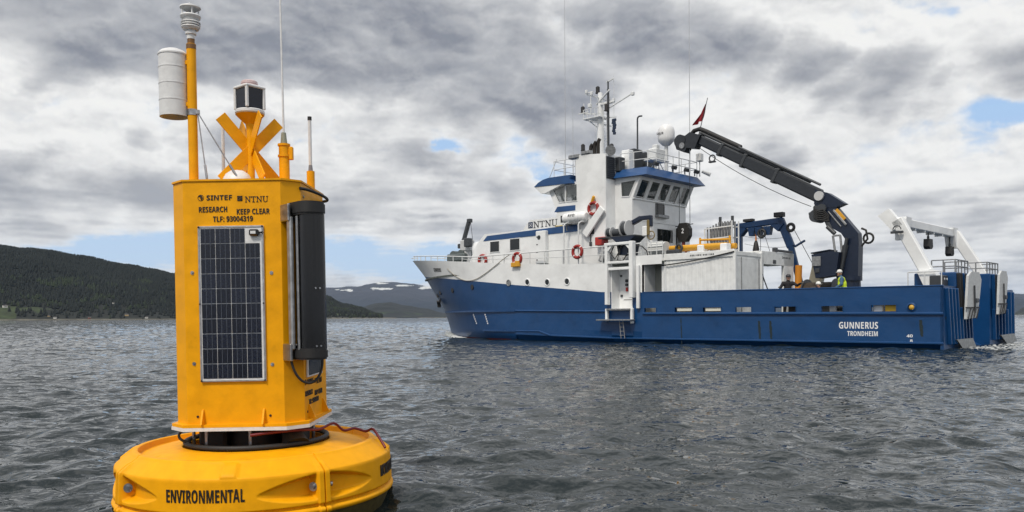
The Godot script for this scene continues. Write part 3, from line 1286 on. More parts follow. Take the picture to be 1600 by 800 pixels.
	for k in 4:
		tone.append(mat("solar_cell_%d" % k, lin(0.0055 + 0.0014 * k, 0.0085 + 0.002 * k, 0.023 + 0.0045 * k), 0.13, 0.0, "dirty", 7.0 + k))
	var pane := mb().box(Vector3.ZERO, V(cw - 0.0042, chh - 0.0042, 0.003)).mesh()
	var short := mb().box(Vector3.ZERO, V(cw * 1.0 - 0.022, chh - 0.0042, 0.003)).mesh()
	var bb := mb()
	for r in 10:
		for c in 4:
			var at := V(x0 + (c + 0.5) * cw, y0 - (r + 0.5) * chh, pc.z + 0.0135)
			if r == 0 and c == 3:
				continue
			var o := part("solar_cell", pane, tone[rng.randi() % 4], sp)
			o.position = at
			for k in [-0.17, 0.17]:
				bb.box(at + V(k * cw, 0, 0.0016), V(0.0016, chh, 0.0008))
	part("busbars", bb, bus, sp)
	m = mb()
	m.box(V(0.163, 1.807, pc.z + 0.025), V(0.062, 0.042, 0.03), 0.008)
	m.tube(PackedVector3Array([V(0.19, 1.808, pc.z + 0.025), V(0.205, 1.808, pc.z + 0.025), V(0.214, 1.808, pc.z + 0.018)]), 0.005)
	m.ball(V(0.214, 1.808, pc.z + 0.020), V(0.008, 0.008, 0.008), 6, 8)
	part("junction_box", m, black, sp)
	part("rating_plate", mb().box(V(0.160, 1.808, pc.z + 0.0405), V(0.034, 0.018, 0.001)), white, sp)
	for sx in [-0.5, 0.5]:
		for sy in [-0.5, 0.0, 0.5]:
			part("screw", mb().cyl(pc + V(sx * (pw - 0.013), sy * (ph - 0.013), 0.015), pc + V(sx * (pw - 0.013), sy * (ph - 0.013), 0.019), 0.006, 0.006, 10), rubber, sp)
	# small panel on the right-hand side
	var s2 := part("side_solar_panel", mb().box(V(cx + 0.427, 0.915, 0.06), V(0.014, 0.125, 0.42), 0.003), white, t)
	for k in 4:
		part("solar_cell", mb().box(V(cx + 0.4355, 0.917, 0.06 + (k - 1.5) * 0.094), V(0.003, 0.104, 0.090)), tone[k], s2)
	# black case on the right-hand corner
	var tq := V(0.7071, 0, -0.7071)
	var nq := V(0.7071, 0, 0.7071)
	var oc := V(cx + 0.402, 0, 0.334)
	var dshape := P2([-0.072, 0.045, 0.088, 0.045])
	for k in 15:
		var a := PI * k / 14.0
		dshape.append(Vector2(0.010 + 0.082 * signf(cos(a)) * pow(absf(cos(a)), 0.7), 0.13 + 0.098 * pow(sin(a), 0.75)))
	var case_ := part("battery_case", mb().prism(dshape, oc + V(0, 1.05, 0), tq, nq, V(0, 0.89, 0), true), black, t)
	for yy in [[0.995, 0.062], [1.925, 0.078]]:
		var big := PackedVector2Array()
		for p in dshape:
			big.append((p - Vector2(0.0, 0.13)) * 1.14 + Vector2(-0.008, 0.125))
		m = mb().prism(big, oc + V(0, yy[0], 0), tq, nq, V(0, yy[1] * 0.72, 0), true)
		var sm := PackedVector2Array()
		for p in big:
			sm.append((p - Vector2(0.0, 0.13)) * 0.94 + Vector2(0.0, 0.13))
		m.prism(sm, oc + V(0, yy[0] - 0.012, 0), tq, nq, V(0, yy[1] * 0.72 + 0.028, 0))
		part("end_cap", m, rubber, case_)
	part("hatch", mb().box(oc + nq * 0.11 + V(0, 1.998, 0) + tq * 0.02, V(0.10, 0.008, 0.06), 0.002, Basis(tq, Vector3.UP, nq)), alu, case_)
	m = mb()
	m.box(oc + tq * -0.100 + nq * 0.075 + V(0, 1.475, 0), V(0.030, 0.86, 0.045), 0.008, Basis(tq, Vector3.UP, nq))
	part("rail", m, alu, case_)
	part("rail", mb().box(oc + tq * -0.080 + nq * 0.125 + V(0, 1.475, 0), V(0.010, 0.86, 0.020), 0.002, Basis(tq, Vector3.UP, nq)), alu, case_)
	for yy in [1.93, 1.03]:
		m = mb()
		m.box(oc + tq * -0.02 + nq * 0.022 + V(0, yy, 0), V(0.20, 0.10, 0.045), 0.005, Basis(tq, Vector3.UP, nq))
		m.box(oc + tq * -0.115 + nq * 0.045 + V(0, yy, 0), V(0.020, 0.11, 0.10), 0.004, Basis(tq, Vector3.UP, nq))
		part("bracket", m, steel, case_)
	m = mb()
	for k in [-0.018, 0.014]:
		for yy in [1.07, 1.44]:
			m.cyl(oc + tq * k + nq * 0.226 + V(0, yy, 0), oc + tq * k + nq * 0.2335 + V(0, yy, 0), 0.006, 0.006, 10)
	part("rivets", m, steel, case_)
	m = mb()
	pts = PackedVector3Array()
	for k in 25:
		var a := PI + PI * 1.08 * k / 24.0
		pts.append(oc + nq * (0.06 + 0.03 * sin(k * 0.13)) + tq * (0.01 + 0.115 * cos(a)) + V(0, 1.0 + 0.175 * sin(a) * (1.0 if k < 20 else 0.9), 0))
	m.tube(pts, 0.0085)
	part("cable", m, rubber, case_)
	# handle on the right-hand side
	m = mb()
	pts = PackedVector3Array()
	for k in 17:
		var s := k / 16.0
		pts.append(V(cx + 0.42 + 0.085 * pow(sin(PI * s), 0.6), 2.105 - 0.012 * sin(PI * s), lerpf(0.33, -0.33, s)))
	m.tube(pts, 0.0105)
	part("handle", m, rubber, hs)
	# mast with weather station and white tube
	var ma := V(-0.312, -0.008, 0.20)
	var mast := part("mast", mb().cyl(ma + V(0, 2.10, 0), ma + V(0, 3.115, 0), 0.031, 0.031, 24), yel, t)
	m = mb()
	m.cyl(ma + V(0, 3.115, 0), ma + V(0, 3.148, 0), 0.024, 0.024, 18)
	m.cyl(ma + V(0, 3.08, 0), ma + V(0, 3.112, 0), 0.0325, 0.0325, 18)
	part("mast_top", m, mat("bare_bronze", lin(0.20, 0.11, 0.05), 0.5, 0.6), mast)
	var ws := part("weather_station", mb().lathe(P2([0.0, 3.148, 0.026, 3.148, 0.027, 3.175, 0.036, 3.180, 0.036, 3.195, 0.030, 3.198, 0.030, 3.206, 0.052, 3.212, 0.062, 3.226, 0.060, 3.232, 0.03, 3.234]), Transform3D(Basis.IDENTITY, ma), 28), white, mast)
	for k in 2:
		part("louvre", mb().lathe(P2([0.034, 3.238 + 0.016 * k, 0.062, 3.238 + 0.016 * k, 0.064, 3.243 + 0.016 * k, 0.058, 3.249 + 0.016 * k, 0.034, 3.250 + 0.016 * k]), Transform3D(Basis.IDENTITY, ma), 28), white, ws)
	part("louvre_core", mb().cyl(ma + V(0, 3.232, 0), ma + V(0, 3.280, 0), 0.036, 0.036, 20), mat("grey_plastic", lin(0.20, 0.20, 0.22), 0.5), ws)
	part("lower_dish", mb().lathe(P2([0.0, 3.268, 0.045, 3.270, 0.062, 3.284, 0.068, 3.300, 0.064, 3.308, 0.0, 3.312]), Transform3D(Basis.IDENTITY, ma), 28), white, ws)
	part("upper_dish", mb().lathe(P2([0.0, 3.352, 0.060, 3.350, 0.068, 3.356, 0.066, 3.366, 0.04, 3.374, 0.0, 3.376]), Transform3D(Basis.IDENTITY, ma), 28), white, ws)
	for k in 4:
		var f := TAU * (k + 0.35) / 4.0
		part("post", mb().cyl(ma + V(sin(f) * 0.052, 3.300, cos(f) * 0.052), ma + V(sin(f) * 0.052, 3.354, cos(f) * 0.052), 0.005, 0.005, 8), white, ws)
		f += 0.7
		part("transducer", mb().ball(ma + V(sin(f) * 0.034, 3.316, cos(f) * 0.034), V(0.008, 0.010, 0.008), 6, 8), rubber, ws)
	part("spike", mb().cyl(ma + V(-0.006, 3.372, 0), ma + V(-0.006, 3.396, 0), 0.004, 0.003, 8), white, ws)
	part("spike", mb().cyl(ma + V(0.012, 3.372, 0), ma + V(0.012, 3.388, 0), 0.003, 0.002, 8), white, ws)
	var rc := ma + V(-0.126, -0.012, -0.005)
	var tubep := mb()
	tubep.lathe(P2([0.088, 2.66, 0.0925, 2.655, 0.0925, 2.745, 0.0945, 2.7451, 0.0945, 2.752, 0.0925, 2.7521, 0.0925, 2.855, 0.0945, 2.8551, 0.0945, 2.862, 0.0925, 2.8621, 0.0925, 2.965, 0.0945, 2.9651, 0.0945, 2.972, 0.0925, 2.9721, 0.0925, 3.052, 0.096, 3.0521, 0.096, 3.062, 0.078, 3.082, 0.045, 3.096, 0.0, 3.102]), Transform3D(Basis.IDENTITY, rc), 40)
	tubep.lathe(P2([0.0925, 2.655, 0.0925, 2.640, 0.086, 2.640, 0.086, 2.70, 0.0, 2.70]), Transform3D(Basis.IDENTITY, rc), 40)
	var radar := part("white_tube", tubep, white, mast)
	m = mb()
	m.box(rc + V(0.075, 2.72, 0.0), V(0.09, 0.03, 0.05), 0.004)
	m.box(rc + V(0.075, 3.0, 0.0), V(0.09, 0.03, 0.05), 0.004)
	part("clamp", m, yel, radar)
	# stays
	var cl := ma + V(0.038, 2.655, 0.01)
	for e in [V(-0.205, 2.16, 0.24), V(0.005, 2.165, 0.20)]:
		var st := part("stay", mb().cyl(cl, e, 0.0042, 0.0042, 8), steel, mast)
		part("turnbuckle", mb().cyl(cl.lerp(e, 0.74), cl.lerp(e, 0.93), 0.0085, 0.0085, 8), steel, st)
		part("shackle", mb().torus(e + V(0, 0.004, 0), V(1, 0, 0), 0.014, 0.004, 14, 6), steel, st)
	m = mb()
	m.cyl(ma + V(0, 2.635, 0), ma + V(0, 2.675, 0), 0.034, 0.034, 20)
	m.box(ma + V(0.038, 2.655, 0.01), V(0.03, 0.03, 0.016), 0.003)
	part("stay_clamp", m, steel, mast)
	# cross topmark with lantern
	var la := V(0.012, -0.042, 0.0)
	var cr := part("topmark", mb().cyl(la + V(0, 2.10, 0), la + V(0, 2.66, 0), 0.026, 0.026, 20), yel, t)
	for k in 2:
		var q := Basis(Vector3.UP, deg_to_rad(38.0 + 90.0 * k))
		for sg in [-1.0, 1.0]:
			var d := q * V(sg * 0.165, 0.178, 0)
			part("cross_plate", mb().bar(la + V(0, 2.462, 0) - d * 1.24 + q * V(0, 0, 0.006 * sg), la + V(0, 2.462, 0) + d * 1.24 + q * V(0, 0, 0.006 * sg), 0.084, 0.008, 0.001, q * V(0, 0, 1)), yel, cr)
	var ln := part("lantern", mb().lathe(P2([0.026, 2.61, 0.032, 2.65, 0.085, 2.700, 0.098, 2.714, 0.0, 2.716]), Transform3D(Basis.IDENTITY, la), 28), yel, t)
	m = mb()
	m.lathe(P2([0.0, 2.716, 0.094, 2.716, 0.100, 2.724, 0.100, 2.740, 0.094, 2.746, 0.0, 2.752]), Transform3D(Basis.IDENTITY, la), 32)
	part("base_ring", m, white, ln)
	var lq := Basis(Vector3.UP, deg_to_rad(-38.0))
	m = mb()
	for sx in [-1.0, 1.0]:
		for sz in [-1.0, 1.0]:
			m.box(la + lq * V(sx * 0.068, 0, sz * 0.068) + V(0, 2.822, 0), V(0.020, 0.142, 0.020), 0.004, lq)
	m.box(la + V(0, 2.901, 0), V(0.160, 0.020, 0.160), 0.006, lq)
	part("lantern_frame", m, white, ln)
	for k in 4:
		var q := lq * Basis(Vector3.UP, k * PI / 2)
		part("lantern_panel", mb().box(la + q * V(0, 0, 0.065) + V(0, 2.822, 0), V(0.118, 0.138, 0.006), 0.0, q), tone[k], ln)
	part("lantern_lens", mb().lathe(P2([0.0, 2.911, 0.058, 2.911, 0.058, 2.922, 0.054, 2.925, 0.058, 2.929, 0.056, 2.944, 0.046, 2.952, 0.0, 2.954]), Transform3D(Basis.IDENTITY, la), 28), mat("pinkish_lens", lin(0.55, 0.42, 0.42), 0.25), ln)
	m = mb()
	for k in 3:
		var f := TAU * (k + 0.42) / 3.0
		m.cyl(la + V(sin(f) * 0.088, 2.712, cos(f) * 0.088), la + V(sin(f) * 0.088, 2.708, cos(f) * 0.088), 0.008, 0.008, 8)
	part("bolts", m, steel, ln)
	# whip aerial
	var wa := V(0.245, 0, 0.0)
	var wb := part("whip_base", mb().cyl(wa + V(0, 2.12, 0), wa + V(0, 2.452, 0), 0.036, 0.036, 22), yel, t)
	m = mb()
	for yy in [2.375, 2.452]:
		m.cyl(wa + V(0, yy, 0), wa + V(0, yy + 0.014, 0), 0.043, 0.043, 20)
	m.box(wa + V(0.048, 2.40, 0.0), V(0.030, 0.09, 0.035), 0.004)
	part("collar", m, yel, wb)
	part("whip_socket", mb().cyl(wa + V(0, 2.466, 0), wa + V(0, 2.545, 0), 0.024, 0.016, 14), mat("green_grey_plastic", lin(0.24, 0.25, 0.19), 0.5), wb)
	part("whip_aerial", mb().cyl(wa + V(0, 2.54, 0), wa + V(-0.02, 5.6, 0), 0.0075, 0.004, 8), white, wb)
	# short aerials
	for k in [[V(0.355, 0, -0.30), 2.325, 2.70], [V(-0.285, 0, -0.30), 2.24, 2.68]]:
		var at: Vector3 = k[0]
		var sb := part("aerial_stub", mb().cyl(at + V(0, 2.12, 0), at + V(0, k[1], 0), 0.029, 0.029, 18), yel, t)
		part("aerial", mb().cyl(at + V(0, k[1], 0), at + V(0, k[2], 0), 0.0125, 0.0125, 12), white, sb)
		part("aerial_tip", mb().cyl(at + V(0, k[2], 0), at + V(0, k[2] + 0.026, 0), 0.0155, 0.0155, 12), rubber, sb)
		part("aerial_foot", mb().cyl(at + V(0, k[1], 0), at + V(0, k[1] + 0.045, 0), 0.018, 0.013, 12), mat("grey_plastic", lin(0.2, 0.2, 0.22), 0.5), sb)
	# white dome beside the topmark
	var dm := part("aerial_dome", mb().lathe(P2([0.0, 2.158, 0.098, 2.158, 0.102, 2.17, 0.096, 2.205, 0.076, 2.24, 0.045, 2.262, 0.0, 2.270]), Transform3D(Basis.IDENTITY, V(-0.045, 0, 0.12)), 28), white, t)
	part("dome_ring", mb().lathe(P2([0.104, 2.156, 0.110, 2.158, 0.110, 2.168, 0.103, 2.172]), Transform3D(Basis.IDENTITY, V(-0.045, 0, 0.12)), 28), alu, dm)
	# dark red cable over the rim
	m = mb()
	pts = PackedVector3Array()
	var key := [V(0.10, 0.50, 0.49), V(0.24, 0.51, 0.44), V(0.40, 0.505, 0.30), V(0.50, 0.49, 0.16), V(0.58, 0.515, 0.05), V(0.64, 0.455, -0.02), V(0.71, 0.46, -0.08), V(0.79, 0.435, -0.10), V(0.85, 0.455, -0.06), V(0.91, 0.40, 0.0), V(0.965, 0.33, 0.05)]
	for i in key.size() - 1:
		for s in 6:
			pts.append(key[i].cubic_interpolate(key[i + 1], key[maxi(i - 1, 0)], key[mini(i + 2, key.size() - 1)], s / 6.0))
	m.tube(pts, 0.0095)
	part("power_cable", m, mat("dark_red_cable", lin(0.15, 0.010, 0.018), 0.45), t).transform = fl.transform
# ---------------------------------------------------------------- the ship: x forward from the stern, y up from the water, z to starboard
func tab(x: float, xs: Array, ys: Array) -> float:
	if x <= xs[0]:
		return ys[0]
	for i in xs.size() - 1:
		if x <= xs[i + 1]:
			return lerpf(ys[i], ys[i + 1], (x - xs[i]) / (xs[i + 1] - xs[i]))
	return ys[-1]

func stem_at(y: float) -> float:
	return tab(y, [-1.0, 0.0, 0.65, 1.76, 2.9, 4.25, 5.37, 6.0], [32.6, 32.8, 33.0, 33.53, 34.56, 35.76, 37.07, 37.8])

# a point of the fore hull: t 0 at frame 22 m, 1 at the stem
func bow_at(t: float, y: float, side: float, out := 0.0) -> Vector3:
	var p := tab(y, [-0.5, 0.0, 2.5, 5.4], [1.55, 1.7, 2.3, 2.9])
	var w := tab(y, [-0.5, 0.0, 0.3, 5.0], [4.2, 4.55, 4.7, 4.7])
	return V(22.0 + (stem_at(y) - 22.0) * t + out * 0.4 * t * t, y, side * (w * (1.0 - pow(t, p)) + out))

func sheer(t: float) -> float:
	return tab(t, [0.0, 0.15, 0.4, 0.7, 1.0], [4.23, 4.38, 4.68, 5.02, 5.37])

func paint_line(t: float) -> float:
	return tab(t, [0.0, 0.2, 0.4, 0.7, 1.0], [3.05, 3.30, 3.55, 3.88, 4.22])

func sheer_mid(x: float) -> float:
	return tab(x, [13.4, 15.9, 19.85, 22.0], [3.92, 3.94, 4.09, 4.23])

func paint_mid(x: float) -> float:
	return tab(x, [13.4, 14.0, 15.9, 17.6, 19.85, 22.0], [2.42, 2.45, 2.50, 2.66, 2.86, 3.05])

func half_mid(y: float) -> float:
	return tab(y, [-0.6, 0.0, 0.22, 5.0], [3.9, 4.5, 4.7, 4.7])

# smooth strip of hull between two heights given per station
func hull_strip(m: MB, side: float, x0: float, x1: float, nx: int, lo: Callable, hi: Callable, ny: int) -> void:
	for i in nx:
		for j in ny:
			var q := []
			for k in [[i, j], [i + 1, j], [i + 1, j + 1], [i, j + 1]]:
				var x := lerpf(x0, x1, float(k[0]) / nx)
				var y: float = lerpf(lo.call(x), hi.call(x), float(k[1]) / ny)
				q.append(V(x, y, side * half_mid(y)))
			m.quad(q[0], q[1], q[2], q[3], V(0, 0, side))

func bow_strip(m: MB, side: float, lo: Callable, hi: Callable, nt: int, ny: int) -> void:
	var e := 0.002
	for i in nt:
		for j in ny:
			var q := []
			var n := []
			for k in [[i, j], [i + 1, j], [i + 1, j + 1], [i, j + 1]]:
				var t := pow(float(k[0]) / nt, 0.75)
				var y: float = lerpf(lo.call(t), hi.call(t), float(k[1]) / ny)
				q.append(bow_at(t, y, side))
				var tt := clampf(t, 0.01, 0.985)
				var du := bow_at(tt + e, y, side) - bow_at(tt - e, y, side)
				var dv := bow_at(tt, y + 0.05, side) - bow_at(tt, y - 0.05, side)
				var g := du.cross(dv).normalized()
				if g.z * side < 0.0:
					g = -g
				n.append(g)
			m.squad(q[0], q[1], q[2], q[3], n[0], n[1], n[2], n[3])

# plate standing in a plane of constant z (thick), cut by rectangular holes [x0, x1, y0, y1]
func holed(m: MB, x0: float, x1: float, y0: float, y1: Callable, z0: float, z1: float, holes: Array) -> void:
	var xs := [x0, x1]
	for h in holes:
		xs.append(h[0]); xs.append(h[1])
	xs.sort()
	for i in xs.size() - 1:
		if xs[i + 1] - xs[i] < 0.001:
			continue
		var mid: float = (xs[i] + xs[i + 1]) * 0.5
		var bands := [[y0, -1.0]]
		var hole := []
		for h in holes:
			if mid > h[0] and mid < h[1]:
				hole = h
		var spans := []
		if hole.is_empty():
			spans = [[y0, y0, 1]]
		else:
			spans = [[y0, y0, 2], [hole[3], hole[3], 1]]
		for s in spans:
			var a: float = xs[i]
			var b: float = xs[i + 1]
			var ta: float = y1.call(a) if s[2] == 1 else hole[2]
			var tb: float = y1.call(b) if s[2] == 1 else hole[2]
			for z in [[z0, -1.0], [z1, 1.0]]:
				m.quad(V(a, s[0], z[0]), V(b, s[1], z[0]), V(b, tb, z[0]), V(a, ta, z[0]), V(0, 0, z[1] * signf(z1 - z0)))
			m.quad(V(a, ta, z0), V(b, tb, z0), V(b, tb, z1), V(a, ta, z1), Vector3.UP)
			if s[2] == 1 and not hole.is_empty():
				m.quad(V(a, s[0], z0), V(b, s[1], z0), V(b, s[1], z1), V(a, s[0], z1), Vector3.DOWN)
		if not hole.is_empty():
			m.quad(V(hole[0], hole[2], z0), V(hole[0], hole[3], z0), V(hole[0], hole[3], z1), V(hole[0], hole[2], z1), V(1, 0, 0))
			m.quad(V(hole[1], hole[2], z0), V(hole[1], hole[3], z0), V(hole[1], hole[3], z1), V(hole[1], hole[2], z1), V(-1, 0, 0))

func railing(m: MB, pts: Array, height: float, rails: Array, gap := 1.4, r := 0.022) -> void:
	for i in pts.size() - 1:
		var a: Vector3 = pts[i]
		var b: Vector3 = pts[i + 1]
		var n := maxi(1, int(round(a.distance_to(b) / gap)))
		for k in n + 1:
			if k == n and i < pts.size() - 2:
				continue
			var p := a.lerp(b, float(k) / n)
			m.cyl(p, p + V(0, height, 0), r, r, 6, false)
		for h in rails:
			m.cyl(a + V(0, height * h, 0), b + V(0, height * h, 0), r, r, 6)

var ship: Node3D
var blue: StandardMaterial3D
var shipw: StandardMaterial3D
var offw: StandardMaterial3D
var dark: StandardMaterial3D
var glass: StandardMaterial3D
var navy: StandardMaterial3D
var railm: StandardMaterial3D
var roofb: StandardMaterial3D
var greyd: StandardMaterial3D
var rope_m: StandardMaterial3D
var clear_glass: StandardMaterial3D

const PORT := Vector3(0, 0, -1)
const AFT := Vector3(-1, 0, 0)

# rounded window in a wall: ex to the viewer's right, ey up, on the frame's outer face at o
func window(parent: Node, corners: Array, o: Vector3, ex: Vector3, ey: Vector3, frame: Material, called := "window", thick := 0.05, pane: Material = null) -> MeshInstance3D:
	var out := ex.cross(ey).normalized()
	var c := Vector2.ZERO
	for p in corners:
		c += p
	c /= corners.size()
	var outer := PackedVector2Array()
	var inner := PackedVector2Array()
	for p in corners:
		var d: Vector2 = (p - c)
		outer.append(p + d.normalized() * thick)
		inner.append(p)
	var m := mb()
	for i in outer.size():
		var j := (i + 1) % outer.size()
		var pr := PackedVector2Array([outer[i], outer[j], inner[j], inner[i]])
		m.prism(pr, o, ex, ey, out * 0.035)
	var w := part(called, m, frame, parent)
	var g := mb().prism(inner, o + out * 0.004, ex, ey, out * 0.012)
	part("pane", g, pane if pane else glass, parent)
	return w

func make_ship() -> void:
	blue = mat("hull_blue_paint", lin(0.004, 0.052, 0.170), 0.34, 0.0, "paint", 0.12)
	shipw = mat("ship_white_paint", lin(0.83, 0.85, 0.86), 0.42, 0.0, "paint", 0.10)
	offw = mat("container_white_paint", lin(0.80, 0.82, 0.82), 0.5, 0.0, "paint", 0.3)
	dark = mat("black_paint_and_opening_shade", lin(0.024, 0.024, 0.026), 0.6)  # black paint, and the painted-in shade of ports, vent and arched door
	glass = mat("dark_window_glass", lin(0.012, 0.016, 0.017), 0.05)
	clear_glass = mat("clear_window_glass", lin(0.04, 0.055, 0.055), 0.03)
	clear_glass.transparency = BaseMaterial3D.TRANSPARENCY_ALPHA
	clear_glass.albedo_color.a = 0.42
	navy = mat("crane_navy_paint", lin(0.006, 0.014, 0.036), 0.36, 0.0, "paint", 0.5)
	railm = mat("rail_white_paint", lin(0.66, 0.68, 0.69), 0.45)
	roofb = mat("roof_blue_paint", lin(0.016, 0.070, 0.205), 0.36, 0.0, "paint", 0.2)
	greyd = mat("dark_grey_steel", lin(0.05, 0.055, 0.062), 0.45, 0.2)
	rope_m = mat("grey_rope", lin(0.30, 0.28, 0.24), 0.8)
	var white_print := mat("white_print", lin(0.78, 0.79, 0.80), 0.5)
	var dark_print := mat("dark_print", lin(0.02, 0.022, 0.03), 0.5)
	var galv := mat("galvanised_steel", lin(0.42, 0.43, 0.44), 0.5, 0.7, "metal", 1.0)
	var deckm := mat("deck_green_grey", lin(0.11, 0.13, 0.13), 0.8, 0.0, "dirty", 0.4)
	ship = thing("research_vessel", "blue and white research ship with a large knuckle crane lying beyond the buoy", "ship", ship_xf)
	# ---- hull plating
	var slots := [[12.62, 13.32, 1.45, 1.68], [10.64, 11.60, 1.44, 1.69], [9.14, 10.10, 1.43, 1.67], [7.68, 8.46, 1.42, 1.66], [5.66, 6.63, 1.41, 1.66], [3.70, 4.60, 1.40, 1.66], [1.66, 2.62, 1.40, 1.67]]
	var aft_top := func(x: float) -> float:
		return tab(x, [0.0, 6.9, 12.3, 13.4], [2.34, 2.37, 2.40, 2.44])
	var m := mb()
	for side in [-1.0, 1.0]:
		hull_strip(m, side, 0.0, 13.44, 4, func(_x): return -0.6, func(_x): return 0.22, 4)
		holed(m, 0.0, 13.44, 0.22, aft_top, side * 4.58, side * 4.70, slots)
		if side < 0.0:
			hull_strip(m, side, 13.44, 14.0, 1, func(_x): return -0.6, paint_mid, 8)
			hull_strip(m, side, 14.0, 15.3, 2, func(_x): return -0.6, func(_x): return 1.6, 7)
			hull_strip(m, side, 15.3, 22.0, 10, func(_x): return -0.6, paint_mid, 8)
		else:
			hull_strip(m, side, 13.44, 22.0, 12, func(_x): return -0.6, paint_mid, 8)
		bow_strip(m, side, func(_t): return -0.6, paint_line, 34, 14)
	var hull := part("hull", m, blue, ship)
	m = mb()
	for side in [-1.0, 1.0]:
		# the port side leaves a recess for the side gate
		if side < 0.0:
			hull_strip(m, side, 15.30, 22.0, 10, paint_mid, sheer_mid, 3)
			hull_strip(m, side, 13.44, 14.0, 1, paint_mid, func(_x): return 3.75, 1)
			hull_strip(m, side, 12.30, 14.0, 1, func(_x): return 3.75, func(_x): return 4.20, 1)
		else:
			hull_strip(m, side, 13.44, 22.0, 12, paint_mid, sheer_mid, 3)
		bow_strip(m, side, paint_line, sheer, 34, 6)
	var tops := part("topsides", m, shipw, ship)
	# boot-topping just under the water
	m = mb()
	for side in [-1.0, 1.0]:
		for i in 40:
			var t0 := pow(i / 40.0, 0.75)
			var t1 := pow((i + 1) / 40.0, 0.75)
			m.quad(bow_at(t0, -0.5, side, 0.012), bow_at(t1, -0.5, side, 0.012), bow_at(t1, 0.05, side, 0.012), bow_at(t0, 0.05, side, 0.012), V(0.2, 0, side))
	part("boot_topping", m, mat("red_antifouling", lin(0.22, 0.035, 0.02), 0.6, 0.0, "dirty", 0.6), hull)
	# rubbing rails
	m = mb()
	for side in [-1.0, 1.0]:
		m.bar(V(0.0, 1.31, side * 4.73), V(13.4, 1.40, side * 4.73), 0.10, 0.11, 0.03)
		m.bar(V(15.4, 1.53, side * 4.73), V(22.0, 1.62, side * 4.73), 0.10, 0.10, 0.03)
		for i in 20:
			m.bar(bow_at(i / 21.0, 1.62, side, 0.03), bow_at((i + 1.08) / 21.0, 1.62, side, 0.03), 0.10, 0.10, 0.0)
	part("rubbing_rail", m, blue, hull)
	m = mb()
	for side in [-1.0, 1.0]:
		m.bar(V(0.0, 0.215, side * 4.71), V(15.0, 0.20, side * 4.71), 0.08, 0.09, 0.02)
		m.bar(V(15.0, 0.20, side * 4.71), V(19.4, 0.28, side * 4.71), 0.08, 0.09, 0.02)
		m.bar(V(19.4, 0.28, side * 4.71), V(20.2, 0.50, side * 4.71), 0.08, 0.09, 0.02)
		m.bar(V(20.2, 0.50, side * 4.71), V(22.0, 0.50, side * 4.70), 0.08, 0.08, 0.02)
		for i in 5:
			m.bar(bow_at(i / 18.0, 0.50, side, 0.02), bow_at((i + 1.05) / 18.0, 0.50, side, 0.02), 0.07, 0.08, 0.0)
	part("bilge_rail", m, blue, hull)
	m = mb()
	for side in [-1.0, 1.0]:
		m.box(V(6.72, aft_top.call(6.72) + 0.015, side * 4.64), V(13.4, 0.05, 0.17), 0.015, Basis(Vector3.BACK, 0.006))
	part("bulwark_cap", m, blue, hull)
	for s in slots:
		m = mb()
		for e in [[s[0], s[2], s[1], s[2]], [s[0], s[3], s[1], s[3]], [s[0], s[2], s[0], s[3]], [s[1], s[2], s[1], s[3]]]:
			m.bar(V(e[0], e[1], -4.705), V(e[2], e[3], -4.705), 0.03, 0.03)
		part("freeing_port_frame", m, blue, hull)
	for s in [[10.70, 11.48, 1.50, 1.66], [9.20, 9.98, 1.49, 1.645]]:
		part("added_cream_panel", mb().box(V((s[0] + s[1]) * 0.5, (s[2] + s[3]) * 0.5, -4.66), V(s[1] - s[0], s[3] - s[2], 0.03), 0.008), mat("cream_paint", lin(0.70, 0.68, 0.58), 0.5), hull)  # cream panel added in place of pale boxes, brighter than the shaded container
	# portholes
	for p in [[21.08, 3.17], [19.61, 3.12], [18.21, 3.11]]:
		m = mb().torus(V(p[0], p[1], -4.71), PORT, 0.175, 0.030, 24, 8)
		var ph := part("porthole", m, shipw, tops)
		part("porthole_pane", mb().cyl(V(p[0], p[1], -4.69), V(p[0], p[1], -4.705), 0.17, 0.17, 24), glass, tops)
	part("porthole", mb().torus(V(22.52, 3.19, -4.71), PORT, 0.16, 0.030, 24, 8), galv, tops)
	part("porthole_lid", mb().cyl(V(22.52, 3.19, -4.68), V(22.52, 3.19, -4.715), 0.15, 0.15, 20), galv, tops)
	# black discs under the paint line forward, coloured as the shaded inside of openings
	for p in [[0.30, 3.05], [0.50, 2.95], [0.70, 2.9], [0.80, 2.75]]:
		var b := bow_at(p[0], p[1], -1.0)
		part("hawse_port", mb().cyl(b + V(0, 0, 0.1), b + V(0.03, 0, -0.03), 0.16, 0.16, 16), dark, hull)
	# names and marks
	text_part("GUNNERUS", 1.52, 0.27, V(3.11, 0.87, -4.702), AFT, Vector3.UP, white_print, hull)
	text_part("TRONDHEIM", 1.18, 0.19, V(2.95, 0.55, -4.702), AFT, Vector3.UP, white_print, hull)
	var ba := bow_at(0.52, 4.24, -1.0)
	var bb := bow_at(0.64, 4.34, -1.0)
	var ex := (ba - bb).normalized()
	var up := (bow_at(0.58, 4.6, -1.0) - bow_at(0.58, 4.1, -1.0)).normalized()
	up = (up - ex * up.dot(ex)).normalized()
	text_part("GUNNERUS", 1.25, 0.26, (ba + bb) * 0.5 + ex.cross(up) * 0.03, ex, up, dark_print, tops)
	text_part("40", 0.22, 0.11, V(1.19, 0.48, -4.702), AFT, Vector3.UP, white_print, hull)
	text_part("8", 0.10, 0.11, V(1.13, 0.29, -4.702), AFT, Vector3.UP, white_print, hull)
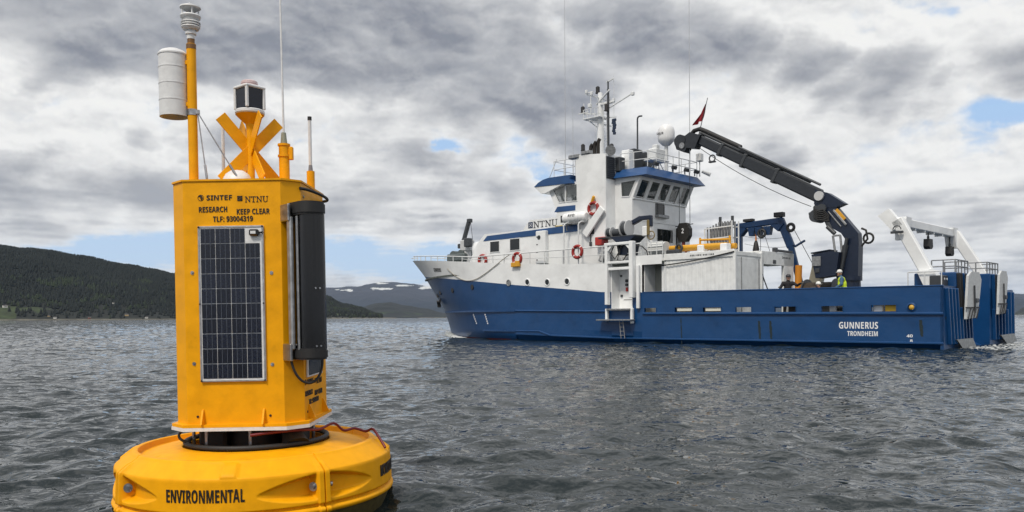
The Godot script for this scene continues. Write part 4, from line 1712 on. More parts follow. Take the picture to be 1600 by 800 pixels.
	for t in [0.36, 0.24]:
		for k in 5:
			var y := 1.42 - 0.125 * k
			var b := bow_at(t - 0.003 * k, y, -1.0, 0.004)
			var fw := (bow_at(t + 0.01, y, -1.0) - bow_at(t - 0.01, y, -1.0)).normalized()
			part("draught_mark", mb().bar(b - fw * 0.05, b + fw * 0.05, 0.008, 0.085), white_print, hull)
	# growth running down below the scuppers
	for s in [[11.26, 1.20, -0.05, 0.10], [7.34, 1.05, 0.27, 0.20], [6.82, 1.05, 0.27, 0.20], [0.80, 1.08, 0.46, 0.22]]:
		var xs := PackedVector2Array()
		var n := 9
		for k in n:
			var f := float(k) / (n - 1)
			xs.append(Vector2(s[0] + s[3] * 0.6 * (0.5 - 0.3 * absf(f - 0.45)) - 0.05 * f + 0.012 * sin(f * 23.0 + s[0]), lerpf(s[1], s[2], f)))
		for k in n:
			var f := 1.0 - float(k) / (n - 1)
			xs.append(Vector2(s[0] - s[3] * 0.6 * (0.5 - 0.3 * absf(f - 0.45)) - 0.05 * f + 0.012 * sin(f * 31.0), lerpf(s[1], s[2], f)))
		part("weed_streak", mb().prism(xs, V(0, 0, -4.701), V(1, 0, 0), Vector3.UP, V(0, 0, -0.004)), mat("green_black_growth", lin(0.013, 0.030, 0.040), 0.7, 0.0, "dirty", 4.0), hull)
	# ---- decks
	m = mb()
	m.box(V(8.2, 1.15, 0), V(10.4, 0.1, 9.14))
	m.box(V(1.5, 1.15, -3.1), V(3.0, 0.1, 2.98))
	m.box(V(1.5, 1.15, 3.1), V(3.0, 0.1, 2.98))
	part("working_deck", m, deckm, ship)
	m = mb()
	var dk := PackedVector2Array([Vector2(12.3, -4.66), Vector2(22.0, -4.66)])
	for i in 13:
		var b := bow_at((i + 1) / 14.0, 4.2, -1.0, -0.05)
		dk.append(Vector2(b.x, b.z))
	for i in 13:
		var b := bow_at((13 - i) / 14.0, 4.2, 1.0, -0.05)
		dk.append(Vector2(b.x, b.z))
	dk.append_array(PackedVector2Array([Vector2(22.0, 4.66), Vector2(12.3, 4.66)]))
	m.prism(dk, V(0, 3.80, 0), V(1, 0, 0), V(0, 0, 1), V(0, 0.1, 0))
	part("upper_deck", m, deckm, ship)
	# ---- stern
	m = mb()
	for z in [[-4.70, -1.45], [1.20, 4.70]]:
		m.box(V(0.06, 0.85, (z[0] + z[1]) * 0.5), V(0.12, 2.98, z[1] - z[0]))
	m.box(V(0.75, 2.0, -2.35), V(1.5, 1.78, 1.90), 0.04)
	m.box(V(0.75, 2.05, 1.95), V(1.5, 1.88, 1.5), 0.04)
	m.box(V(1.5, 1.1, -1.40), V(3.0, 2.6, 0.10))
	m.box(V(1.5, 1.1, 1.15), V(3.0, 2.6, 0.10))
	var tr := part("transom", m, blue, ship)
	part("stern_ramp", mb().prism(P2([-0.55, -0.35, 3.2, 1.21, 3.2, 0.9, -0.55, -0.75]), V(0, 0, -1.35), V(1, 0, 0), V(0, 1, 0), V(0, 0, 2.45)), blue, tr)
	for k in 8:
		var z := -4.55 + 0.37 * k
		var y1 := 2.26 if k < 4 else 1.55
		part("fender_rib", mb().bar(V(-0.06, y1, z + (2.26 - y1) * 0.16), V(-0.06, 0.16, z + 0.36), 0.11, 0.14, 0.02), blue, tr)
	for k in 7:
		var z := 1.45 + 0.48 * k
		part("fender_rib", mb().bar(V(-0.06, 2.26 if k > 4 else 1.5, z), V(-0.06, 0.2, z + 0.10), 0.10, 0.14, 0.02), blue, tr)
	for k in 6:
		part("roller_rib", mb().bar(V(-0.05, 2.86, -3.18 + 0.26 * k), V(-0.05, 1.2, -2.86 + 0.26 * k), 0.10, 0.13, 0.02), dark if k < 2 else (greyd if k % 2 else blue), tr)  # first two ribs blackened to read as the dark slot beside the door
	for k in 4:
		part("roller_rib", mb().bar(V(-0.05, 2.96, 1.42 + 0.27 * k), V(-0.05, 1.35, 1.58 + 0.27 * k), 0.10, 0.13, 0.02), greyd if k % 2 else blue, tr)
	for pl in [[-3.9, 0.34, -2.0, 0.36, -1.45, -0.06, -3.05, -0.10], [1.9, 0.40, 4.0, 0.43, 4.4, 0.08, 2.85, 0.0]]:
		var tb := mb().prism(P2(pl), V(-0.16, 0, 0), V(0, 0, 1), V(0, 1, 0), V(-0.06, 0, 0))
		part("trim_tab", tb, mat("grey_plate", lin(0.40, 0.42, 0.43), 0.5, 0.2, "metal", 0.8), tr)
	m = mb()
	m.box(V(0.5, 2.55, -3.62), V(0.5, 0.42, 0.55), 0.03)
	part("hinge_block", m, greyd, tr)
	var lugs := mb()
	for z in [-3.48, -3.76]:
		part("hinge_hole", mb().cyl(V(0.24, 2.62, z), V(0.256, 2.62, z), 0.045, 0.045, 12), shipw, tr)
	part("port_light", mb().lathe(P2([0.0, 0.0, 0.17, 0.0, 0.17, 0.03, 0.12, 0.05]), Transform3D(Basis(Vector3.RIGHT, -PI / 2), V(1.12, 1.56, -4.70)), 24), blue, tr)
	part("port_light_lens", mb().ball(V(1.10, 1.55, -4.74), V(0.10, 0.10, 0.07), 8, 14), mat("ochre_lens", lin(0.55, 0.33, 0.04), 0.3), tr)
	# guard rails on the two raised blocks
	for g in [[-2.68, -1.12, 2.90], [1.50, 3.1, 2.98]]:
		m = mb()
		var h := 0.50
		railing(m, [V(1.05, g[2], g[0]), V(0.2, g[2], g[0]), V(0.2, g[2], g[1]), V(1.05, g[2], g[1])], h, [0.5, 1.0], 0.42, 0.026)
		part("guard_rail", m, galv, tr)
	m = mb()
	railing(m, [V(1.5, 2.36, -3.95), V(0.3, 2.36, -3.95)], 0.55, [1.0], 0.6, 0.022)
	part("guard_rail", m, railm, tr)
	# stern gallows
	var ga := part("stern_gallows", mb().prism(P2([0.98, 2.40, 0.36, 2.40, 0.62, 2.98, 1.22, 2.95]), V(0, 0, -3.85), V(1, 0, 0), V(0, 1, 0), V(0, 0, 0.62)), shipw, ship)
	m = mb()
	m.bar(V(0.93, 2.90, -3.54), V(2.02, 5.02, -3.54), 0.34, 0.44, 0.03)
	m.prism(P2([1.78, 4.80, 2.18, 4.58, 2.72, 5.22, 2.30, 5.47]), V(0, 0, -3.71), V(1, 0, 0), V(0, 1, 0), V(0, 0, 0.34))
	part("leg", m, shipw, ga)
	m = mb()
	m.bar(V(0.75, 2.90, 3.2), V(1.95, 4.95, 3.2), 0.34, 0.44, 0.03)
	m.prism(P2([0.9, 2.3, 0.2, 2.3, 0.5, 3.0, 1.1, 3.0]), V(0, 0, 2.95), V(1, 0, 0), V(0, 1, 0), V(0, 0, 0.5))
	part("leg", m, shipw, ga)
	m = mb()
	m.box(V(2.02, 4.93, -0.17), V(0.36, 0.34, 6.9), 0.03)
	m.prism(P2([2.6, 5.16, 3.2, 5.16, 3.2, 4.25, 2.98, 4.25]), V(1.80, 0, 0), V(0, 0, 1), V(0, 1, 0), V(0.44, 0, 0))
	m.prism(P2([-2.6, 5.16, -3.2, 5.16, -3.2, 4.25, -2.98, 4.25]), V(1.80, 0, 0), V(0, 0, 1), V(0, 1, 0), V(0.44, 0, 0))
	part("cross_beam", m, shipw, ga)
	for k in 4:
		part("stiffener", mb().box(V(2.02, 4.73, -2.0 + 1.1 * k), V(0.34, 0.10, 0.07), 0.01), shipw, ga)
	part("lug", mb().prism(P2([2.0, 5.15, 2.55, 5.15, 2.30, 4.85]), V(0, 0, 3.48), V(1, 0, 0), V(0, 1, 0), V(0, 0, 0.06)), greyd, ga)
	m = mb()
	m.torus(V(1.93, 4.60, -3.86), PORT, 0.15, 0.02, 16, 6, 0.0, PI)
	m.box(V(1.93, 4.50, -3.86), V(0.46, 0.09, 0.12), 0.01)
	part("deck_lamp", m, greyd, ga)
	# ---- forecastle house
	m = mb()
	m.prism(P2([16.3, 3.90, 26.9, 3.90, 26.35, 4.94, 25.90, 5.64, 25.23, 6.16, 16.3, 6.16]), V(0, 0, -3.98), V(1, 0, 0), V(0, 1, 0), V(0, 0, 7.96))
	var house_ := part("deck_house", m, shipw, ship)
	part("house_band", mb().prism(P2([25.34, 5.76, 18.0, 5.78, 18.0, 6.15, 25.0, 6.04]), V(0, 0, -3.983), V(1, 0, 0), V(0, 1, 0), V(0, 0, -0.02)), roofb, house_)
	part("upper_bulwark", mb().prism(P2([22.03, 6.14, 22.03, 6.26, 21.55, 6.68, 19.2, 6.66, 19.2, 6.14]), V(0, 0, -3.978), V(1, 0, 0), V(0, 1, 0), V(0, 0, 0.10)), shipw, house_)
	text_part("NTNU", 1.78, 0.36, V(20.38, 6.385, -3.992), AFT, Vector3.UP, dark_print, house_, "lettering", "Droid Serif", false)
	m = mb()
	var t2 := mb()
	for k in 4:
		var q := Basis(Vector3(0, 0, 1), k * PI / 2)
		t2.box(q * V(0, 0.135, 0), V(0.34, 0.07, 0.012), 0.004, q)
	t2.torus(Vector3.ZERO, Vector3(0, 0, 1), 0.065, 0.020, 18, 6)
	m.add(t2, Transform3D(Basis(AFT, Vector3.UP, PORT), V(21.50, 6.385, -3.984)))
	part("emblem", m, mat("emblem_blue", lin(0.014, 0.035, 0.10), 0.5), house_)
	for w in [[24.74, 23.99, 5.07, 5.67], [23.10, 22.34, 5.08, 5.71]]:
		window(house_, [Vector2(-w[0], w[2]), Vector2(-w[1], w[2]), Vector2(-w[1], w[3]), Vector2(-w[0], w[3])], V(0, 0, -3.98), AFT, Vector3.UP, shipw)
	# pilot locker with its dark round window
	m = mb().box(V(20.52, 5.08, -4.12), V(0.72, 1.80, 0.26), 0.03)
	var lk := part("locker", m, shipw, house_)
	part("locker_window", mb().cyl(V(20.62, 5.62, -4.24), V(20.62, 5.62, -4.262), 0.12, 0.12, 20), glass, ship)
	for k in 4:
		part("handle", mb().box(V(20.76, 4.40 + 0.42 * k, -4.26), V(0.10, 0.05, 0.03), 0.01), greyd, ship)
	part("vent", mb().box(V(19.02, 6.52, -3.985), V(0.48, 0.36, 0.04), 0.01), dark, house_)  # black slab, the shade inside the vent slot put into its colour
	part("yellow_mat", mb().box(V(19.4, 6.17, -3.90), V(0.55, 0.06, 0.2), 0.02), mat("straw_yellow", lin(0.6, 0.45, 0.12), 0.7), house_)
	m = mb()
	for x in [18.55, 17.55]:
		m.tube(PackedVector3Array([V(x, 3.95, -4.55), V(x, 6.05, -4.55), V(x - 0.03, 6.16, -4.50), V(x - 0.10, 6.22, -4.38), V(x - 0.10, 6.22, -4.05)]), 0.035, 8)
	part("davit_pipes", m, railm, house_)
	part("arched_door", mb().prism(P2([16.95, 5.55, 17.30, 5.55, 17.30, 5.90, 17.24, 6.02, 17.125, 6.07, 17.01, 6.02, 16.95, 5.90]), V(0, 0, -3.982), V(1, 0, 0), V(0, 1, 0), V(0, 0, -0.02)), dark, house_)  # flat black shape coloured as the dark inside of the doorway
	m = mb()
	m.cyl(V(17.15, 5.05, -4.05), V(17.15, 5.75, -4.05), 0.03, 0.03, 8)
	m.box(V(17.15, 5.05, -4.05), V(0.12, 0.22, 0.12), 0.02)
	part("hose_reel", m, greyd, house_)
	# slanting white arm
	part("slanting_arm", mb().bar(V(17.45, 5.52, -4.15), V(16.26, 6.82, -4.15), 0.12, 0.42, 0.02), shipw, house_)
	# ---- wheelhouse and funnel casing
	m = mb()
	m.prism(P2([15.1, 6.16, 19.6, 6.16, 19.55, 6.95, 19.73, 7.33, 15.1, 7.33]), V(0, 0, -3.2), V(1, 0, 0), V(0, 1, 0), V(0, 0, 4.9))
	m.prism(P2([14.60, 8.37, 20.20, 8.37, 20.22, 8.42, 14.58, 8.42]), V(0, 0, -3.2), V(1, 0, 0), V(0, 1, 0), V(0, 0, 4.9))
	for w in [[15.1, 7.33, 15.28, 7.42, 14.86, 8.18, 14.80, 8.37, 14.60, 8.37], [15.1, 7.33, 15.9, 7.33, 15.74, 7.45, 15.28, 7.42], [15.74, 7.45, 15.9, 7.33, 16.3, 7.33, 16.3, 8.37, 15.78, 8.37, 15.78, 8.16], [14.86, 8.18, 15.78, 8.16, 15.78, 8.37, 14.80, 8.37]]:
		m.prism(P2(w), V(0, 0, -3.2), V(1, 0, 0), V(0, 1, 0), V(0, 0, 0.07))
	for w in [[15.1, 7.33, 15.4, 7.33, 14.9, 8.37, 14.60, 8.37], [16.4, 7.33, 16.7, 7.33, 16.7, 8.37, 16.4, 8.37], [18.0, 7.33, 18.25, 7.33, 18.25, 8.37, 18.0, 8.37], [19.5, 7.33, 19.73, 7.33, 20.2, 8.37, 19.9, 8.37]]:
		m.prism(P2(w), V(0, 0, 1.63), V(1, 0, 0), V(0, 1, 0), V(0, 0, 0.07))
	for k in 6:
		var zz := -3.10 + 4.7 * k / 5.0
		m.bar(V(15.10, 7.33, zz), V(14.60, 8.38, zz), 0.24, 0.10, 0.01, V(-1, -0.5, 0))
		m.bar(V(19.70, 7.33, zz), V(20.17, 8.38, zz), 0.16, 0.08, 0.01, V(1, -0.5, 0))
	m.bar(V(14.64, 8.30, -3.1), V(14.64, 8.30, 1.6), 0.08, 0.20)
	m.prism(P2([15.1, 3.9, 17.0, 3.9, 17.0, 6.2, 15.1, 6.2]), V(0, 0, -3.199), V(1, 0, 0), V(0, 1, 0), V(0, 0, 4.898))
	m.prism(P2([17.6, 6.15, 19.6, 6.15, 19.55, 6.95, 19.73, 7.33, 17.6, 7.33]), V(0, 0, -3.985), V(1, 0, 0), V(0, 1, 0), V(0, 0, 0.784))
	m.prism(P2([17.6, 8.37, 20.20, 8.37, 20.22, 8.42, 17.6, 8.42]), V(0, 0, -3.985), V(1, 0, 0), V(0, 1, 0), V(0, 0, 0.784))
	for w in [[17.6, 7.33, 18.10, 7.33, 18.10, 8.37, 17.6, 8.37], [18.84, 7.41, 18.93, 7.41, 18.93, 8.28, 18.84, 8.28], [18.1, 7.33, 19.73, 7.33, 19.36, 7.45, 18.1, 7.41], [18.1, 8.26, 19.86, 8.29, 20.2, 8.37, 18.1, 8.37], [19.36, 7.45, 19.73, 7.33, 20.2, 8.37, 19.86, 8.29]]:
		m.prism(P2(w), V(0, 0, -3.985), V(1, 0, 0), V(0, 1, 0), V(0, 0, 0.06))
	var wh := part("wheelhouse", m, shipw, ship)
	m = mb()
	m.box(V(18.9, 7.60, -1.0), V(0.7, 0.55, 3.8), 0.05)
	m.box(V(17.0, 7.62, 0.2), V(0.8, 0.58, 0.7), 0.08)
	m.box(V(15.7, 7.50, -1.4), V(0.5, 0.35, 1.6), 0.05)
	m.box(V(17.6, 8.33, -1.0), V(4.0, 0.06, 4.0), 0.0)
	part("console", m, dark, wh)
	m = mb()
	m.prism(P2([16.18, 3.92, 18.05, 3.92, 18.2, 9.50, 17.97, 9.80, 16.18, 9.62]), V(0, 0, -3.99), V(1, 0, 0), V(0, 1, 0), V(0, 0, 2.4))
	var fu := part("funnel_casing", m, shipw, ship)
	m = mb()
	m.box(V(16.155, 8.92, -3.62), V(0.05, 1.14, 0.68), 0.01)
	part("louvre_panel", m, greyd, fu)
	for k in 11:
		part("louvre", mb().box(V(16.12, 8.42 + 0.1 * k, -3.62), V(0.04, 0.03, 0.62), 0.0, Basis(Vector3.BACK, 0.5)), greyd, fu)
	for k in 3:
		var b := V(18.42 - 0.18 * k, 9.6, -2.45 + 0.10 * k)
		part("exhaust_pipe", mb().tube(PackedVector3Array([b, b + V(0, 0.75 + 0.12 * k, 0), b + V(-0.02, 0.92 + 0.13 * k, 0), b + V(-0.12, 1.02 + 0.14 * k, 0)]), 0.10, 12), mat("sooty_steel", lin(0.028, 0.024, 0.022), 0.7, 0.3, "dirty", 3.0), fu)
	m = mb()
	m.box(V(17.5, 9.86, -3.9), V(0.6, 0.16, 0.3), 0.02)
	m.box(V(18.3, 9.75, -3.9), V(0.7, 0.22, 0.35), 0.04)
	part("deck_lamp", m, galv, fu)
	part("horn", mb().cyl(V(16.3, 9.85, -3.5), V(16.05, 9.78, -3.75), 0.12, 0.27, 18), galv, fu)
	# windows on the port wing
	window(wh, [Vector2(-19.86, 8.29), Vector2(-19.36, 7.45), Vector2(-18.93, 7.43), Vector2(-18.93, 8.27)], V(0, 0, -3.986), AFT, Vector3.UP, shipw, "window", 0.04, clear_glass)
	window(wh, [Vector2(-18.84, 8.27), Vector2(-18.84, 7.43), Vector2(-18.10, 7.41), Vector2(-18.10, 8.26)], V(0, 0, -3.986), AFT, Vector3.UP, shipw, "window", 0.04, clear_glass)
	part("wing_band", mb().prism(P2([19.71, 6.93, 19.48, 7.21, 18.22, 7.18, 18.22, 6.90]), V(0, 0, -3.987), V(1, 0, 0), V(0, 1, 0), V(0, 0, -0.02)), roofb, wh)
	# after wheelhouse windows: one to port, five aft in slanting frames
	window(wh, [Vector2(-15.78, 8.16), Vector2(-15.74, 7.45), Vector2(-15.28, 7.42), Vector2(-14.86, 8.18)], V(0, 0, -3.2), AFT, Vector3.UP, shipw, "window", 0.05, clear_glass)
	var o := V(15.1, 7.32, -3.2)
	var eup := (V(14.58, 8.42, -3.2) - o).normalized()
	var wd := 4.9 / 5.0
	for k in 3:
		part("pane", mb().box(V([15.7, 17.35, 18.9][k], 7.85, 1.665), V([1.4, 1.3, 1.3][k], 1.02, 0.012)), clear_glass, wh)
	for k in 5:
		var a := k * wd + 0.13
		var b := (k + 1) * wd - 0.13
		window(wh, [Vector2(a, 0.12), Vector2(b, 0.12), Vector2(b, 1.04), Vector2(a, 1.04)], o, V(0, 0, 1), eup, shipw, "window", 0.05, clear_glass)
	part("sill", mb().box(V(15.07, 7.30, -0.75), V(0.10, 0.10, 4.92), 0.02), shipw, wh)
	window(wh, [Vector2(-1.15, 6.65), Vector2(-0.40, 6.65), Vector2(-0.40, 7.20), Vector2(-1.15, 7.20)], V(15.1, 0, 0), V(0, 0, 1), Vector3.UP, greyd, "window", 0.03)
	part("window_box", mb().box(V(15.0, 6.55, -0.70), V(0.25, 0.16, 1.0), 0.02), galv, wh)
	for k in 3:
		window(wh, [Vector2(-1.0 + 0.47 * k, 5.25), Vector2(-0.57 + 0.47 * k, 5.25), Vector2(-0.57 + 0.47 * k, 5.88), Vector2(-1.0 + 0.47 * k, 5.88)], V(15.1, 0, 0), V(0, 0, 1), Vector3.UP, greyd, "window", 0.02)
	part("door", mb().box(V(15.08, 5.35, 0.95), V(0.06, 1.4, 0.42), 0.02), glass, wh)
	# roof with its sloping blue edge
	m = mb()
	var lo_ := [V(14.05, 8.36, -3.45), V(16.3, 8.40, -3.45), V(16.3, 8.40, 2.05), V(14.05, 8.36, 2.05)]
	var hi_ := [V(14.5, 8.88, -2.75), V(16.3, 8.88, -3.0), V(16.3, 8.88, 1.95), V(14.5, 8.88, 1.95)]
	for k in 4:
		var j := (k + 1) % 4
		m.quad(lo_[k], lo_[j], hi_[j], hi_[k], (lo_[k] + lo_[j]) * 0.5 - V(15.5, 8.4, -0.7))
	m.quad(lo_[0], lo_[1], lo_[2], lo_[3], Vector3.DOWN)
	m.quad(hi_[0], hi_[1], hi_[2], hi_[3], Vector3.UP)
	m.box(V(17.2, 8.62, -0.6), V(2.6, 0.5, 4.6))
	var rf := part("roof", m, roofb, ship)
	part("forward_visor", mb().prism(P2([20.98, 8.42, 20.66, 8.62, 20.3, 8.745, 19.88, 8.80, 18.32, 8.77, 18.40, 8.57, 18.22, 8.32]), V(0, 0, -4.25), V(1, 0, 0), V(0, 1, 0), V(0, 0, 6.3)), roofb, rf)
	part("visor_soffit", mb().prism(P2([20.96, 8.415, 20.50, 8.02, 20.2, 8.0, 18.9, 8.345]), V(0, 0, -4.22), V(1, 0, 0), V(0, 1, 0), V(0, 0, 6.2)), shipw, rf)
	# rails on the roofs
	m = mb()
	railing(m, [V(16.0, 8.9, -3.0), V(14.5, 8.9, -2.7), V(14.5, 8.9, 1.9), V(17.5, 8.9, 1.9)], 0.80, [0.5, 1.0], 0.75, 0.022)
	part("roof_railing", m, railm, rf)
	m = mb()
	railing(m, [V(18.3, 8.8, -3.9), V(19.8, 8.8, -3.9), V(19.8, 8.8, 1.8)], 0.9, [0.5, 1.0], 0.8, 0.020)
	m.cyl(V(20.2, 8.75, -3.9), V(19.6, 9.8, -3.9), 0.02, 0.02, 6)
	part("roof_railing", m, railm, rf)
	m = mb()
	m.box(V(16.2, 9.5, -1.6), V(0.7, 1.25, 0.75), 0.03)
	part("ventilator", m, greyd, rf)
	part("ventilator", mb().box(V(16.3, 9.5, -0.4), V(0.6, 1.25, 0.75), 0.03), greyd, rf)
	part("ventilator", mb().box(V(16.1, 9.15, -2.95), V(0.4, 0.75, 0.5), 0.03), greyd, rf)
	part("air_unit", mb().box(V(16.1, 9.45, -2.25), V(0.5, 1.1, 0.4), 0.03), shipw, rf)
	m = mb()
	m.box(V(15.2, 9.85, -0.9), V(0.55, 0.55, 0.9), 0.06)
	m.box(V(15.1, 10.18, -1.1), V(0.3, 0.25, 0.3), 0.03)
	m.box(V(15.2, 9.5, -0.9), V(0.75, 0.08, 1.3), 0.02)
	for k in 4:
		m.cyl(V(15.0 + 0.4 * (k % 2), 8.9, -1.4 + 1.0 * (k / 2)), V(15.2, 9.5, -0.9 + 0.2 * (k / 2)), 0.025, 0.025, 6)
	part("radar_pedestal", m, railm, rf)
	for p in [[14.6, 9.0, -2.0], [14.55, 9.0, -0.4], [14.5, 9.0, 0.7], [14.45, 9.0, 1.6]]:
		m = mb()
		m.box(V(p[0] - 0.12, p[1] + 0.12, p[2]), V(0.18, 0.20, 0.34), 0.03, Basis(Vector3.BACK, 0.4))
		m.cyl(V(p[0], p[1] - 0.1, p[2]), V(p[0], p[1] + 0.1, p[2]), 0.03, 0.03, 6)
		part("floodlight", m, greyd, rf)
	m = mb()
	m.cyl(V(14.35, 8.9, 1.95), V(14.35, 9.9, 1.95), 0.03, 0.03, 6)
	m.box(V(14.35, 9.95, 1.95), V(0.30, 0.45, 0.36), 0.04)
	m.cyl(V(14.3, 9.2, 2.1), V(13.9, 9.0, 2.3), 0.08, 0.12, 12)
	part("camera_post", m, railm, rf)
	# satellite dome
	var sd := part("satellite_dome", mb().lathe(P2([0.0, 10.52, 0.20, 10.56, 0.42, 10.78, 0.46, 10.95, 0.46, 11.28, 0.43, 11.45, 0.34, 11.60, 0.20, 11.70, 0.0, 11.74]), Transform3D(Basis.IDENTITY, V(15.50, 0, 0.45)), 28), mat("dome_white", lin(0.72, 0.73, 0.74), 0.4), ship)
	part("pedestal", mb().cyl(V(15.50, 8.9, 0.45), V(15.50, 10.55, 0.45), 0.10, 0.10, 14), railm, sd)
	text_part("SAILOR", 0.42, 0.13, V(15.58, 11.16, -0.02), V(-0.98, 0, 0.05).normalized(), Vector3.UP, dark_print, sd)
	# mast
	var ma := V(19.68, 0, 0)
	var mst := part("mast", mb().lathe(P2([0.30, 8.6, 0.27, 9.8, 0.21, 12.0, 0.18, 13.2, 0.15, 14.15, 0.0, 14.2]), Transform3D(Basis.IDENTITY, ma), 14), shipw, ship)
	m = mb()
	m.cyl(ma + V(-0.72, 9.6, -0.2), ma + V(-0.72, 14.2, -0.2), 0.07, 0.07, 10)
	m.cyl(ma + V(-0.72, 13.9, -0.2), ma + V(-0.72, 14.65, -0.2), 0.045, 0.045, 8)
	part("exhaust_riser", m, greyd, mst)
	m = mb()
	for k in 22:
		m.cyl(ma + V(-0.42, 9.8 + 0.17 * k, -0.25), ma + V(-0.42, 9.8 + 0.17 * k, 0.05), 0.014, 0.014, 5)
	for z in [-0.25, 0.05]:
		m.cyl(ma + V(-0.42, 9.6, z), ma + V(-0.42, 13.5, z), 0.018, 0.018, 6)
	part("ladder", m, railm, mst)
	m = mb()
	m.bar(ma + V(0.1, 12.95, 0), ma + V(1.15, 13.15, -0.1), 0.09, 0.07)
	m.bar(ma + V(0.55, 13.1, -0.4), ma + V(1.35, 13.1, -0.4), 0.05, 0.05)
	m.cyl(ma + V(1.15, 13.1, -0.1), ma + V(1.15, 13.75, -0.1), 0.03, 0.03, 6)
	m.cyl(ma + V(0.55, 13.1, -0.2), ma + V(0.55, 14.3, -0.2), 0.03, 0.03, 6)
	m.bar(ma + V(0.35, 14.27, -0.2), ma + V(0.8, 14.27, -0.2), 0.05, 0.05)
	m.bar(ma + V(-0.4, 13.05, -0.1), ma + V(-2.3, 13.62, -0.15), 0.06, 0.05)
	m.box(ma + V(-2.4, 13.62, -0.15), V(0.18, 0.20, 0.14), 0.02)
	m.bar(ma + V(-0.2, 12.65, -0.1), ma + V(-1.2, 12.55, -0.1), 0.05, 0.05)
	m.bar(ma + V(0.2, 13.5, -0.1), ma + V(-0.9, 14.1, -0.3), 0.10, 0.10, 0.02)
	m.cyl(ma + V(-1.05, 11.9, -0.1), ma + V(-1.05, 15.0, -0.1), 0.014, 0.010, 6)
	m.bar(ma + V(-0.6, 14.6, -0.2), ma + V(-1.1, 14.72, -0.2), 0.06, 0.06)
	m.bar(ma + V(0.0, 10.6, -0.1), ma + V(1.1, 10.95, -0.2), 0.05, 0.05)
	m.box(ma + V(0.35, 12.72, 0), V(1.2, 0.06, 0.9), 0.01)
	for k in 5:
		m.cyl(ma + V(-0.2 + 0.28 * k, 12.72, -0.42), ma + V(-0.2 + 0.28 * k, 13.25, -0.42), 0.018, 0.018, 6)
	m.cyl(ma + V(-0.25, 13.25, -0.42), ma + V(0.95, 13.25, -0.42), 0.018, 0.018, 6)
	m.bar(ma + V(0.1, 12.1, 0), ma + V(0.85, 12.7, 0), 0.06, 0.05)
	m.bar(ma + V(0.0, 13.85, -1.3), ma + V(0.0, 13.85, 1.3), 0.06, 0.06)
	m.bar(ma + V(0.0, 12.4, -1.0), ma + V(0.0, 12.4, 1.0), 0.06, 0.06)
	m.box(ma + V(-0.55, 13.45, -0.1), V(0.9, 0.14, 0.16), 0.03)
	m.box(ma + V(0.62, 13.5, -0.2), V(0.22, 0.24, 0.2), 0.03)
	for zz in [-1.25, -0.8, 0.8, 1.25]:
		m.box(ma + V(0.0, 13.98, zz), V(0.14, 0.20, 0.14), 0.02)
	m.cyl(ma + V(0.3, 10.0, -0.3), ma + V(0.12, 12.7, -0.25), 0.016, 0.016, 6)
	part("yard", m, railm, mst)
	for p in [[0.15, 14.2, -0.05], [1.15, 13.2, -0.2], [-0.72, 12.98, -0.35], [1.15, 11.0, -0.2], [-0.95, 10.7, -0.2]]:
		m = mb()
		m.cyl(ma + V(p[0], p[1], p[2]), ma + V(p[0], p[1] + 0.28, p[2]), 0.12, 0.12, 10)
		m.cyl(ma + V(p[0], p[1] + 0.28, p[2]), ma + V(p[0], p[1] + 0.36, p[2]), 0.13, 0.06, 10)
		m.cyl(ma + V(p[0], p[1] - 0.05, p[2]), ma + V(p[0], p[1], p[2]), 0.14, 0.14, 10)
		part("navigation_lamp", m, dark, mst)
	# whip aerials and poles
	for a in [[V(21.5, 8.75, -1.0), 20.5, 0.02], [V(14.05, 8.9, 0.5), 19.5, 0.02], [V(20.4, 8.75, -1.6), 13.2, 0.02], [V(17.6, 8.9, 0.6), 11.2, 0.016]]:
		m = mb()
		m.cyl(a[0], a[0] + V(0, 1.2, 0), a[2] * 1.6, a[2] * 1.6, 8)
		m.cyl(a[0] + V(0, 1.2, 0), V(a[0].x, a[1], a[0].z), a[2], a[2] * 0.5, 6)
		part("whip_aerial", m, mat("aerial_grey", lin(0.45, 0.47, 0.49), 0.5), ship)
	m = mb()
	m.tube(PackedVector3Array([V(16.5, 8.9, -0.8), V(16.5, 11.95, -0.8), V(16.47, 12.05, -0.8), V(16.38, 12.1, -0.8), V(16.2, 12.08, -0.8)]), 0.045, 8)
	part("vent_pole", m, greyd, ship)
	# ---- fore railings
	var fr := []
	for x in [13.5, 15.9, 19.85, 22.0]:
		fr.append(V(x, sheer_mid(x), -4.66))
	for i in 14:
		fr.append(bow_at((i + 1) / 15.0, sheer((i + 1) / 15.0), -1.0, -0.03))
	for side in [-1.0, 1.0]:
		m = mb()
		for i in fr.size() - 1:
			var a: Vector3 = fr[i] * V(1, 1, -side)
			var b: Vector3 = fr[i + 1] * V(1, 1, -side)
			var ta := maxf(a.y + 0.30, 4.80)
			var tb2 := maxf(b.y + 0.30, 4.80)
			m.cyl(V(a.x, ta, a.z), V(b.x, tb2, b.z), 0.032, 0.032, 8)
			if a.x < 26.0:
				m.cyl(V(a.x, (ta + a.y) * 0.5, a.z), V(b.x, (tb2 + b.y) * 0.5, b.z), 0.018, 0.018, 6)
			var n := maxi(1, int(round(a.distance_to(b) / 1.35)))
			for k in n:
				var p := a.lerp(b, float(k) / n)
				m.cyl(p, V(p.x, lerpf(ta, tb2, float(k) / n), p.z), 0.026, 0.026, 6, false)
		part("fore_railing", m, railm, tops)
	m = mb()
	m.torus(V(36.72, 5.55, 0), Vector3.UP, 0.28, 0.03, 14, 6, -PI / 2, PI / 2)
	part("bow_rail", m, railm, tops)
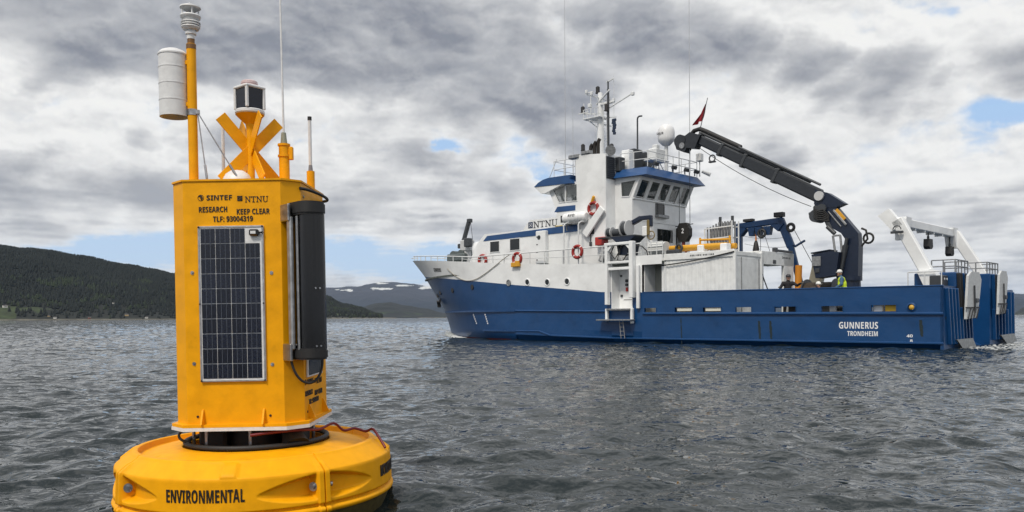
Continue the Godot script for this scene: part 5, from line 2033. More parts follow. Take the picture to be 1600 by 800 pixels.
func poly_at(parent: Node, called: String, pts: Array, z: float, depth: float, material: Material) -> MeshInstance3D:
	return part(called, mb().prism(P2(pts), V(0, 0, z - depth * 0.5), V(1, 0, 0), V(0, 1, 0), V(0, 0, depth)), material, parent)

func wire(a: Vector3, b: Vector3, sag: float, r: float, m: MB) -> void:
	var p := PackedVector3Array()
	for k in 13:
		var t := k / 12.0
		p.append(a.lerp(b, t) - V(0, sag * 4.0 * t * (1.0 - t), 0))
	m.tube(p, r, 6)

func on_ship(p: Vector3, turn := 0.0) -> Transform3D:
	return ship_xf * Transform3D(Basis(Vector3.UP, turn), p)

func make_gear() -> void:
	var galv: Material = mats["galvanised_steel"]
	var yellow := mat("gear_yellow_paint", lin(0.68, 0.34, 0.02), 0.5, 0.0, "paint", 0.8)
	var red := mat("red_paint", lin(0.40, 0.03, 0.025), 0.5)
	var hoses := mat("black_rubber", lin(0.016, 0.016, 0.017), 0.6)
	var dark_print: Material = mats["dark_print"]
	var white_print: Material = mats["white_print"]
	var m: MB
	# ---- side gate: recess, frame, platform, ladder
	m = mb()
	m.box(V(14.66, 2.75, -4.05), V(1.30, 2.35, 0.05))
	m.box(V(15.29, 2.75, -4.37), V(0.04, 2.35, 0.65))
	m.box(V(14.03, 2.75, -4.37), V(0.04, 2.35, 0.65))
	m.box(V(14.66, 3.93, -4.37), V(1.30, 0.05, 0.65))
	m.box(V(14.66, 1.60, -4.50), V(1.30, 0.06, 0.92))
	var gate := part("side_gate", m, shipw, ship)
	m = mb()
	m.box(V(15.42, 3.35, -4.86), V(0.17, 3.0, 0.26), 0.02)
	m.box(V(13.90, 3.55, -4.86), V(0.22, 2.75, 0.30), 0.02)
	m.box(V(14.66, 4.84, -4.86), V(1.75, 0.14, 0.26), 0.02)
	m.box(V(14.66, 3.93, -4.86), V(1.40, 0.12, 0.22), 0.02)
	m.box(V(14.66, 3.62, -4.86), V(1.30, 0.14, 0.18), 0.02)
	m.bar(V(15.36, 4.55, -4.86), V(15.10, 4.80, -4.86), 0.16, 0.12)
	m.bar(V(13.96, 4.55, -4.86), V(14.22, 4.80, -4.86), 0.16, 0.12)
	m.box(V(13.60, 2.7, -4.80), V(0.16, 2.1, 0.14), 0.02)
	m.box(V(15.46, 1.35, -4.86), V(0.13, 0.62, 0.16), 0.02)
	m.box(V(13.92, 1.30, -4.86), V(0.14, 0.75, 0.16), 0.02)
	part("gate_frame", m, shipw, gate)
	m = mb()
	m.box(V(14.85, 1.10, -4.98), V(2.10, 0.07, 0.42), 0.01)
	m.box(V(14.68, 1.62, -4.90), V(1.45, 0.08, 0.20), 0.01)
	part("platform", m, galv, gate)
	m = mb()
	for z in [0.0, 0.22]:
		m.cyl(V(14.62 - z, 1.05, -4.95), V(14.52 - z, 0.20, -4.95), 0.022, 0.022, 6)
	for k in 4:
		m.cyl(V(14.60, 0.95 - 0.2 * k, -4.95), V(14.36, 0.95 - 0.2 * k, -4.95), 0.018, 0.018, 6)
	part("boarding_ladder", m, galv, gate)
	for p in [[14.80, 3.05, 0.16, 0.14, 0], [14.80, 2.85, 0.16, 0.12, 0], [14.79, 2.62, 0.12, 0.20, 1], [14.45, 3.15, 0.18, 0.55, 0], [14.50, 2.48, 0.22, 0.22, 1], [14.15, 2.6, 0.10, 0.4, 0], [15.15, 3.3, 0.10, 0.10, 0], [15.12, 2.3, 0.12, 0.12, 0], [14.12, 2.0, 0.08, 0.3, 2]]:
		part("control_box", mb().box(V(p[0], p[1], -4.09), V(p[2], p[3], 0.10), 0.015), [greyd, red, yellow][p[4]], gate)
	m = mb()
	m.tube(PackedVector3Array([V(14.42, 2.9, -4.12), V(14.30, 2.75, -4.2), V(14.22, 2.95, -4.2), V(14.15, 2.6, -4.15), V(14.28, 2.3, -4.2), V(14.18, 1.9, -4.15)]), 0.02, 6)
	m.cyl(V(15.0, 2.1, -4.08), V(14.3, 2.1, -4.08), 0.014, 0.014, 6)
	part("hose", m, hoses, gate)
	# ---- gangway opening abaft the gate
	m = mb()
	m.box(V(12.87, 2.5, -2.2), V(1.2, 2.7, 0.05))
	m.box(V(13.46, 2.5, -3.35), V(0.05, 2.7, 2.25))
	m.box(V(12.28, 2.5, -3.35), V(0.05, 2.7, 2.25))
	part("passage", m, shipw, ship)
	m = mb()
	m.box(V(13.20, 2.75, -3.6), V(0.46, 2.1, 0.06), 0.02)
	m.box(V(12.4, 2.9, -4.2), V(0.10, 2.0, 0.3), 0.02)
	part("passage_door", m, mat("grey_green_paint", lin(0.30, 0.31, 0.28), 0.5), ship)
	m = mb()
	railing(m, [V(13.35, 4.2, -4.55), V(12.35, 4.2, -4.55)], 0.62, [0.33, 0.66, 1.0], 0.34, 0.022)
	part("passage_railing", m, railm, ship)
	part("float_drum", mb().cyl(V(13.2, 4.5, -4.2), V(12.35, 4.5, -4.2), 0.34, 0.34, 18), mat("pale_grey_plastic", lin(0.55, 0.56, 0.55), 0.6), ship)
	# ---- winch with its small knuckle crane above the gate
	var wn := part("side_winch", mb().prism(P2([15.35, 5.22, 13.85, 5.22, 14.20, 4.95, 14.35, 4.30, 14.85, 4.30, 15.0, 4.95]), V(0, 0, -4.7), V(1, 0, 0), V(0, 1, 0), V(0, 0, 0.9)), navy, ship)
	for d in [[15.62, 5.50, 0.26, 0.30], [14.62, 5.62, 0.40, 0.34]]:
		m = mb()
		m.cyl(V(d[0] - d[3] * 0.5, d[1], -4.35), V(d[0] + d[3] * 0.5, d[1], -4.35), d[2] * 0.8, d[2] * 0.8, 22)
		part("drum", m, greyd, wn)
		for s in [-0.5, 0.5]:
			part("flange", mb().cyl(V(d[0] + d[3] * s - 0.02, d[1], -4.35), V(d[0] + d[3] * s + 0.02, d[1], -4.35), d[2], d[2], 24), mat("pale_grey_paint", lin(0.50, 0.51, 0.52), 0.45), wn)
	part("motor", mb().cyl(V(15.35, 5.45, -4.4), V(14.95, 5.45, -4.4), 0.2, 0.2, 16), greyd, wn)
	part("bed", mb().box(V(15.0, 5.22, -4.35), V(2.3, 0.07, 0.7), 0.02), greyd, wn)
	m = mb()
	m.bar(V(15.0, 5.72, -4.0), V(13.95, 6.12, -4.0), 0.26, 0.22, 0.03)
	m.bar(V(15.02, 5.62, -4.0), V(14.5, 5.92, -4.0), 0.16, 0.14, 0.02)
	m.bar(V(14.0, 6.1, -4.0), V(13.35, 6.10, -4.0), 0.24, 0.20, 0.03)
	m.bar(V(13.42, 6.1, -4.0), V(13.42, 5.65, -4.0), 0.2, 0.18, 0.03)
	part("knuckle_arm", m, navy, wn)
	m = mb()
	m.cyl(V(13.6, 4.3, -3.8), V(13.6, 5.8, -3.8), 0.16, 0.16, 14)
	m.box(V(13.65, 5.45, -3.9), V(0.5, 0.5, 0.35), 0.04)
	part("crane_post", m, shipw, wn)
	m = mb()
	m.box(V(13.5, 5.6, -4.05), V(0.16, 0.75, 0.16), 0.03)
	m.torus(V(13.36, 5.22, -4.05), PORT, 0.20, 0.03, 16, 6)
	part("hook_block", m, mat("brass_brown", lin(0.20, 0.15, 0.06), 0.5, 0.3), wn)
	m = mb()
	m.tube(PackedVector3Array([V(15.1, 4.75, -4.75), V(15.25, 4.4, -4.8), V(15.0, 4.1, -4.8), V(14.8, 4.35, -4.8), V(14.6, 4.75, -4.75)]), 0.03, 6)
	m.tube(PackedVector3Array([V(14.9, 4.9, -4.7), V(14.7, 4.45, -4.8), V(14.85, 4.05, -4.8), V(14.5, 4.0, -4.8), V(14.3, 4.3, -4.75)]), 0.03, 6)
	m.tube(PackedVector3Array([V(13.7, 4.7, -4.75), V(13.4, 4.65, -4.75), V(13.15, 4.4, -4.7), V(13.1, 4.0, -4.65)]), 0.03, 6)
	part("hydraulic_hose", m, hoses, wn)
	part("junction_cabinet", mb().box(V(16.3, 5.12, -4.2), V(0.65, 0.42, 0.3), 0.02), red, wn)
	m = mb()
	for k in 3:
		m.box(V(16.2 - 0.25 * k, 4.3 + 0.12 * (k % 2), -4.3), V(0.22, 0.5, 0.3), 0.04)
		m.cyl(V(16.3 - 0.25 * k, 4.1, -4.45), V(16.1 - 0.25 * k, 4.5, -4.45), 0.04, 0.04, 6)
	part("valve_chest", m, mat("pale_grey_paint", lin(0.50, 0.51, 0.52), 0.45), wn)
	# ---- main crane
	var z := 0.5
	m = mb()
	m.cyl(V(5.50, 1.2, z), V(5.50, 2.85, z), 0.45, 0.40, 20)
	m.cyl(V(5.50, 2.85, z), V(5.50, 3.05, z), 0.47, 0.47, 20)
	var cr := part("deck_crane", m, navy, ship)
	poly_at(cr, "column", [5.90, 3.0, 5.10, 3.0, 5.06, 4.45, 5.50, 4.5, 5.74, 4.0], z, 0.50, navy)
	m = mb()
	m.bar(V(5.95, 2.95, z - 0.3), V(5.62, 4.5, z - 0.3), 0.20, 0.24, 0.05)
	m.cyl(V(5.8, 3.4, z - 0.36), V(5.55, 4.8, z - 0.36), 0.08, 0.08, 12)
	part("lift_cylinder", m, greyd, cr)
	m = mb()
	m.cyl(V(6.12, 4.2, z - 0.3), V(6.22, 4.95, z - 0.3), 0.055, 0.055, 8)
	m.cyl(V(5.80, 4.1, z - 0.3), V(5.88, 4.95, z - 0.3), 0.055, 0.055, 8)
	m.cyl(V(6.22, 4.95, z - 0.3), V(5.88, 4.95, z - 0.3), 0.045, 0.045, 8)
	part("silver_struts", m, galv, cr)
	m = mb()
	m.torus(V(4.72, 4.75, z), PORT, 0.22, 0.05, 16, 8)
	m.tube(PackedVector3Array([V(4.95, 5.2, z - 0.2), V(4.75, 5.1, z - 0.2), V(4.68, 4.7, z - 0.2), V(4.95, 4.4, z - 0.2)]), 0.05, 8)
	part("hose_loop", m, hoses, cr)
	poly_at(cr, "main_arm", [5.06, 4.3, 5.10, 5.0, 5.70, 5.76, 6.10, 6.27, 6.55, 6.75, 6.95, 6.45, 6.60, 5.75, 6.25, 5.28, 5.88, 5.05, 5.72, 4.8, 5.54, 4.4], z, 0.42, navy)
	m = mb()
	m.bar(V(5.62, 5.40, z - 0.25), V(6.22, 6.15, z - 0.25), 0.07, 0.10, 0.02)
	m.bar(V(5.85, 5.35, z - 0.26), V(6.45, 6.1, z - 0.26), 0.05, 0.05, 0.01)
	part("piston_rod", m, galv, cr)
	part("yellow_plate", mb().bar(V(5.70, 5.66, z - 0.23), V(6.10, 6.15, z - 0.23), 0.05, 0.17, 0.01), yellow, cr)
	m = mb()
	m.box(V(6.95, 6.15, z), V(0.55, 0.7, 0.5), 0.1)
	m.cyl(V(7.05, 5.95, z - 0.33), V(7.05, 5.95, z + 0.33), 0.30, 0.30, 18)
	m.cyl(V(6.75, 6.25, z - 0.36), V(6.75, 6.25, z + 0.33), 0.22, 0.22, 18)
	m.bar(V(6.65, 5.9, z - 0.2), V(6.35, 5.25, z - 0.2), 0.2, 0.2, 0.05)
	m.cyl(V(7.2, 6.1, z - 0.1), V(7.42, 6.05, z - 0.1), 0.11, 0.11, 10)
	m.cyl(V(6.5, 5.4, z - 0.25), V(6.15, 5.05, z - 0.25), 0.10, 0.10, 10)
	part("slewing_joint", m, greyd, cr)
	m = mb()
	for k in 6:
		m.tube(PackedVector3Array([V(7.1, 6.35 - 0.09 * k, z - 0.36), V(6.9, 6.15 - 0.08 * k, z - 0.43), V(6.65, 6.2 - 0.10 * k, z - 0.40), V(6.4, 5.9 - 0.05 * k, z - 0.28)]), 0.028, 5)
	part("hydraulic_hose", m, hoses, cr)
	part("tail_wedge", mb().prism(P2([5.70, 6.40, 6.10, 6.27, 6.75, 6.30, 7.15, 6.50, 7.10, 7.18, 6.5, 6.98]), V(0, 0, z - 0.23), V(1, 0, 0), V(0, 1, 0), V(0, 0, 0.46)), navy, cr)
	part("pivot_cover", mb().cyl(V(6.87, 6.86, z - 0.24), V(6.87, 6.86, z - 0.36), 0.22, 0.22, 20), mat("pale_grey_paint", lin(0.50, 0.51, 0.52), 0.45), cr)
	# telescopic boom: five sleeves
	var b0 := V(6.95, 6.88, z)
	var b1 := V(13.55, 10.62, z)
	var dir := (b1 - b0).normalized()
	var nrm := V(-dir.y, dir.x, 0)
	var cuts := [0.0, 0.34, 0.60, 0.80, 1.0]
	var boomm := mat("boom_charcoal_paint", lin(0.022, 0.026, 0.033), 0.36, 0.0, "paint", 0.5)
	for k in 4:
		var h := 0.64 - 0.045 * k
		part("boom_section", mb().bar(b0.lerp(b1, cuts[k] - (0.06 if k > 0 else 0.0)), b0.lerp(b1, cuts[k + 1]), 0.42 - 0.045 * k, h, 0.07, nrm), boomm, cr)
		var c := b0.lerp(b1, cuts[k + 1] - 0.012)
		part("boom_collar", mb().bar(c - dir * 0.10, c + dir * 0.10, 0.50 - 0.045 * k, h + 0.12, 0.04, nrm), greyd, cr)
	m = mb()
	for k in 3:
		var a := b0.lerp(b1, [0.10, 0.36, 0.62][k]) + nrm * (0.42 - 0.03 * k)
		var e := b0.lerp(b1, [0.50, 0.72, 1.0][k]) + nrm * (0.41 - 0.03 * k)
		m.cyl(a, e, 0.085, 0.085, 10)
	m.cyl(b0.lerp(b1, 0.02) + nrm * 0.5 + V(0, 0, -0.2), b0.lerp(b1, 0.66) + nrm * 0.5 + V(0, 0, -0.2), 0.06, 0.06, 8)
	part("extension_cylinder", m, greyd, cr)
	m = mb()
	var tp := b0.lerp(b1, 0.66) + nrm * 0.52
	m.tube(PackedVector3Array([tp, b1 + nrm * 0.52 - dir * 0.3, b1 + nrm * 0.50 + dir * 0.15, b1 + nrm * 0.30 + dir * 0.42, b1 + nrm * 0.05 + dir * 0.50]), 0.12, 8)
	part("hose_track", m, hoses, cr)
	m = mb()
	m.prism(P2([13.25, 10.75, 13.6, 10.1, 14.1, 10.2, 14.25, 9.98, 14.72, 10.20, 14.85, 10.62, 14.55, 10.98, 14.2, 10.85, 13.9, 11.0]), V(0, 0, z - 0.26), V(1, 0, 0), V(0, 1, 0), V(0, 0, 0.52))
	m.cyl(V(14.50, 10.62, z - 0.30), V(14.50, 10.62, z + 0.30), 0.34, 0.34, 18)
	part("boom_head", m, boomm, cr)
	part("sheave", mb().cyl(V(14.35, 10.35, z - 0.32), V(14.35, 10.35, z + 0.32), 0.16, 0.16, 16), galv, cr)
	m = mb()
	var hk := b0.lerp(b1, 0.84) - nrm * 0.42
	m.torus(hk - V(0, 0.18, 0), PORT, 0.17, 0.04, 16, 6)
	m.box(hk - V(0, 0.36, 0), V(0.36, 0.08, 0.2), 0.02)
	part("boom_shackle", m, greyd, cr)
	m = mb()
	wire(b0.lerp(b1, 0.98) - nrm * 0.35, V(7.3, 6.42, z - 0.2), 0.25, 0.018, m)
	part("boom_wire", m, greyd, cr)
	var oil := part("oil_tank", mb().prism(P2([7.05, 4.10, 6.15, 4.22, 5.75, 4.15, 5.9, 3.1, 6.85, 3.0, 6.95, 3.5]), V(0, 0, z - 0.75), V(1, 0, 0), V(0, 1, 0), V(0, 0, 0.8)), navy, cr)
	part("tank_lid", mb().bar(V(7.08, 4.17, z - 0.35), V(6.15, 4.27, z - 0.35), 0.86, 0.06, 0.02), navy, cr)
	part("cooler", mb().box(V(6.80, 3.78, z - 0.77), V(0.42, 0.44, 0.06), 0.01), galv, cr)
	part("crane_number", mb().box(V(6.75, 3.35, z - 0.77), V(0.2, 0.2, 0.05), 0.01), greyd, cr)
	# ---- blue launching frame amidships
	var zb := 2.0
	var frame_blue := mat("frame_dark_blue_paint", lin(0.004, 0.030, 0.095), 0.38, 0.0, "paint", 0.4)
	var bf := part("launch_frame", mb().prism(P2([12.24, 4.3, 11.86, 4.3, 11.86, 5.75, 11.55, 5.88, 12.24, 6.10]), V(0, 0, zb - 0.11), V(1, 0, 0), V(0, 1, 0), V(0, 0, 0.22)), frame_blue, ship)
	m = mb()
	m.bar(V(12.15, 5.98, zb), V(9.55, 6.10, zb), 0.22, 0.32, 0.04)
	m.prism(P2([11.85, 5.82, 11.85, 5.45, 11.5, 5.82]), V(0, 0, zb - 0.2), V(1, 0, 0), V(0, 1, 0), V(0, 0, 0.4))
	m.prism(P2([10.2, 5.92, 9.75, 5.55, 9.45, 5.92]), V(0, 0, zb - 0.2), V(1, 0, 0), V(0, 1, 0), V(0, 0, 0.4))
	part("top_beam", m, frame_blue, bf)
	m = mb()
	m.bar(V(9.72, 6.18, zb), V(9.12, 4.7, zb), 0.22, 0.40, 0.04)
	m.bar(V(9.18, 4.9, zb), V(8.55, 2.4, zb), 0.20, 0.30, 0.04)
	part("leg", m, frame_blue, bf)
	m = mb()
	m.box(V(11.45, 6.26, zb), V(0.55, 0.14, 0.3), 0.02)
	m.box(V(9.75, 6.40, zb), V(0.50, 0.24, 0.3), 0.02)
	part("lamp_box", m, dark, bf)
	for x in [11.25, 10.85, 10.35]:
		part("sheave_bracket", mb().prism(P2([x - 0.2, 5.86, x + 0.2, 5.86, x + 0.12, 5.42, x - 0.12, 5.42]), V(0, 0, zb - 0.15), V(1, 0, 0), V(0, 1, 0), V(0, 0, 0.3)), frame_blue, bf)
	part("sheave", mb().torus(V(10.62, 5.50, zb - 0.2), PORT, 0.19, 0.07, 18, 8), dark, bf)
	part("sheave", mb().torus(V(9.12, 5.70, zb - 0.05), PORT, 0.17, 0.08, 18, 8), dark, bf)
	m = mb()
	wire(V(8.98, 5.6, zb), V(7.9, 3.6, zb), 0.0, 0.016, m)
	wire(V(10.55, 5.4, zb), V(9.7, 4.3, zb - 1.0), 0.0, 0.014, m)
	wire(V(11.7, 5.45, zb), V(9.3, 5.25, zb), 0.12, 0.010, m)
	wire(V(11.7, 5.05, zb), V(9.2, 4.75, zb), 0.10, 0.010, m)
	m.cyl(V(10.0, 4.3, zb - 1.5), V(10.0, 5.6, zb - 1.5), 0.014, 0.014, 6)
	part("stay_wire", m, greyd, bf)
	part("arm_rest", mb().bar(V(8.95, 4.72, zb), V(8.4, 5.0, zb), 0.1, 0.1, 0.02), frame_blue, bf)
	part("frame_cylinder", mb().cyl(V(8.55, 2.2, zb - 0.5), V(8.50, 3.75, zb - 0.5), 0.17, 0.17, 14), mat("orange_paint", lin(0.62, 0.24, 0.02), 0.5), bf)
	# ---- foredeck crane and windlass
	m = mb()
	m.cyl(V(28.95, 3.9, -2.0), V(28.95, 6.0, -2.0), 0.28, 0.24, 16)
	m.box(V(28.95, 5.85, -2.0), V(0.8, 0.7, 0.6), 0.05)
	var fc := part("foredeck_crane", m, mat("pale_grey_paint", lin(0.50, 0.51, 0.52), 0.45), ship)
	m = mb()
	m.bar(V(29.35, 6.05, -2.0), V(28.75, 7.45, -2.0), 0.22, 0.24, 0.03)
	m.box(V(28.72, 7.42, -2.0), V(0.32, 0.24, 0.26), 0.03)
	part("boom", m, greyd, fc)
	m = mb()
	m.cyl(V(28.62, 7.3, -2.0), V(28.40, 5.9, -2.0), 0.016, 0.016, 6)
	part("wire", m, greyd, fc)
	part("winch_motor", mb().box(V(28.55, 6.0, -2.3), V(0.42, 0.55, 0.4), 0.04), greyd, fc)
	part("winch_motor", mb().box(V(29.55, 5.85, -2.0), V(0.3, 0.3, 0.4), 0.04), greyd, fc)
	m = mb()
	m.box(V(29.6, 5.1, -1.9), V(1.7, 0.5, 1.2), 0.08)
	m.cyl(V(29.9, 5.2, -2.4), V(29.9, 5.2, -1.2), 0.35, 0.35, 16)
	m.cyl(V(29.2, 5.3, -2.4), V(29.2, 5.3, -1.2), 0.28, 0.28, 16)
	part("windlass", m, mat("windlass_grey", lin(0.10, 0.12, 0.12), 0.5, 0.2), fc)
	part("life_jacket_bin", mb().lathe(P2([0.0, 0.0, 0.35, 0.05, 0.46, 0.35, 0.46, 0.7, 0.36, 1.0, 0.0, 1.12]), Transform3D(Basis.IDENTITY, V(27.6, 4.9, -2.2)), 20), shipw, fc)
	# ---- containers and what lies on them
	var ct := thing("container", "white corrugated shipping container on the ship's port side by the blue bulwark", "container", on_ship(V(10.54, 1.205, -3.20)))
	m = mb()
	m.box(V(0, 1.48, 0), V(3.80, 2.84, 2.34))
	part("core", m, offw, ct)
	m = mb()
	for k in 18:
		m.prism(P2([-1.80 + k * 0.2, 0.0, -1.77 + k * 0.2, -0.012, -1.69 + k * 0.2, -0.012, -1.66 + k * 0.2, 0.0]), V(0, 0.16, -1.171), V(1, 0, 0), V(0, 0, 1), V(0, 2.50, 0))
	part("corrugated_wall", m, offw, ct)
	m = mb()
	for x in [-1.88, 1.88]:
		for zz in [-1.18, 1.18]:
			m.box(V(x, 1.5, zz), V(0.14, 3.0, 0.14), 0.015)
	for yy in [0.09, 2.86]:
		for zz in [-1.18, 1.18]:
			m.box(V(0, yy, zz), V(3.65, 0.18 if yy < 1 else 0.30, 0.10), 0.01)
		for x in [-1.88, 1.88]:
			m.box(V(x, yy, 0), V(0.10, 0.18, 2.2), 0.01)
	part("frame", m, offw, ct)
	m = mb()
	m.box(V(-1.905, 1.45, -0.28), V(0.03, 2.5, 1.7), 0.01)
	part("door", m, offw, ct)
	m = mb()
	for zz in [-0.7, 0.9]:
		m.cyl(V(-1.94, 0.25, zz), V(-1.94, 2.7, zz), 0.018, 0.018, 6)
	part("lock_rod", m, galv, ct)
	part("latch", mb().box(V(-1.94, 1.0, 0.95), V(0.05, 0.22, 0.16), 0.02), greyd, ct)
	m = mb()
	for k in 15:
		m.box(V(0.35 - 0.085 * k, 2.86, -1.232), V(0.055 if k % 4 != 3 else 0.02, 0.075, 0.004))
	part("stencilled_line", m, greyd, ct).set_meta("kind", "stuff")
	m = mb()
	wire(V(1.9, 2.48, -1.27), V(-1.9, 2.92, -1.27), 0.06, 0.03, m)
	part("hose", m, hoses, ct)
	var pf := thing("portal_frame", "white open-ended container frame with a doorway of sky beside the corrugated container", "container", on_ship(V(8.7, 1.205, 0)))
	m = mb()
	m.box(V(0, 2.78, -0.35), V(0.14, 0.62, 3.2), 0.01)
	m.box(V(0.4, 2.62, -0.9), V(0.66, 0.30, 2.0), 0.01)
	m.box(V(0, 1.55, 0.72), V(0.14, 3.1, 1.0), 0.01)
	m.box(V(0, 1.5, -1.9), V(0.14, 3.0, 0.2), 0.01)
	part("end_frame", m, offw, pf)
	part("roof_panel", mb().box(V(0.9, 3.06, -0.35), V(1.8, 0.06, 3.2), 0.01), offw, pf)
	m = mb()
	m.bar(V(-0.09, 2.0, -2.0), V(-0.12, 0.6, -1.0), 0.04, 0.04)
	part("brace", m, greyd, pf)
	part("emblem", mb().box(V(-0.075, 2.62, -0.75), V(0.01, 0.18, 0.30), 0.0), greyd, pf)
	m = mb()
	for k in 9:
		m.box(V(-0.072, 2.86, 0.05 + 0.10 * k), V(0.004, 0.09 if k else 0.14, 0.07 if k % 3 else 0.04))
	part("stencilled_line", m, greyd, pf).set_meta("kind", "stuff")
	m = mb()
	m.box(V(0.0, 3.18, 0.35), V(0.2, 0.10, 1.5), 0.01)
	m.box(V(0.0, 3.20, -0.55), V(0.2, 0.2, 0.2), 0.01)
	part("lashing_gear", m, greyd, pf)
	# yellow beams on the container roof
	var yb := thing("lifting_beam", "yellow tubular lifting beams lying along the container roof", "lifting beam", on_ship(V(10.8, 4.22, -3.4)))
	m = mb()
	m.cyl(V(2.1, 0.30, -0.5), V(-1.5, 0.26, -0.5), 0.13, 0.13, 14)
	m.cyl(V(2.0, 0.30, 0.1), V(-1.6, 0.26, 0.1), 0.13, 0.13, 14)
	part("beam", m, yellow, yb)
	m = mb()
	m.cyl(V(0.1, 0.62, -0.2), V(-1.5, 0.55, -0.2), 0.05, 0.05, 10)
	m.cyl(V(-1.45, 0.2, -0.2), V(-1.45, 0.72, -0.2), 0.05, 0.05, 8)
	m.cyl(V(0.1, 0.2, -0.2), V(0.1, 0.72, -0.2), 0.05, 0.05, 8)
	part("upper_rail", m, yellow, yb)
	for x in [1.9, -0.2, -1.4]:
		part("bracket", mb().box(V(x, 0.16, -0.5), V(0.34, 0.36, 0.4), 0.03), shipw, yb)
	part("coupling", mb().cyl(V(2.15, 0.35, -0.5), V(2.4, 0.42, -0.5), 0.15, 0.12, 12), mat("rusty_red_steel", lin(0.30, 0.07, 0.03), 0.7), yb)
	m = mb()
	m.box(V(1.3, 0.10, -0.7), V(0.9, 0.20, 0.3), 0.04)
	m.torus(V(0.95, 0.28, -0.68), PORT, 0.16, 0.06, 16, 8)
	part("chain_heap", m, greyd, yb)
	# white rack of tall tubes
	var rk := thing("tube_rack", "rack of tall pale tubes standing on the container roof beside the blue frame", "rack", on_ship(V(10.55, 4.25, -2.3)))
	for k in 9:
		for j in 2:
			part("tube", mb().cyl(V(0.62 - 0.155 * k, 0.05, -0.2 + 0.4 * j), V(0.62 - 0.155 * k, 1.28 + 0.22 * smoothstep(0.0, 5.0, k) , -0.2 + 0.4 * j), 0.045, 0.045, 8), galv, rk)
	m = mb()
	for yy in [0.1, 0.7, 1.2]:
		for zz in [-0.3, 0.3]:
			m.bar(V(0.72, yy, zz), V(-0.75, yy + 0.05, zz), 0.05, 0.05)
	for x in [0.72, -0.75]:
		for zz in [-0.3, 0.3]:
			m.bar(V(x, 0.0, zz), V(x, 1.2 if x > 0 else 1.5, zz), 0.05, 0.05)
	part("rack_frame", m, railm, rk)
	for x in [0.05, -0.6]:
		part("gas_bottle_neck", mb().cyl(V(x, 1.3, 0), V(x, 1.75, 0), 0.07, 0.07, 10), greyd, rk)
	# orange and black float hanging in the frame
	m = mb()
	m.lathe(P2([0.0, 0.0, 0.15, 0.03, 0.17, 0.25, 0.10, 0.62, 0.04, 0.75, 0.0, 0.76]), Transform3D.IDENTITY, 14)
	var hb := thing("instrument_float", "black tapered instrument hanging with orange tackle under the blue frame", "instrument", on_ship(V(11.05, 4.45, 2.0)))
	part("body", m, dark, hb)
	part("tackle", mb().cyl(V(0, 0.72, 0), V(0, 1.05, 0), 0.05, 0.03, 8), mat("orange_strop", lin(0.62, 0.20, 0.03), 0.6), hb)
	# black hook block hanging from the crane
	var hkb := thing("hook_block", "round black hook block marked with a white 2 hanging from the crane's wires", "hook block", on_ship(V(14.42, 5.25, 0.5)))
	m = mb()
	m.prism(P2([-0.20, 0.0, 0.25, 0.0, 0.37, 0.35, 0.38, 0.70, 0.22, 1.0, -0.22, 1.0, -0.40, 0.68, -0.39, 0.30]), V(0, 0, -0.16), V(1, 0, 0), V(0, 1, 0), V(0, 0, 0.32))
	part("cheek_plate", m, mat("charcoal_paint", lin(0.028, 0.026, 0.026), 0.55, 0.0, "dirty", 2.0), hkb)
	text_part("2", 0.14, 0.26, V(0.0, 0.58, -0.163), AFT, Vector3.UP, white_print, hkb)
	m = mb()
	m.cyl(V(0.05, 0.0, 0), V(0.05, -0.25, 0), 0.09, 0.09, 10)
	m.torus(V(0.05, -0.42, 0), PORT, 0.19, 0.075, 18, 8, -0.6, 4.0)
	part("hook", m, mat("hook_red", lin(0.22, 0.03, 0.03), 0.5), hkb)
	m = mb()
	m.cyl(V(0.30, 0.95, 0), V(0.30, 4.9, 0), 0.016, 0.016, 6)
	m.cyl(V(-0.36, 0.95, 0), V(-0.36, 4.95, 0), 0.016, 0.016, 6)
	m.bar(V(-0.55, 0.92, 0), V(0.55, 0.86, 0), 0.04, 0.04)
	part("hoist_wire", m, greyd, hkb)
	# trawl doors
	for d in [[-2.02, 1.10, "white steel trawl door hanging on the left half of the stern, nearest the camera"], [1.98, 1.28, "white steel trawl door hanging at the far right edge of the stern"]]:
		var td := thing("trawl_door", d[2], "trawl door", on_ship(V(-0.26, d[1], d[0]) ) * Transform3D(Basis.IDENTITY.scaled(V(1, 0.96, 1.35 if d[0] < 0.0 else 1.0)), Vector3.ZERO), "trawl doors on the stern")
		m = mb()
		m.prism(P2([-0.80, 0.0, 0.20, 0.06, 0.48, 1.0, 0.62, 1.62, 0.40, 1.90, -0.30, 1.90, -0.58, 1.72, -0.70, 0.9]), V(-0.05, 0, 0), V(0, 0, 1), V(0, 1, 0), V(0.09, 0, 0))
		part("plate", m, mat("trawl_door_white", lin(0.56, 0.58, 0.59), 0.55, 0.0, "paint", 0.8), td)
		m = mb()
		m.bar(V(-0.09, 0.25, -0.1), V(-0.09, 1.35, -0.16), 0.06, 0.05, 0.01)
		m.box(V(-0.10, 0.75, 0.02), V(0.10, 0.18, 0.28), 0.03)
		part("towing_bracket", m, greyd, td)
		for k in 4:
			part("spike", mb().bar(V(-0.08, 0.02, -0.72 + 0.25 * k), V(-0.10, 0.42, -0.55 + 0.25 * k), 0.03, 0.03), dark, td)
		m = mb()
		m.bar(V(-0.06, 0.45, -0.85), V(-0.06, 0.47, 0.35), 0.05, 0.05)
		part("cross_bar", m, dark, td)
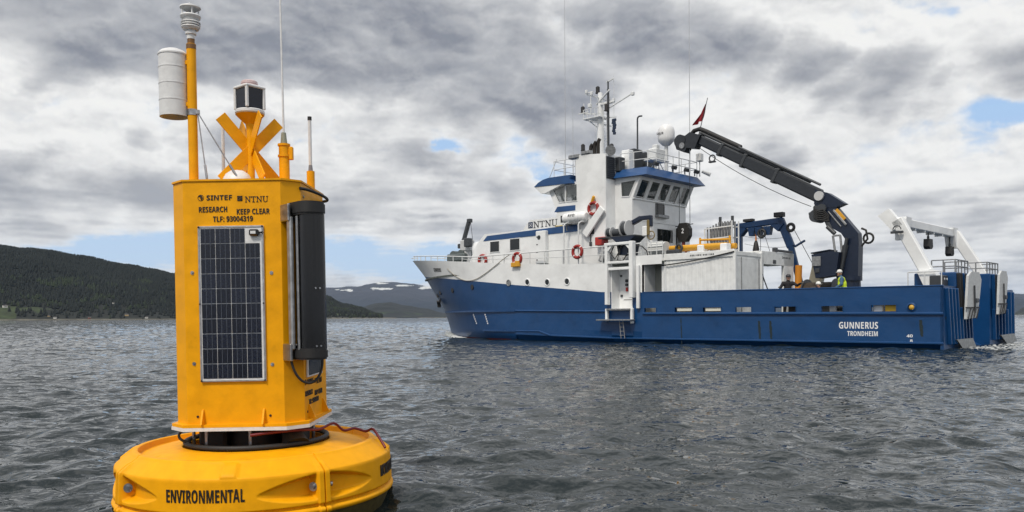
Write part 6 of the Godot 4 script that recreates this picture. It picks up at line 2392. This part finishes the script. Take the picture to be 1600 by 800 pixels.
	# blocks in the gallows
	for b in [[V(2.02, 4.06, -0.04), "black trawl block hanging left from the white stern gallows, higher of the two"], [V(2.02, 3.90, 2.75), "black trawl block hanging right from the white stern gallows, lower of the two"]]:
		var tb := thing("trawl_block", b[1], "block", on_ship(b[0]), "blocks under the stern gallows")
		m = mb()
		m.prism(P2([-0.24, 0.10, -0.12, 0.0, 0.12, 0.0, 0.24, 0.10, 0.20, 0.42, -0.20, 0.42]), V(-0.12, 0, 0), V(0, 0, 1), V(0, 1, 0), V(0.24, 0, 0))
		part("cheek", m, dark, tb)
		m = mb()
		m.torus(V(0, 0.49, 0), V(1, 0, 0), 0.07, 0.03, 14, 6)
		m.cyl(V(0, 0.54, 0), V(0, 4.75 - b[0].y, 0), 0.03, 0.03, 6)
		part("shackle", m, greyd, tb)
	# life rings
	var ring_r := mat("life_ring_red", lin(0.32, 0.022, 0.018), 0.5, 0.0, "paint", 3.0)
	for l in [[V(25.35, 4.62, -4.06), "red life ring furthest forward, half hidden by the white bow plating"], [V(21.84, 4.50, -4.72), "red life ring on the rail above the small yellow box"], [V(17.48, 4.62, -4.72), "red life ring on the rail left of the side gate"], [V(16.90, 6.86, -4.12), "red life ring high on the funnel casing behind the slanting arm"]]:
		var lr := thing("life_ring", l[1], "life ring", on_ship(l[0]), "life rings along the ship")
		part("ring", mb().torus(V(0, 0, 0), PORT, 0.30, 0.085, 28, 10), ring_r, lr)
		for k in 4:
			var a := PI / 4 + k * PI / 2
			part("white_band", mb().torus(V(0, 0, 0), PORT, 0.30, 0.088, 4, 10, a - 0.055, a + 0.055), white_print, lr)
	part("lamp", mb().bar(V(0.10, 0.30, 0), V(-0.05, 0.65, 0), 0.16, 0.16, 0.05), yellow, get_node("life_ring_003"))
	var yx := thing("line_box", "small yellow line box below a life ring on the fore rail", "box", on_ship(V(21.88, 4.05, -4.80)))
	part("tray", mb().box(V(0, 0.12, 0), V(0.62, 0.24, 0.16), 0.02), yellow, yx)
	part("lid", mb().box(V(-0.15, 0.28, 0), V(0.3, 0.08, 0.14), 0.02), yellow, yx)
	# life raft
	var lf := thing("life_raft", "white ribbed life raft canister in its cradle below the wheelhouse", "life raft", on_ship(V(18.10, 6.17, -4.15)))
	m = mb()
	m.lathe(P2([0.0, -0.80, 0.18, -0.78, 0.26, -0.70, 0.28, -0.60, 0.265, -0.55, 0.285, -0.50, 0.285, -0.36, 0.265, -0.33, 0.285, -0.29, 0.285, -0.15, 0.265, -0.12, 0.285, -0.08, 0.285, 0.08, 0.265, 0.12, 0.285, 0.15, 0.285, 0.29, 0.265, 0.33, 0.285, 0.36, 0.285, 0.50, 0.265, 0.55, 0.28, 0.60, 0.26, 0.70, 0.18, 0.78, 0.0, 0.80]), Transform3D(Basis(Vector3.BACK, PI / 2), V(0, 0.32, 0)), 24)
	part("canister", m, shipw, lf)
	text_part("RFD", 0.45, 0.14, V(0.05, 0.42, -0.275), AFT, V(0, 0.94, 0.34).normalized(), dark_print, lf)
	m = mb()
	for x in [-0.45, 0.45]:
		m.box(V(x, 0.04, 0), V(0.06, 0.22, 0.5), 0.01)
		m.bar(V(x, 0.0, -0.2), V(x, -0.35, -0.15), 0.05, 0.05)
	m.box(V(0, 0.0, -0.2), V(1.4, 0.05, 0.06), 0.01)
	part("cradle", m, galv, lf)
	# flag
	var fl := thing("flag", "small red flag drooping on a slanting staff above the crane head", "flag", on_ship(V(14.25, 10.4, 1.4)))
	part("staff", mb().cyl(V(0, 0, 0), V(-0.75, 2.55, 0), 0.025, 0.018, 8), greyd, fl)
	m = mb()
	var rows := 14
	var cols := 6
	var pt := func(i: int, j: int) -> Vector3:
		var s := float(i) / rows
		var w := float(j) / cols
		var p := V(-0.70, 2.38, 0).lerp(V(-0.40, 1.36, 0), s)
		return p + V(0.38 * w * (0.45 + s) , -0.32 * w * (1.0 - 0.5 * s), 0.10 * sin(w * 8.0 + s * 3.0) * (0.3 + s))
	for i in rows:
		for j in cols:
			var a: Vector3 = pt.call(i, j)
			var b: Vector3 = pt.call(i + 1, j)
			var c: Vector3 = pt.call(i + 1, j + 1)
			var d: Vector3 = pt.call(i, j + 1)
			m.quad(a, b, c, d, PORT)
	part("cloth", m, mat("flag_red", lin(0.30, 0.018, 0.028), 0.8), fl)
	# signal cloth hanging from the mast
	m = mb()
	for i in 6:
		m.box(V(0.03 * sin(i * 2.0), 0.45 - 0.15 * i, 0), V(0.30 - 0.02 * i, 0.16, 0.10), 0.03, Basis(Vector3.BACK, 0.2 * sin(i * 1.7)))
	single("signal_flag", m, mat("dark_blue_cloth", lin(0.02, 0.035, 0.07), 0.8), "dark blue signal flag bundled below the mast's right yard", "flag", on_ship(V(18.62, 11.95, -0.1)))
	# anchor on the port bow
	var at := bow_at(0.80, 2.45, -1.0, 0.06)
	var an := thing("anchor", "black anchor stowed on the flare of the port bow", "anchor", ship_xf * Transform3D(Basis(Vector3.UP, -0.75), at))
	m = mb()
	m.bar(V(0, 0.45, 0.1), V(0.0, -0.35, -0.05), 0.12, 0.10, 0.02)
	part("shank", m, dark, an)
	m = mb()
	m.bar(V(-0.40, -0.10, -0.12), V(0.0, -0.42, -0.06), 0.18, 0.12, 0.02)
	m.bar(V(0.40, -0.10, -0.12), V(0.0, -0.42, -0.06), 0.18, 0.12, 0.02)
	m.box(V(0, -0.40, -0.06), V(0.35, 0.22, 0.24), 0.03)
	part("fluke", m, dark, an)
	# rope slung along the bow
	m = mb()
	var r0 := bow_at(0.47, 4.28, -1.0, 0.03)
	var pr := PackedVector3Array()
	for k in 31:
		var s := k / 30.0
		var t := lerpf(0.47, 0.03, s)
		var y := lerpf(4.28, 4.75, s) - 1.15 * sin(PI * pow(s, 0.85)) * (1.0 - 0.25 * s)
		pr.append(bow_at(t, y, -1.0, 0.04))
	m.tube(pr, 0.022, 6)
	single("mooring_rope", m, rope_m, "grey mooring rope slung in a bight along the white bow", "rope", ship_xf)
	# things on the working deck seen above and through the bulwark
	var cb := thing("cable_cabinet", "beige control cabinet leaning behind the crew by the blue frame's leg", "cabinet", on_ship(V(8.0, 2.3, 2.4), 0.2))
	part("body", mb().box(V(0, 0.75, 0), V(0.62, 1.5, 0.5), 0.03, Basis(Vector3.BACK, 0.22)), mat("beige_paint", lin(0.34, 0.32, 0.25), 0.5, 0.0, "paint", 0.8), cb)
	part("door", mb().box(V(0.0, 0.78, -0.26), V(0.48, 1.2, 0.03), 0.01, Basis(Vector3.BACK, 0.22)), mat("beige_paint_dark", lin(0.26, 0.25, 0.20), 0.5), cb)
	part("stand", mb().box(V(0.05, -0.55, 0), V(0.5, 1.1, 0.4), 0.02), greyd, cb)
	var fishbox := mat("fish_box_yellow", lin(0.72, 0.44, 0.03), 0.5)
	for b in [[V(1.85, 1.2, -4.42), V(0.62, 0.7, 0.24), fishbox, "yellow tub standing behind the aftmost opening of the blue bulwark"], [V(2.42, 1.2, -4.42), V(0.36, 0.7, 0.24), shipw, "white tub beside the yellow one behind the bulwark opening"], [V(6.05, 1.2, -4.1), V(0.35, 0.7, 0.4), dark, "black crate behind the fifth opening in the blue bulwark"], [V(4.3, 1.2, -4.1), V(0.30, 0.65, 0.4), shipw, "white crate behind the bulwark opening below the hi-vis worker"]]:
		var tb := thing("deck_tub", b[3], "tub", on_ship(b[0]), "tubs and crates behind the bulwark")
		var s: Vector3 = b[1]
		m = mb()
		m.box(V(0, s.y * 0.5, 0), s, 0.04)
		part("body", m, b[2], tb)
		part("rim", mb().box(V(0, s.y, 0), V(s.x + 0.06, 0.05, s.z + 0.06), 0.02), b[2], tb)
	var hp := thing("rope_heap", "heap of dark rope and netting on deck behind the bulwark", "rope", on_ship(V(4.0, 1.2, -4.05)))
	for k in 5:
		part("coil", mb().torus(V(0.05 * sin(k * 2.1), 0.08 + 0.11 * k, 0.03 * cos(k * 3.0)), Vector3.UP, 0.26 - 0.02 * k, 0.06, 18, 6), rope_m if k % 2 else dark, hp)
	var nh := thing("net_drum", "dark net drum with brown netting low on deck beside the crane", "winch", on_ship(V(7.2, 1.2, 1.2)))
	m = mb()
	m.cyl(V(0.7, 1.05, 0), V(-0.7, 1.05, 0), 0.62, 0.62, 20)
	part("drum", m, mat("brown_net", lin(0.06, 0.045, 0.035), 0.9, 0.0, "dirty", 3.0), nh)
	for x in [-0.72, 0.72]:
		part("flange", mb().cyl(V(x - 0.03, 1.05, 0), V(x + 0.03, 1.05, 0), 0.78, 0.78, 24), greyd, nh)
	part("stand", mb().box(V(0, 0.3, 0), V(1.6, 0.6, 0.5), 0.03), greyd, nh)
# ---------------------------------------------------------------- people: one skin over capsules, meshed as surface nets
func body_mesh(bones: Array, cell: float) -> MB:
	var lo := V(1e9, 1e9, 1e9)
	var hi := -lo
	for b in bones:
		for k in 2:
			var r: float = b[2 + k] + 0.06
			lo = lo.min(b[k] - V(r, r, r))
			hi = hi.max(b[k] + V(r, r, r))
	var nx := int((hi.x - lo.x) / cell) + 2
	var ny := int((hi.y - lo.y) / cell) + 2
	var nz := int((hi.z - lo.z) / cell) + 2
	var f := PackedFloat32Array()
	f.resize(nx * ny * nz)
	f.fill(1.0)
	for b in bones:
		var a: Vector3 = b[0]
		var d: Vector3 = b[1] - a
		var r0: float = b[2]
		var r1: float = b[3]
		var dd := maxf(d.length_squared(), 1e-6)
		var rm := maxf(r0, r1) + 0.07
		var p0 := (a.min(b[1]) - V(rm, rm, rm) - lo) / cell
		var p1 := (a.max(b[1]) + V(rm, rm, rm) - lo) / cell
		for k in range(maxi(0, int(p0.z)), mini(nz, int(p1.z) + 2)):
			for j in range(maxi(0, int(p0.y)), mini(ny, int(p1.y) + 2)):
				for i in range(maxi(0, int(p0.x)), mini(nx, int(p1.x) + 2)):
					var p := lo + V(i, j, k) * cell
					var t := clampf((p - a).dot(d) / dd, 0.0, 1.0)
					var e := p.distance_to(a + d * t) - lerpf(r0, r1, t)
					var q := (k * ny + j) * nx + i
					var h := clampf(0.5 + 0.5 * (f[q] - e) / 0.035, 0.0, 1.0)
					f[q] = lerpf(f[q], e, h) - 0.035 * h * (1.0 - h)
	var at := {}
	var pts := PackedVector3Array()
	var nor := PackedVector3Array()
	var off := [0, 1, nx, nx + 1, nx * ny, nx * ny + 1, nx * ny + nx, nx * ny + nx + 1]
	for k in nz - 1:
		for j in ny - 1:
			for i in nx - 1:
				var q := (k * ny + j) * nx + i
				var neg := 0
				for o in off:
					if f[q + o] < 0.0:
						neg += 1
				if neg == 0 or neg == 8:
					continue
				var s := Vector3.ZERO
				var n := 0
				for e in [[0, 1], [2, 3], [4, 5], [6, 7], [0, 2], [1, 3], [4, 6], [5, 7], [0, 4], [1, 5], [2, 6], [3, 7]]:
					var a := f[q + off[e[0]]]
					var b := f[q + off[e[1]]]
					if (a < 0.0) != (b < 0.0):
						var t := a / (a - b)
						var c0 := V(e[0] & 1, (e[0] >> 1) & 1, e[0] >> 2)
						var c1 := V(e[1] & 1, (e[1] >> 1) & 1, e[1] >> 2)
						s += c0.lerp(c1, t)
						n += 1
				at[q] = pts.size()
				pts.append(lo + (V(i, j, k) + s / n) * cell)
				nor.append(V(f[q + 1] - f[q], f[q + nx] - f[q], f[q + nx * ny] - f[q]).normalized())
	var m := mb()
	var st := [1, nx, nx * ny]
	for q in at:
		for ax in 3:
			var u: int = st[(ax + 1) % 3]
			var w: int = st[(ax + 2) % 3]
			if (f[q] < 0.0) == (f[q + st[ax]] < 0.0):
				continue
			if at.has(q - u) and at.has(q - w) and at.has(q - u - w):
				var a: int = at[q]
				var b: int = at[q - u]
				var c: int = at[q - u - w]
				var d: int = at[q - w]
				m.squad(pts[a], pts[b], pts[c], pts[d], nor[a], nor[b], nor[c], nor[d])
	return m

# standing figure facing -z, feet at the origin; arms as [elbow, hand] for left and right, lean forward in radians, crouch in metres
func person(label: String, xf: Transform3D, coat: Material, trousers: Material, hat: Material, arms: Array, lean: float, crouch: float, vest: Material = null) -> void:
	var t := thing("person", label, "person", xf, "crew on the working deck")
	var skin := mat("skin", lin(0.42, 0.24, 0.17), 0.55)
	var hip := V(0, 0.93 - crouch, crouch * 0.25)
	var q := Basis(Vector3.RIGHT, -lean)
	var tp := func(x: float, y: float, z: float) -> Vector3:
		return hip + q * V(x, y, z)
	var sh: Array = [tp.call(-0.20, 0.50, 0.0), tp.call(0.20, 0.50, 0.0)]
	var bones := [[hip, tp.call(0, 0.28, 0.0), 0.145, 0.150], [tp.call(0, 0.28, 0.0), tp.call(0, 0.46, 0.0), 0.155, 0.135], [tp.call(-0.13, 0.46, 0.0), tp.call(0.13, 0.46, 0.0), 0.105, 0.105], [tp.call(0, 0.52, 0.0), tp.call(0, 0.62, -0.02), 0.075, 0.062]]
	for k in 2:
		var el: Vector3 = tp.call(arms[k][0].x, arms[k][0].y, arms[k][0].z)
		var ha: Vector3 = tp.call(arms[k][1].x, arms[k][1].y, arms[k][1].z)
		bones.append([sh[k], el, 0.075, 0.058])
		bones.append([el, ha, 0.056, 0.042])
	var body := part("body", body_mesh(bones, 0.024), coat, t)
	var legs := []
	for s in [-1.0, 1.0]:
		var kn := V(s * 0.12, 0.50 - crouch * 0.25, -0.05 - crouch * 0.7)
		var an := V(s * 0.13, 0.10, 0.03)
		legs.append([hip + V(s * 0.09, -0.02, 0), kn, 0.115, 0.080])
		legs.append([kn, an, 0.078, 0.060])
		legs.append([an, V(s * 0.14, 0.05, -0.15), 0.065, 0.045])
	part("trousers", body_mesh(legs, 0.026), trousers, body)
	var hc: Vector3 = tp.call(0, 0.73, -0.035)
	var hm := mb()
	hm.ball(hc, V(0.078, 0.115, 0.095), 12, 16)
	hm.ball(hc + V(0, -0.015, -0.098), V(0.014, 0.022, 0.018), 6, 8)
	hm.ball(hc + V(0, -0.085, -0.055), V(0.045, 0.030, 0.035), 6, 10)
	for s in [-1.0, 1.0]:
		hm.ball(hc + V(s * 0.080, 0.0, 0.005), V(0.012, 0.030, 0.020), 6, 8)
	var head := part("head", hm, skin, t)
	for s in [-1.0, 1.0]:
		part("eye", mb().ball(hc + V(s * 0.030, 0.015, -0.084), V(0.011, 0.007, 0.008), 6, 8), dark, head)
	part("mouth", mb().box(hc + V(0, -0.055, -0.088), V(0.040, 0.008, 0.010), 0.003), mat("lips", lin(0.28, 0.10, 0.08), 0.6), head)
	var hl := mb()
	hl.lathe(P2([0.102, -0.005, 0.106, 0.0, 0.108, 0.03, 0.100, 0.07, 0.075, 0.105, 0.040, 0.122, 0.0, 0.127]), Transform3D(Basis.IDENTITY, hc + V(0, 0.035, 0.0)), 20)
	hl.box(hc + V(0, 0.040, -0.115), V(0.14, 0.012, 0.06), 0.005)
	part("helmet", hl, hat, head)
	part("chin_strap", mb().torus(hc + V(0, -0.02, 0.0), V(0, 0.25, 1).normalized(), 0.098, 0.006, 20, 6), dark, head)
	if vest:
		var vb := [[tp.call(0, 0.05, 0.0), tp.call(0, 0.28, 0.0), 0.158, 0.165], [tp.call(0, 0.28, 0.0), tp.call(0, 0.44, 0.0), 0.168, 0.146], [tp.call(-0.12, 0.46, 0.0), tp.call(0.12, 0.46, 0.0), 0.116, 0.116]]
		part("hi_vis_vest", body_mesh(vb, 0.024), vest, body)
		part("reflective_stripe", mb().torus(tp.call(0, 0.12, 0.0), q * Vector3.UP, 0.160, 0.014, 24, 6), mat("reflective_grey", lin(0.6, 0.62, 0.62), 0.3), body)
		part("orange_shoulder", mb().ball(tp.call(0.12, 0.52, 0.01), V(0.10, 0.05, 0.10), 8, 12), mat("hi_vis_orange", lin(0.85, 0.16, 0.02), 0.6), body)
	# hands: a palm, four fingers and a thumb, curled
	for k in 2:
		var el: Vector3 = tp.call(arms[k][0].x, arms[k][0].y, arms[k][0].z)
		var ha: Vector3 = tp.call(arms[k][1].x, arms[k][1].y, arms[k][1].z)
		var d := (ha - el).normalized()
		var sd := d.cross(Vector3.UP if absf(d.y) < 0.9 else Vector3.RIGHT).normalized()
		var cu := sd.cross(d)
		var hb := [[ha, ha + d * 0.085, 0.034, 0.030]]
		for n in 4:
			var b := ha + d * 0.085 + sd * (-0.032 + 0.0215 * n)
			var ln: float = [0.030, 0.036, 0.034, 0.026][n]
			hb.append([b, b + d * ln - cu * 0.010, 0.0095, 0.009])
			hb.append([b + d * ln - cu * 0.010, b + d * ln * 1.4 - cu * 0.042, 0.009, 0.008])
		var tb := ha + d * 0.03 + sd * 0.034
		hb.append([tb, tb + d * 0.035 + sd * 0.022 - cu * 0.015, 0.012, 0.010])
		hb.append([tb + d * 0.035 + sd * 0.022 - cu * 0.015, tb + d * 0.062 + sd * 0.012 - cu * 0.032, 0.010, 0.009])
		var hmesh := mb()
		for b in hb:
			hmesh.cyl(b[0], b[1], b[2], b[3], 8)
			hmesh.ball(b[1], V(b[3], b[3], b[3]), 6, 8)
		part("hand", hmesh, mat("work_glove", lin(0.10, 0.09, 0.08), 0.8), body)

func make_people() -> void:
	var hat := mat("helmet_white", lin(0.72, 0.72, 0.70), 0.4)
	var black := mat("black_workwear", lin(0.014, 0.014, 0.018), 0.85)
	var denim := mat("blue_workwear", lin(0.05, 0.11, 0.20), 0.85)
	var brown := mat("brown_workwear", lin(0.045, 0.035, 0.030), 0.85)
	var vest := mat("hi_vis_yellow", lin(0.62, 0.80, 0.03), 0.6)
	var relaxed := [[V(-0.30, 0.26, -0.06), V(-0.16, 0.12, -0.30)], [V(0.30, 0.26, -0.06), V(0.16, 0.14, -0.30)]]
	person("worker in a yellow hi-vis vest and white helmet at the bulwark under the crane", on_ship(V(4.22, 1.36, -3.45), deg_to_rad(-62)), denim, black, hat, relaxed, 0.14, 0.0, vest)
	person("person in black clothes and dark helmet by the container frame, arm raised", on_ship(V(6.65, 1.26, -3.45), deg_to_rad(40)), black, black, mat("helmet_dark", lin(0.03, 0.03, 0.035), 0.5), [[V(-0.36, 0.40, -0.12), V(-0.46, 0.52, -0.34)], [V(0.34, 0.30, -0.10), V(0.42, 0.36, -0.32)]], 0.15, 0.0)
	person("crouching worker in brown with white helmet between the black-clad person and the crane", on_ship(V(5.62, 1.26, -3.45), deg_to_rad(65)), brown, brown, hat, [[V(-0.28, 0.24, -0.18), V(-0.14, 0.10, -0.42)], [V(0.28, 0.24, -0.18), V(0.14, 0.10, -0.42)]], 0.75, 0.16)
# ---------------------------------------------------------------- broken water along the ship
func make_foam() -> void:
	var fleck := mb().ball(Vector3.ZERO, V(0.5, 0.22, 0.5), 4, 7)
	var rng := RandomNumberGenerator.new()
	rng.seed = 31
	var xfs := []
	for i in 1500:
		var s := pow(rng.randf(), 1.6)
		var t := 1.0 - 0.45 * s
		var p := bow_at(t, 0.02, -1.0, 0.05)
		var out := absf(rng.randfn(0.0, 0.28)) * (0.25 + s)
		p += V(rng.randf_range(-0.1, 0.5) * (1.0 - s), 0.0, -out)
		p.y = 0.02 + 0.34 * (1.0 - s) * (1.0 - s) * exp(-out * 5.0) * rng.randf()
		var r := rng.randf_range(0.02, 0.10)
		xfs.append(ship_xf * Transform3D(Basis(Vector3.UP, rng.randf() * TAU).scaled(V(r * 1.6, r * 0.7, r)), p))
	for i in 900:
		var p := V(-0.5 - absf(rng.randfn(0.0, 1.3)), rng.randf_range(-0.05, 0.07), rng.randf_range(-4.2, 4.6))
		var r := rng.randf_range(0.02, 0.09)
		xfs.append(ship_xf * Transform3D(Basis(Vector3.UP, rng.randf() * TAU).scaled(V(r * 1.8, r * 0.6, r)), p))
	var mm := MultiMesh.new()
	mm.transform_format = MultiMesh.TRANSFORM_3D
	mm.mesh = fleck.mesh()
	mm.instance_count = xfs.size()
	for i in xfs.size():
		mm.set_instance_transform(i, xfs[i])
	var mi := MultiMeshInstance3D.new()
	mi.name = "foam"
	mi.multimesh = mm
	mi.material_override = mat("white_foam", lin(0.62, 0.65, 0.66), 0.7)
	add_child(mi)
	mi.set_meta("kind", "stuff")
	tag(mi, "flecks of white foam along the ship's bow and under its stern", "foam")
# ---------------------------------------------------------------- scene
func _ready() -> void:
	# camera: level, with the lens shifted up so that uprights stay upright
	var cam := Camera3D.new()
	cam.name = "camera"
	cam.position = Vector3(0, 1.25, 0)
	cam.rotation.z = -deg_to_rad(0.29)
	cam.projection = Camera3D.PROJECTION_FRUSTUM
	cam.near = 0.1
	cam.far = 60000.0
	cam.size = 0.1 * 800.0 / F
	cam.frustum_offset = Vector2(0.0, 0.1 * 96.0 / F)
	add_child(cam)
	# sky and air
	var env := Environment.new()
	env.background_mode = Environment.BG_SKY
	env.sky = Sky.new()
	env.sky.sky_material = make_sky()
	env.background_energy_multiplier = 2.0
	env.tonemap_mode = Environment.TONE_MAPPER_LINEAR
	env.tonemap_exposure = 1.15
	env.sdfgi_enabled = true
	env.ssao_enabled = true
	env.ssil_enabled = true
	env.fog_enabled = true
	env.fog_density = 0.000011
	env.fog_light_color = Color(0.70, 0.82, 1.0)
	var we := WorldEnvironment.new()
	we.name = "environment"
	we.environment = env
	add_child(we)
	# the sun behind a layer of cloud, high over the photographer's left shoulder
	var sun := DirectionalLight3D.new()
	sun.name = "sun"
	sun.light_color = Color(1.0, 0.96, 0.90)
	sun.light_energy = 0.7
	sun.light_angular_distance = 10.0
	sun.shadow_enabled = true
	sun.rotation = Vector3(deg_to_rad(-52), deg_to_rad(-28), 0)
	add_child(sun)
	# where the ship and the buoy lie
	var phi := deg_to_rad(44.8)
	var fwd := Vector3(-cos(phi), 0, -sin(phi))
	var stb := Vector3(sin(phi), 0, -cos(phi))
	ship_xf = Transform3D(Basis(fwd, Vector3.UP, stb), Vector3(15.81, 0, -30.0) + stb * 4.7)
	buoy_xf = Transform3D(Basis(Vector3.BACK, deg_to_rad(0.75)) * Basis(Vector3.RIGHT, deg_to_rad(0.4)), Vector3(-1.80, 0, -5.74))
	make_water()
	make_land()
	make_buoy()
	make_ship()
	make_gear()
	make_people()
	make_foam()
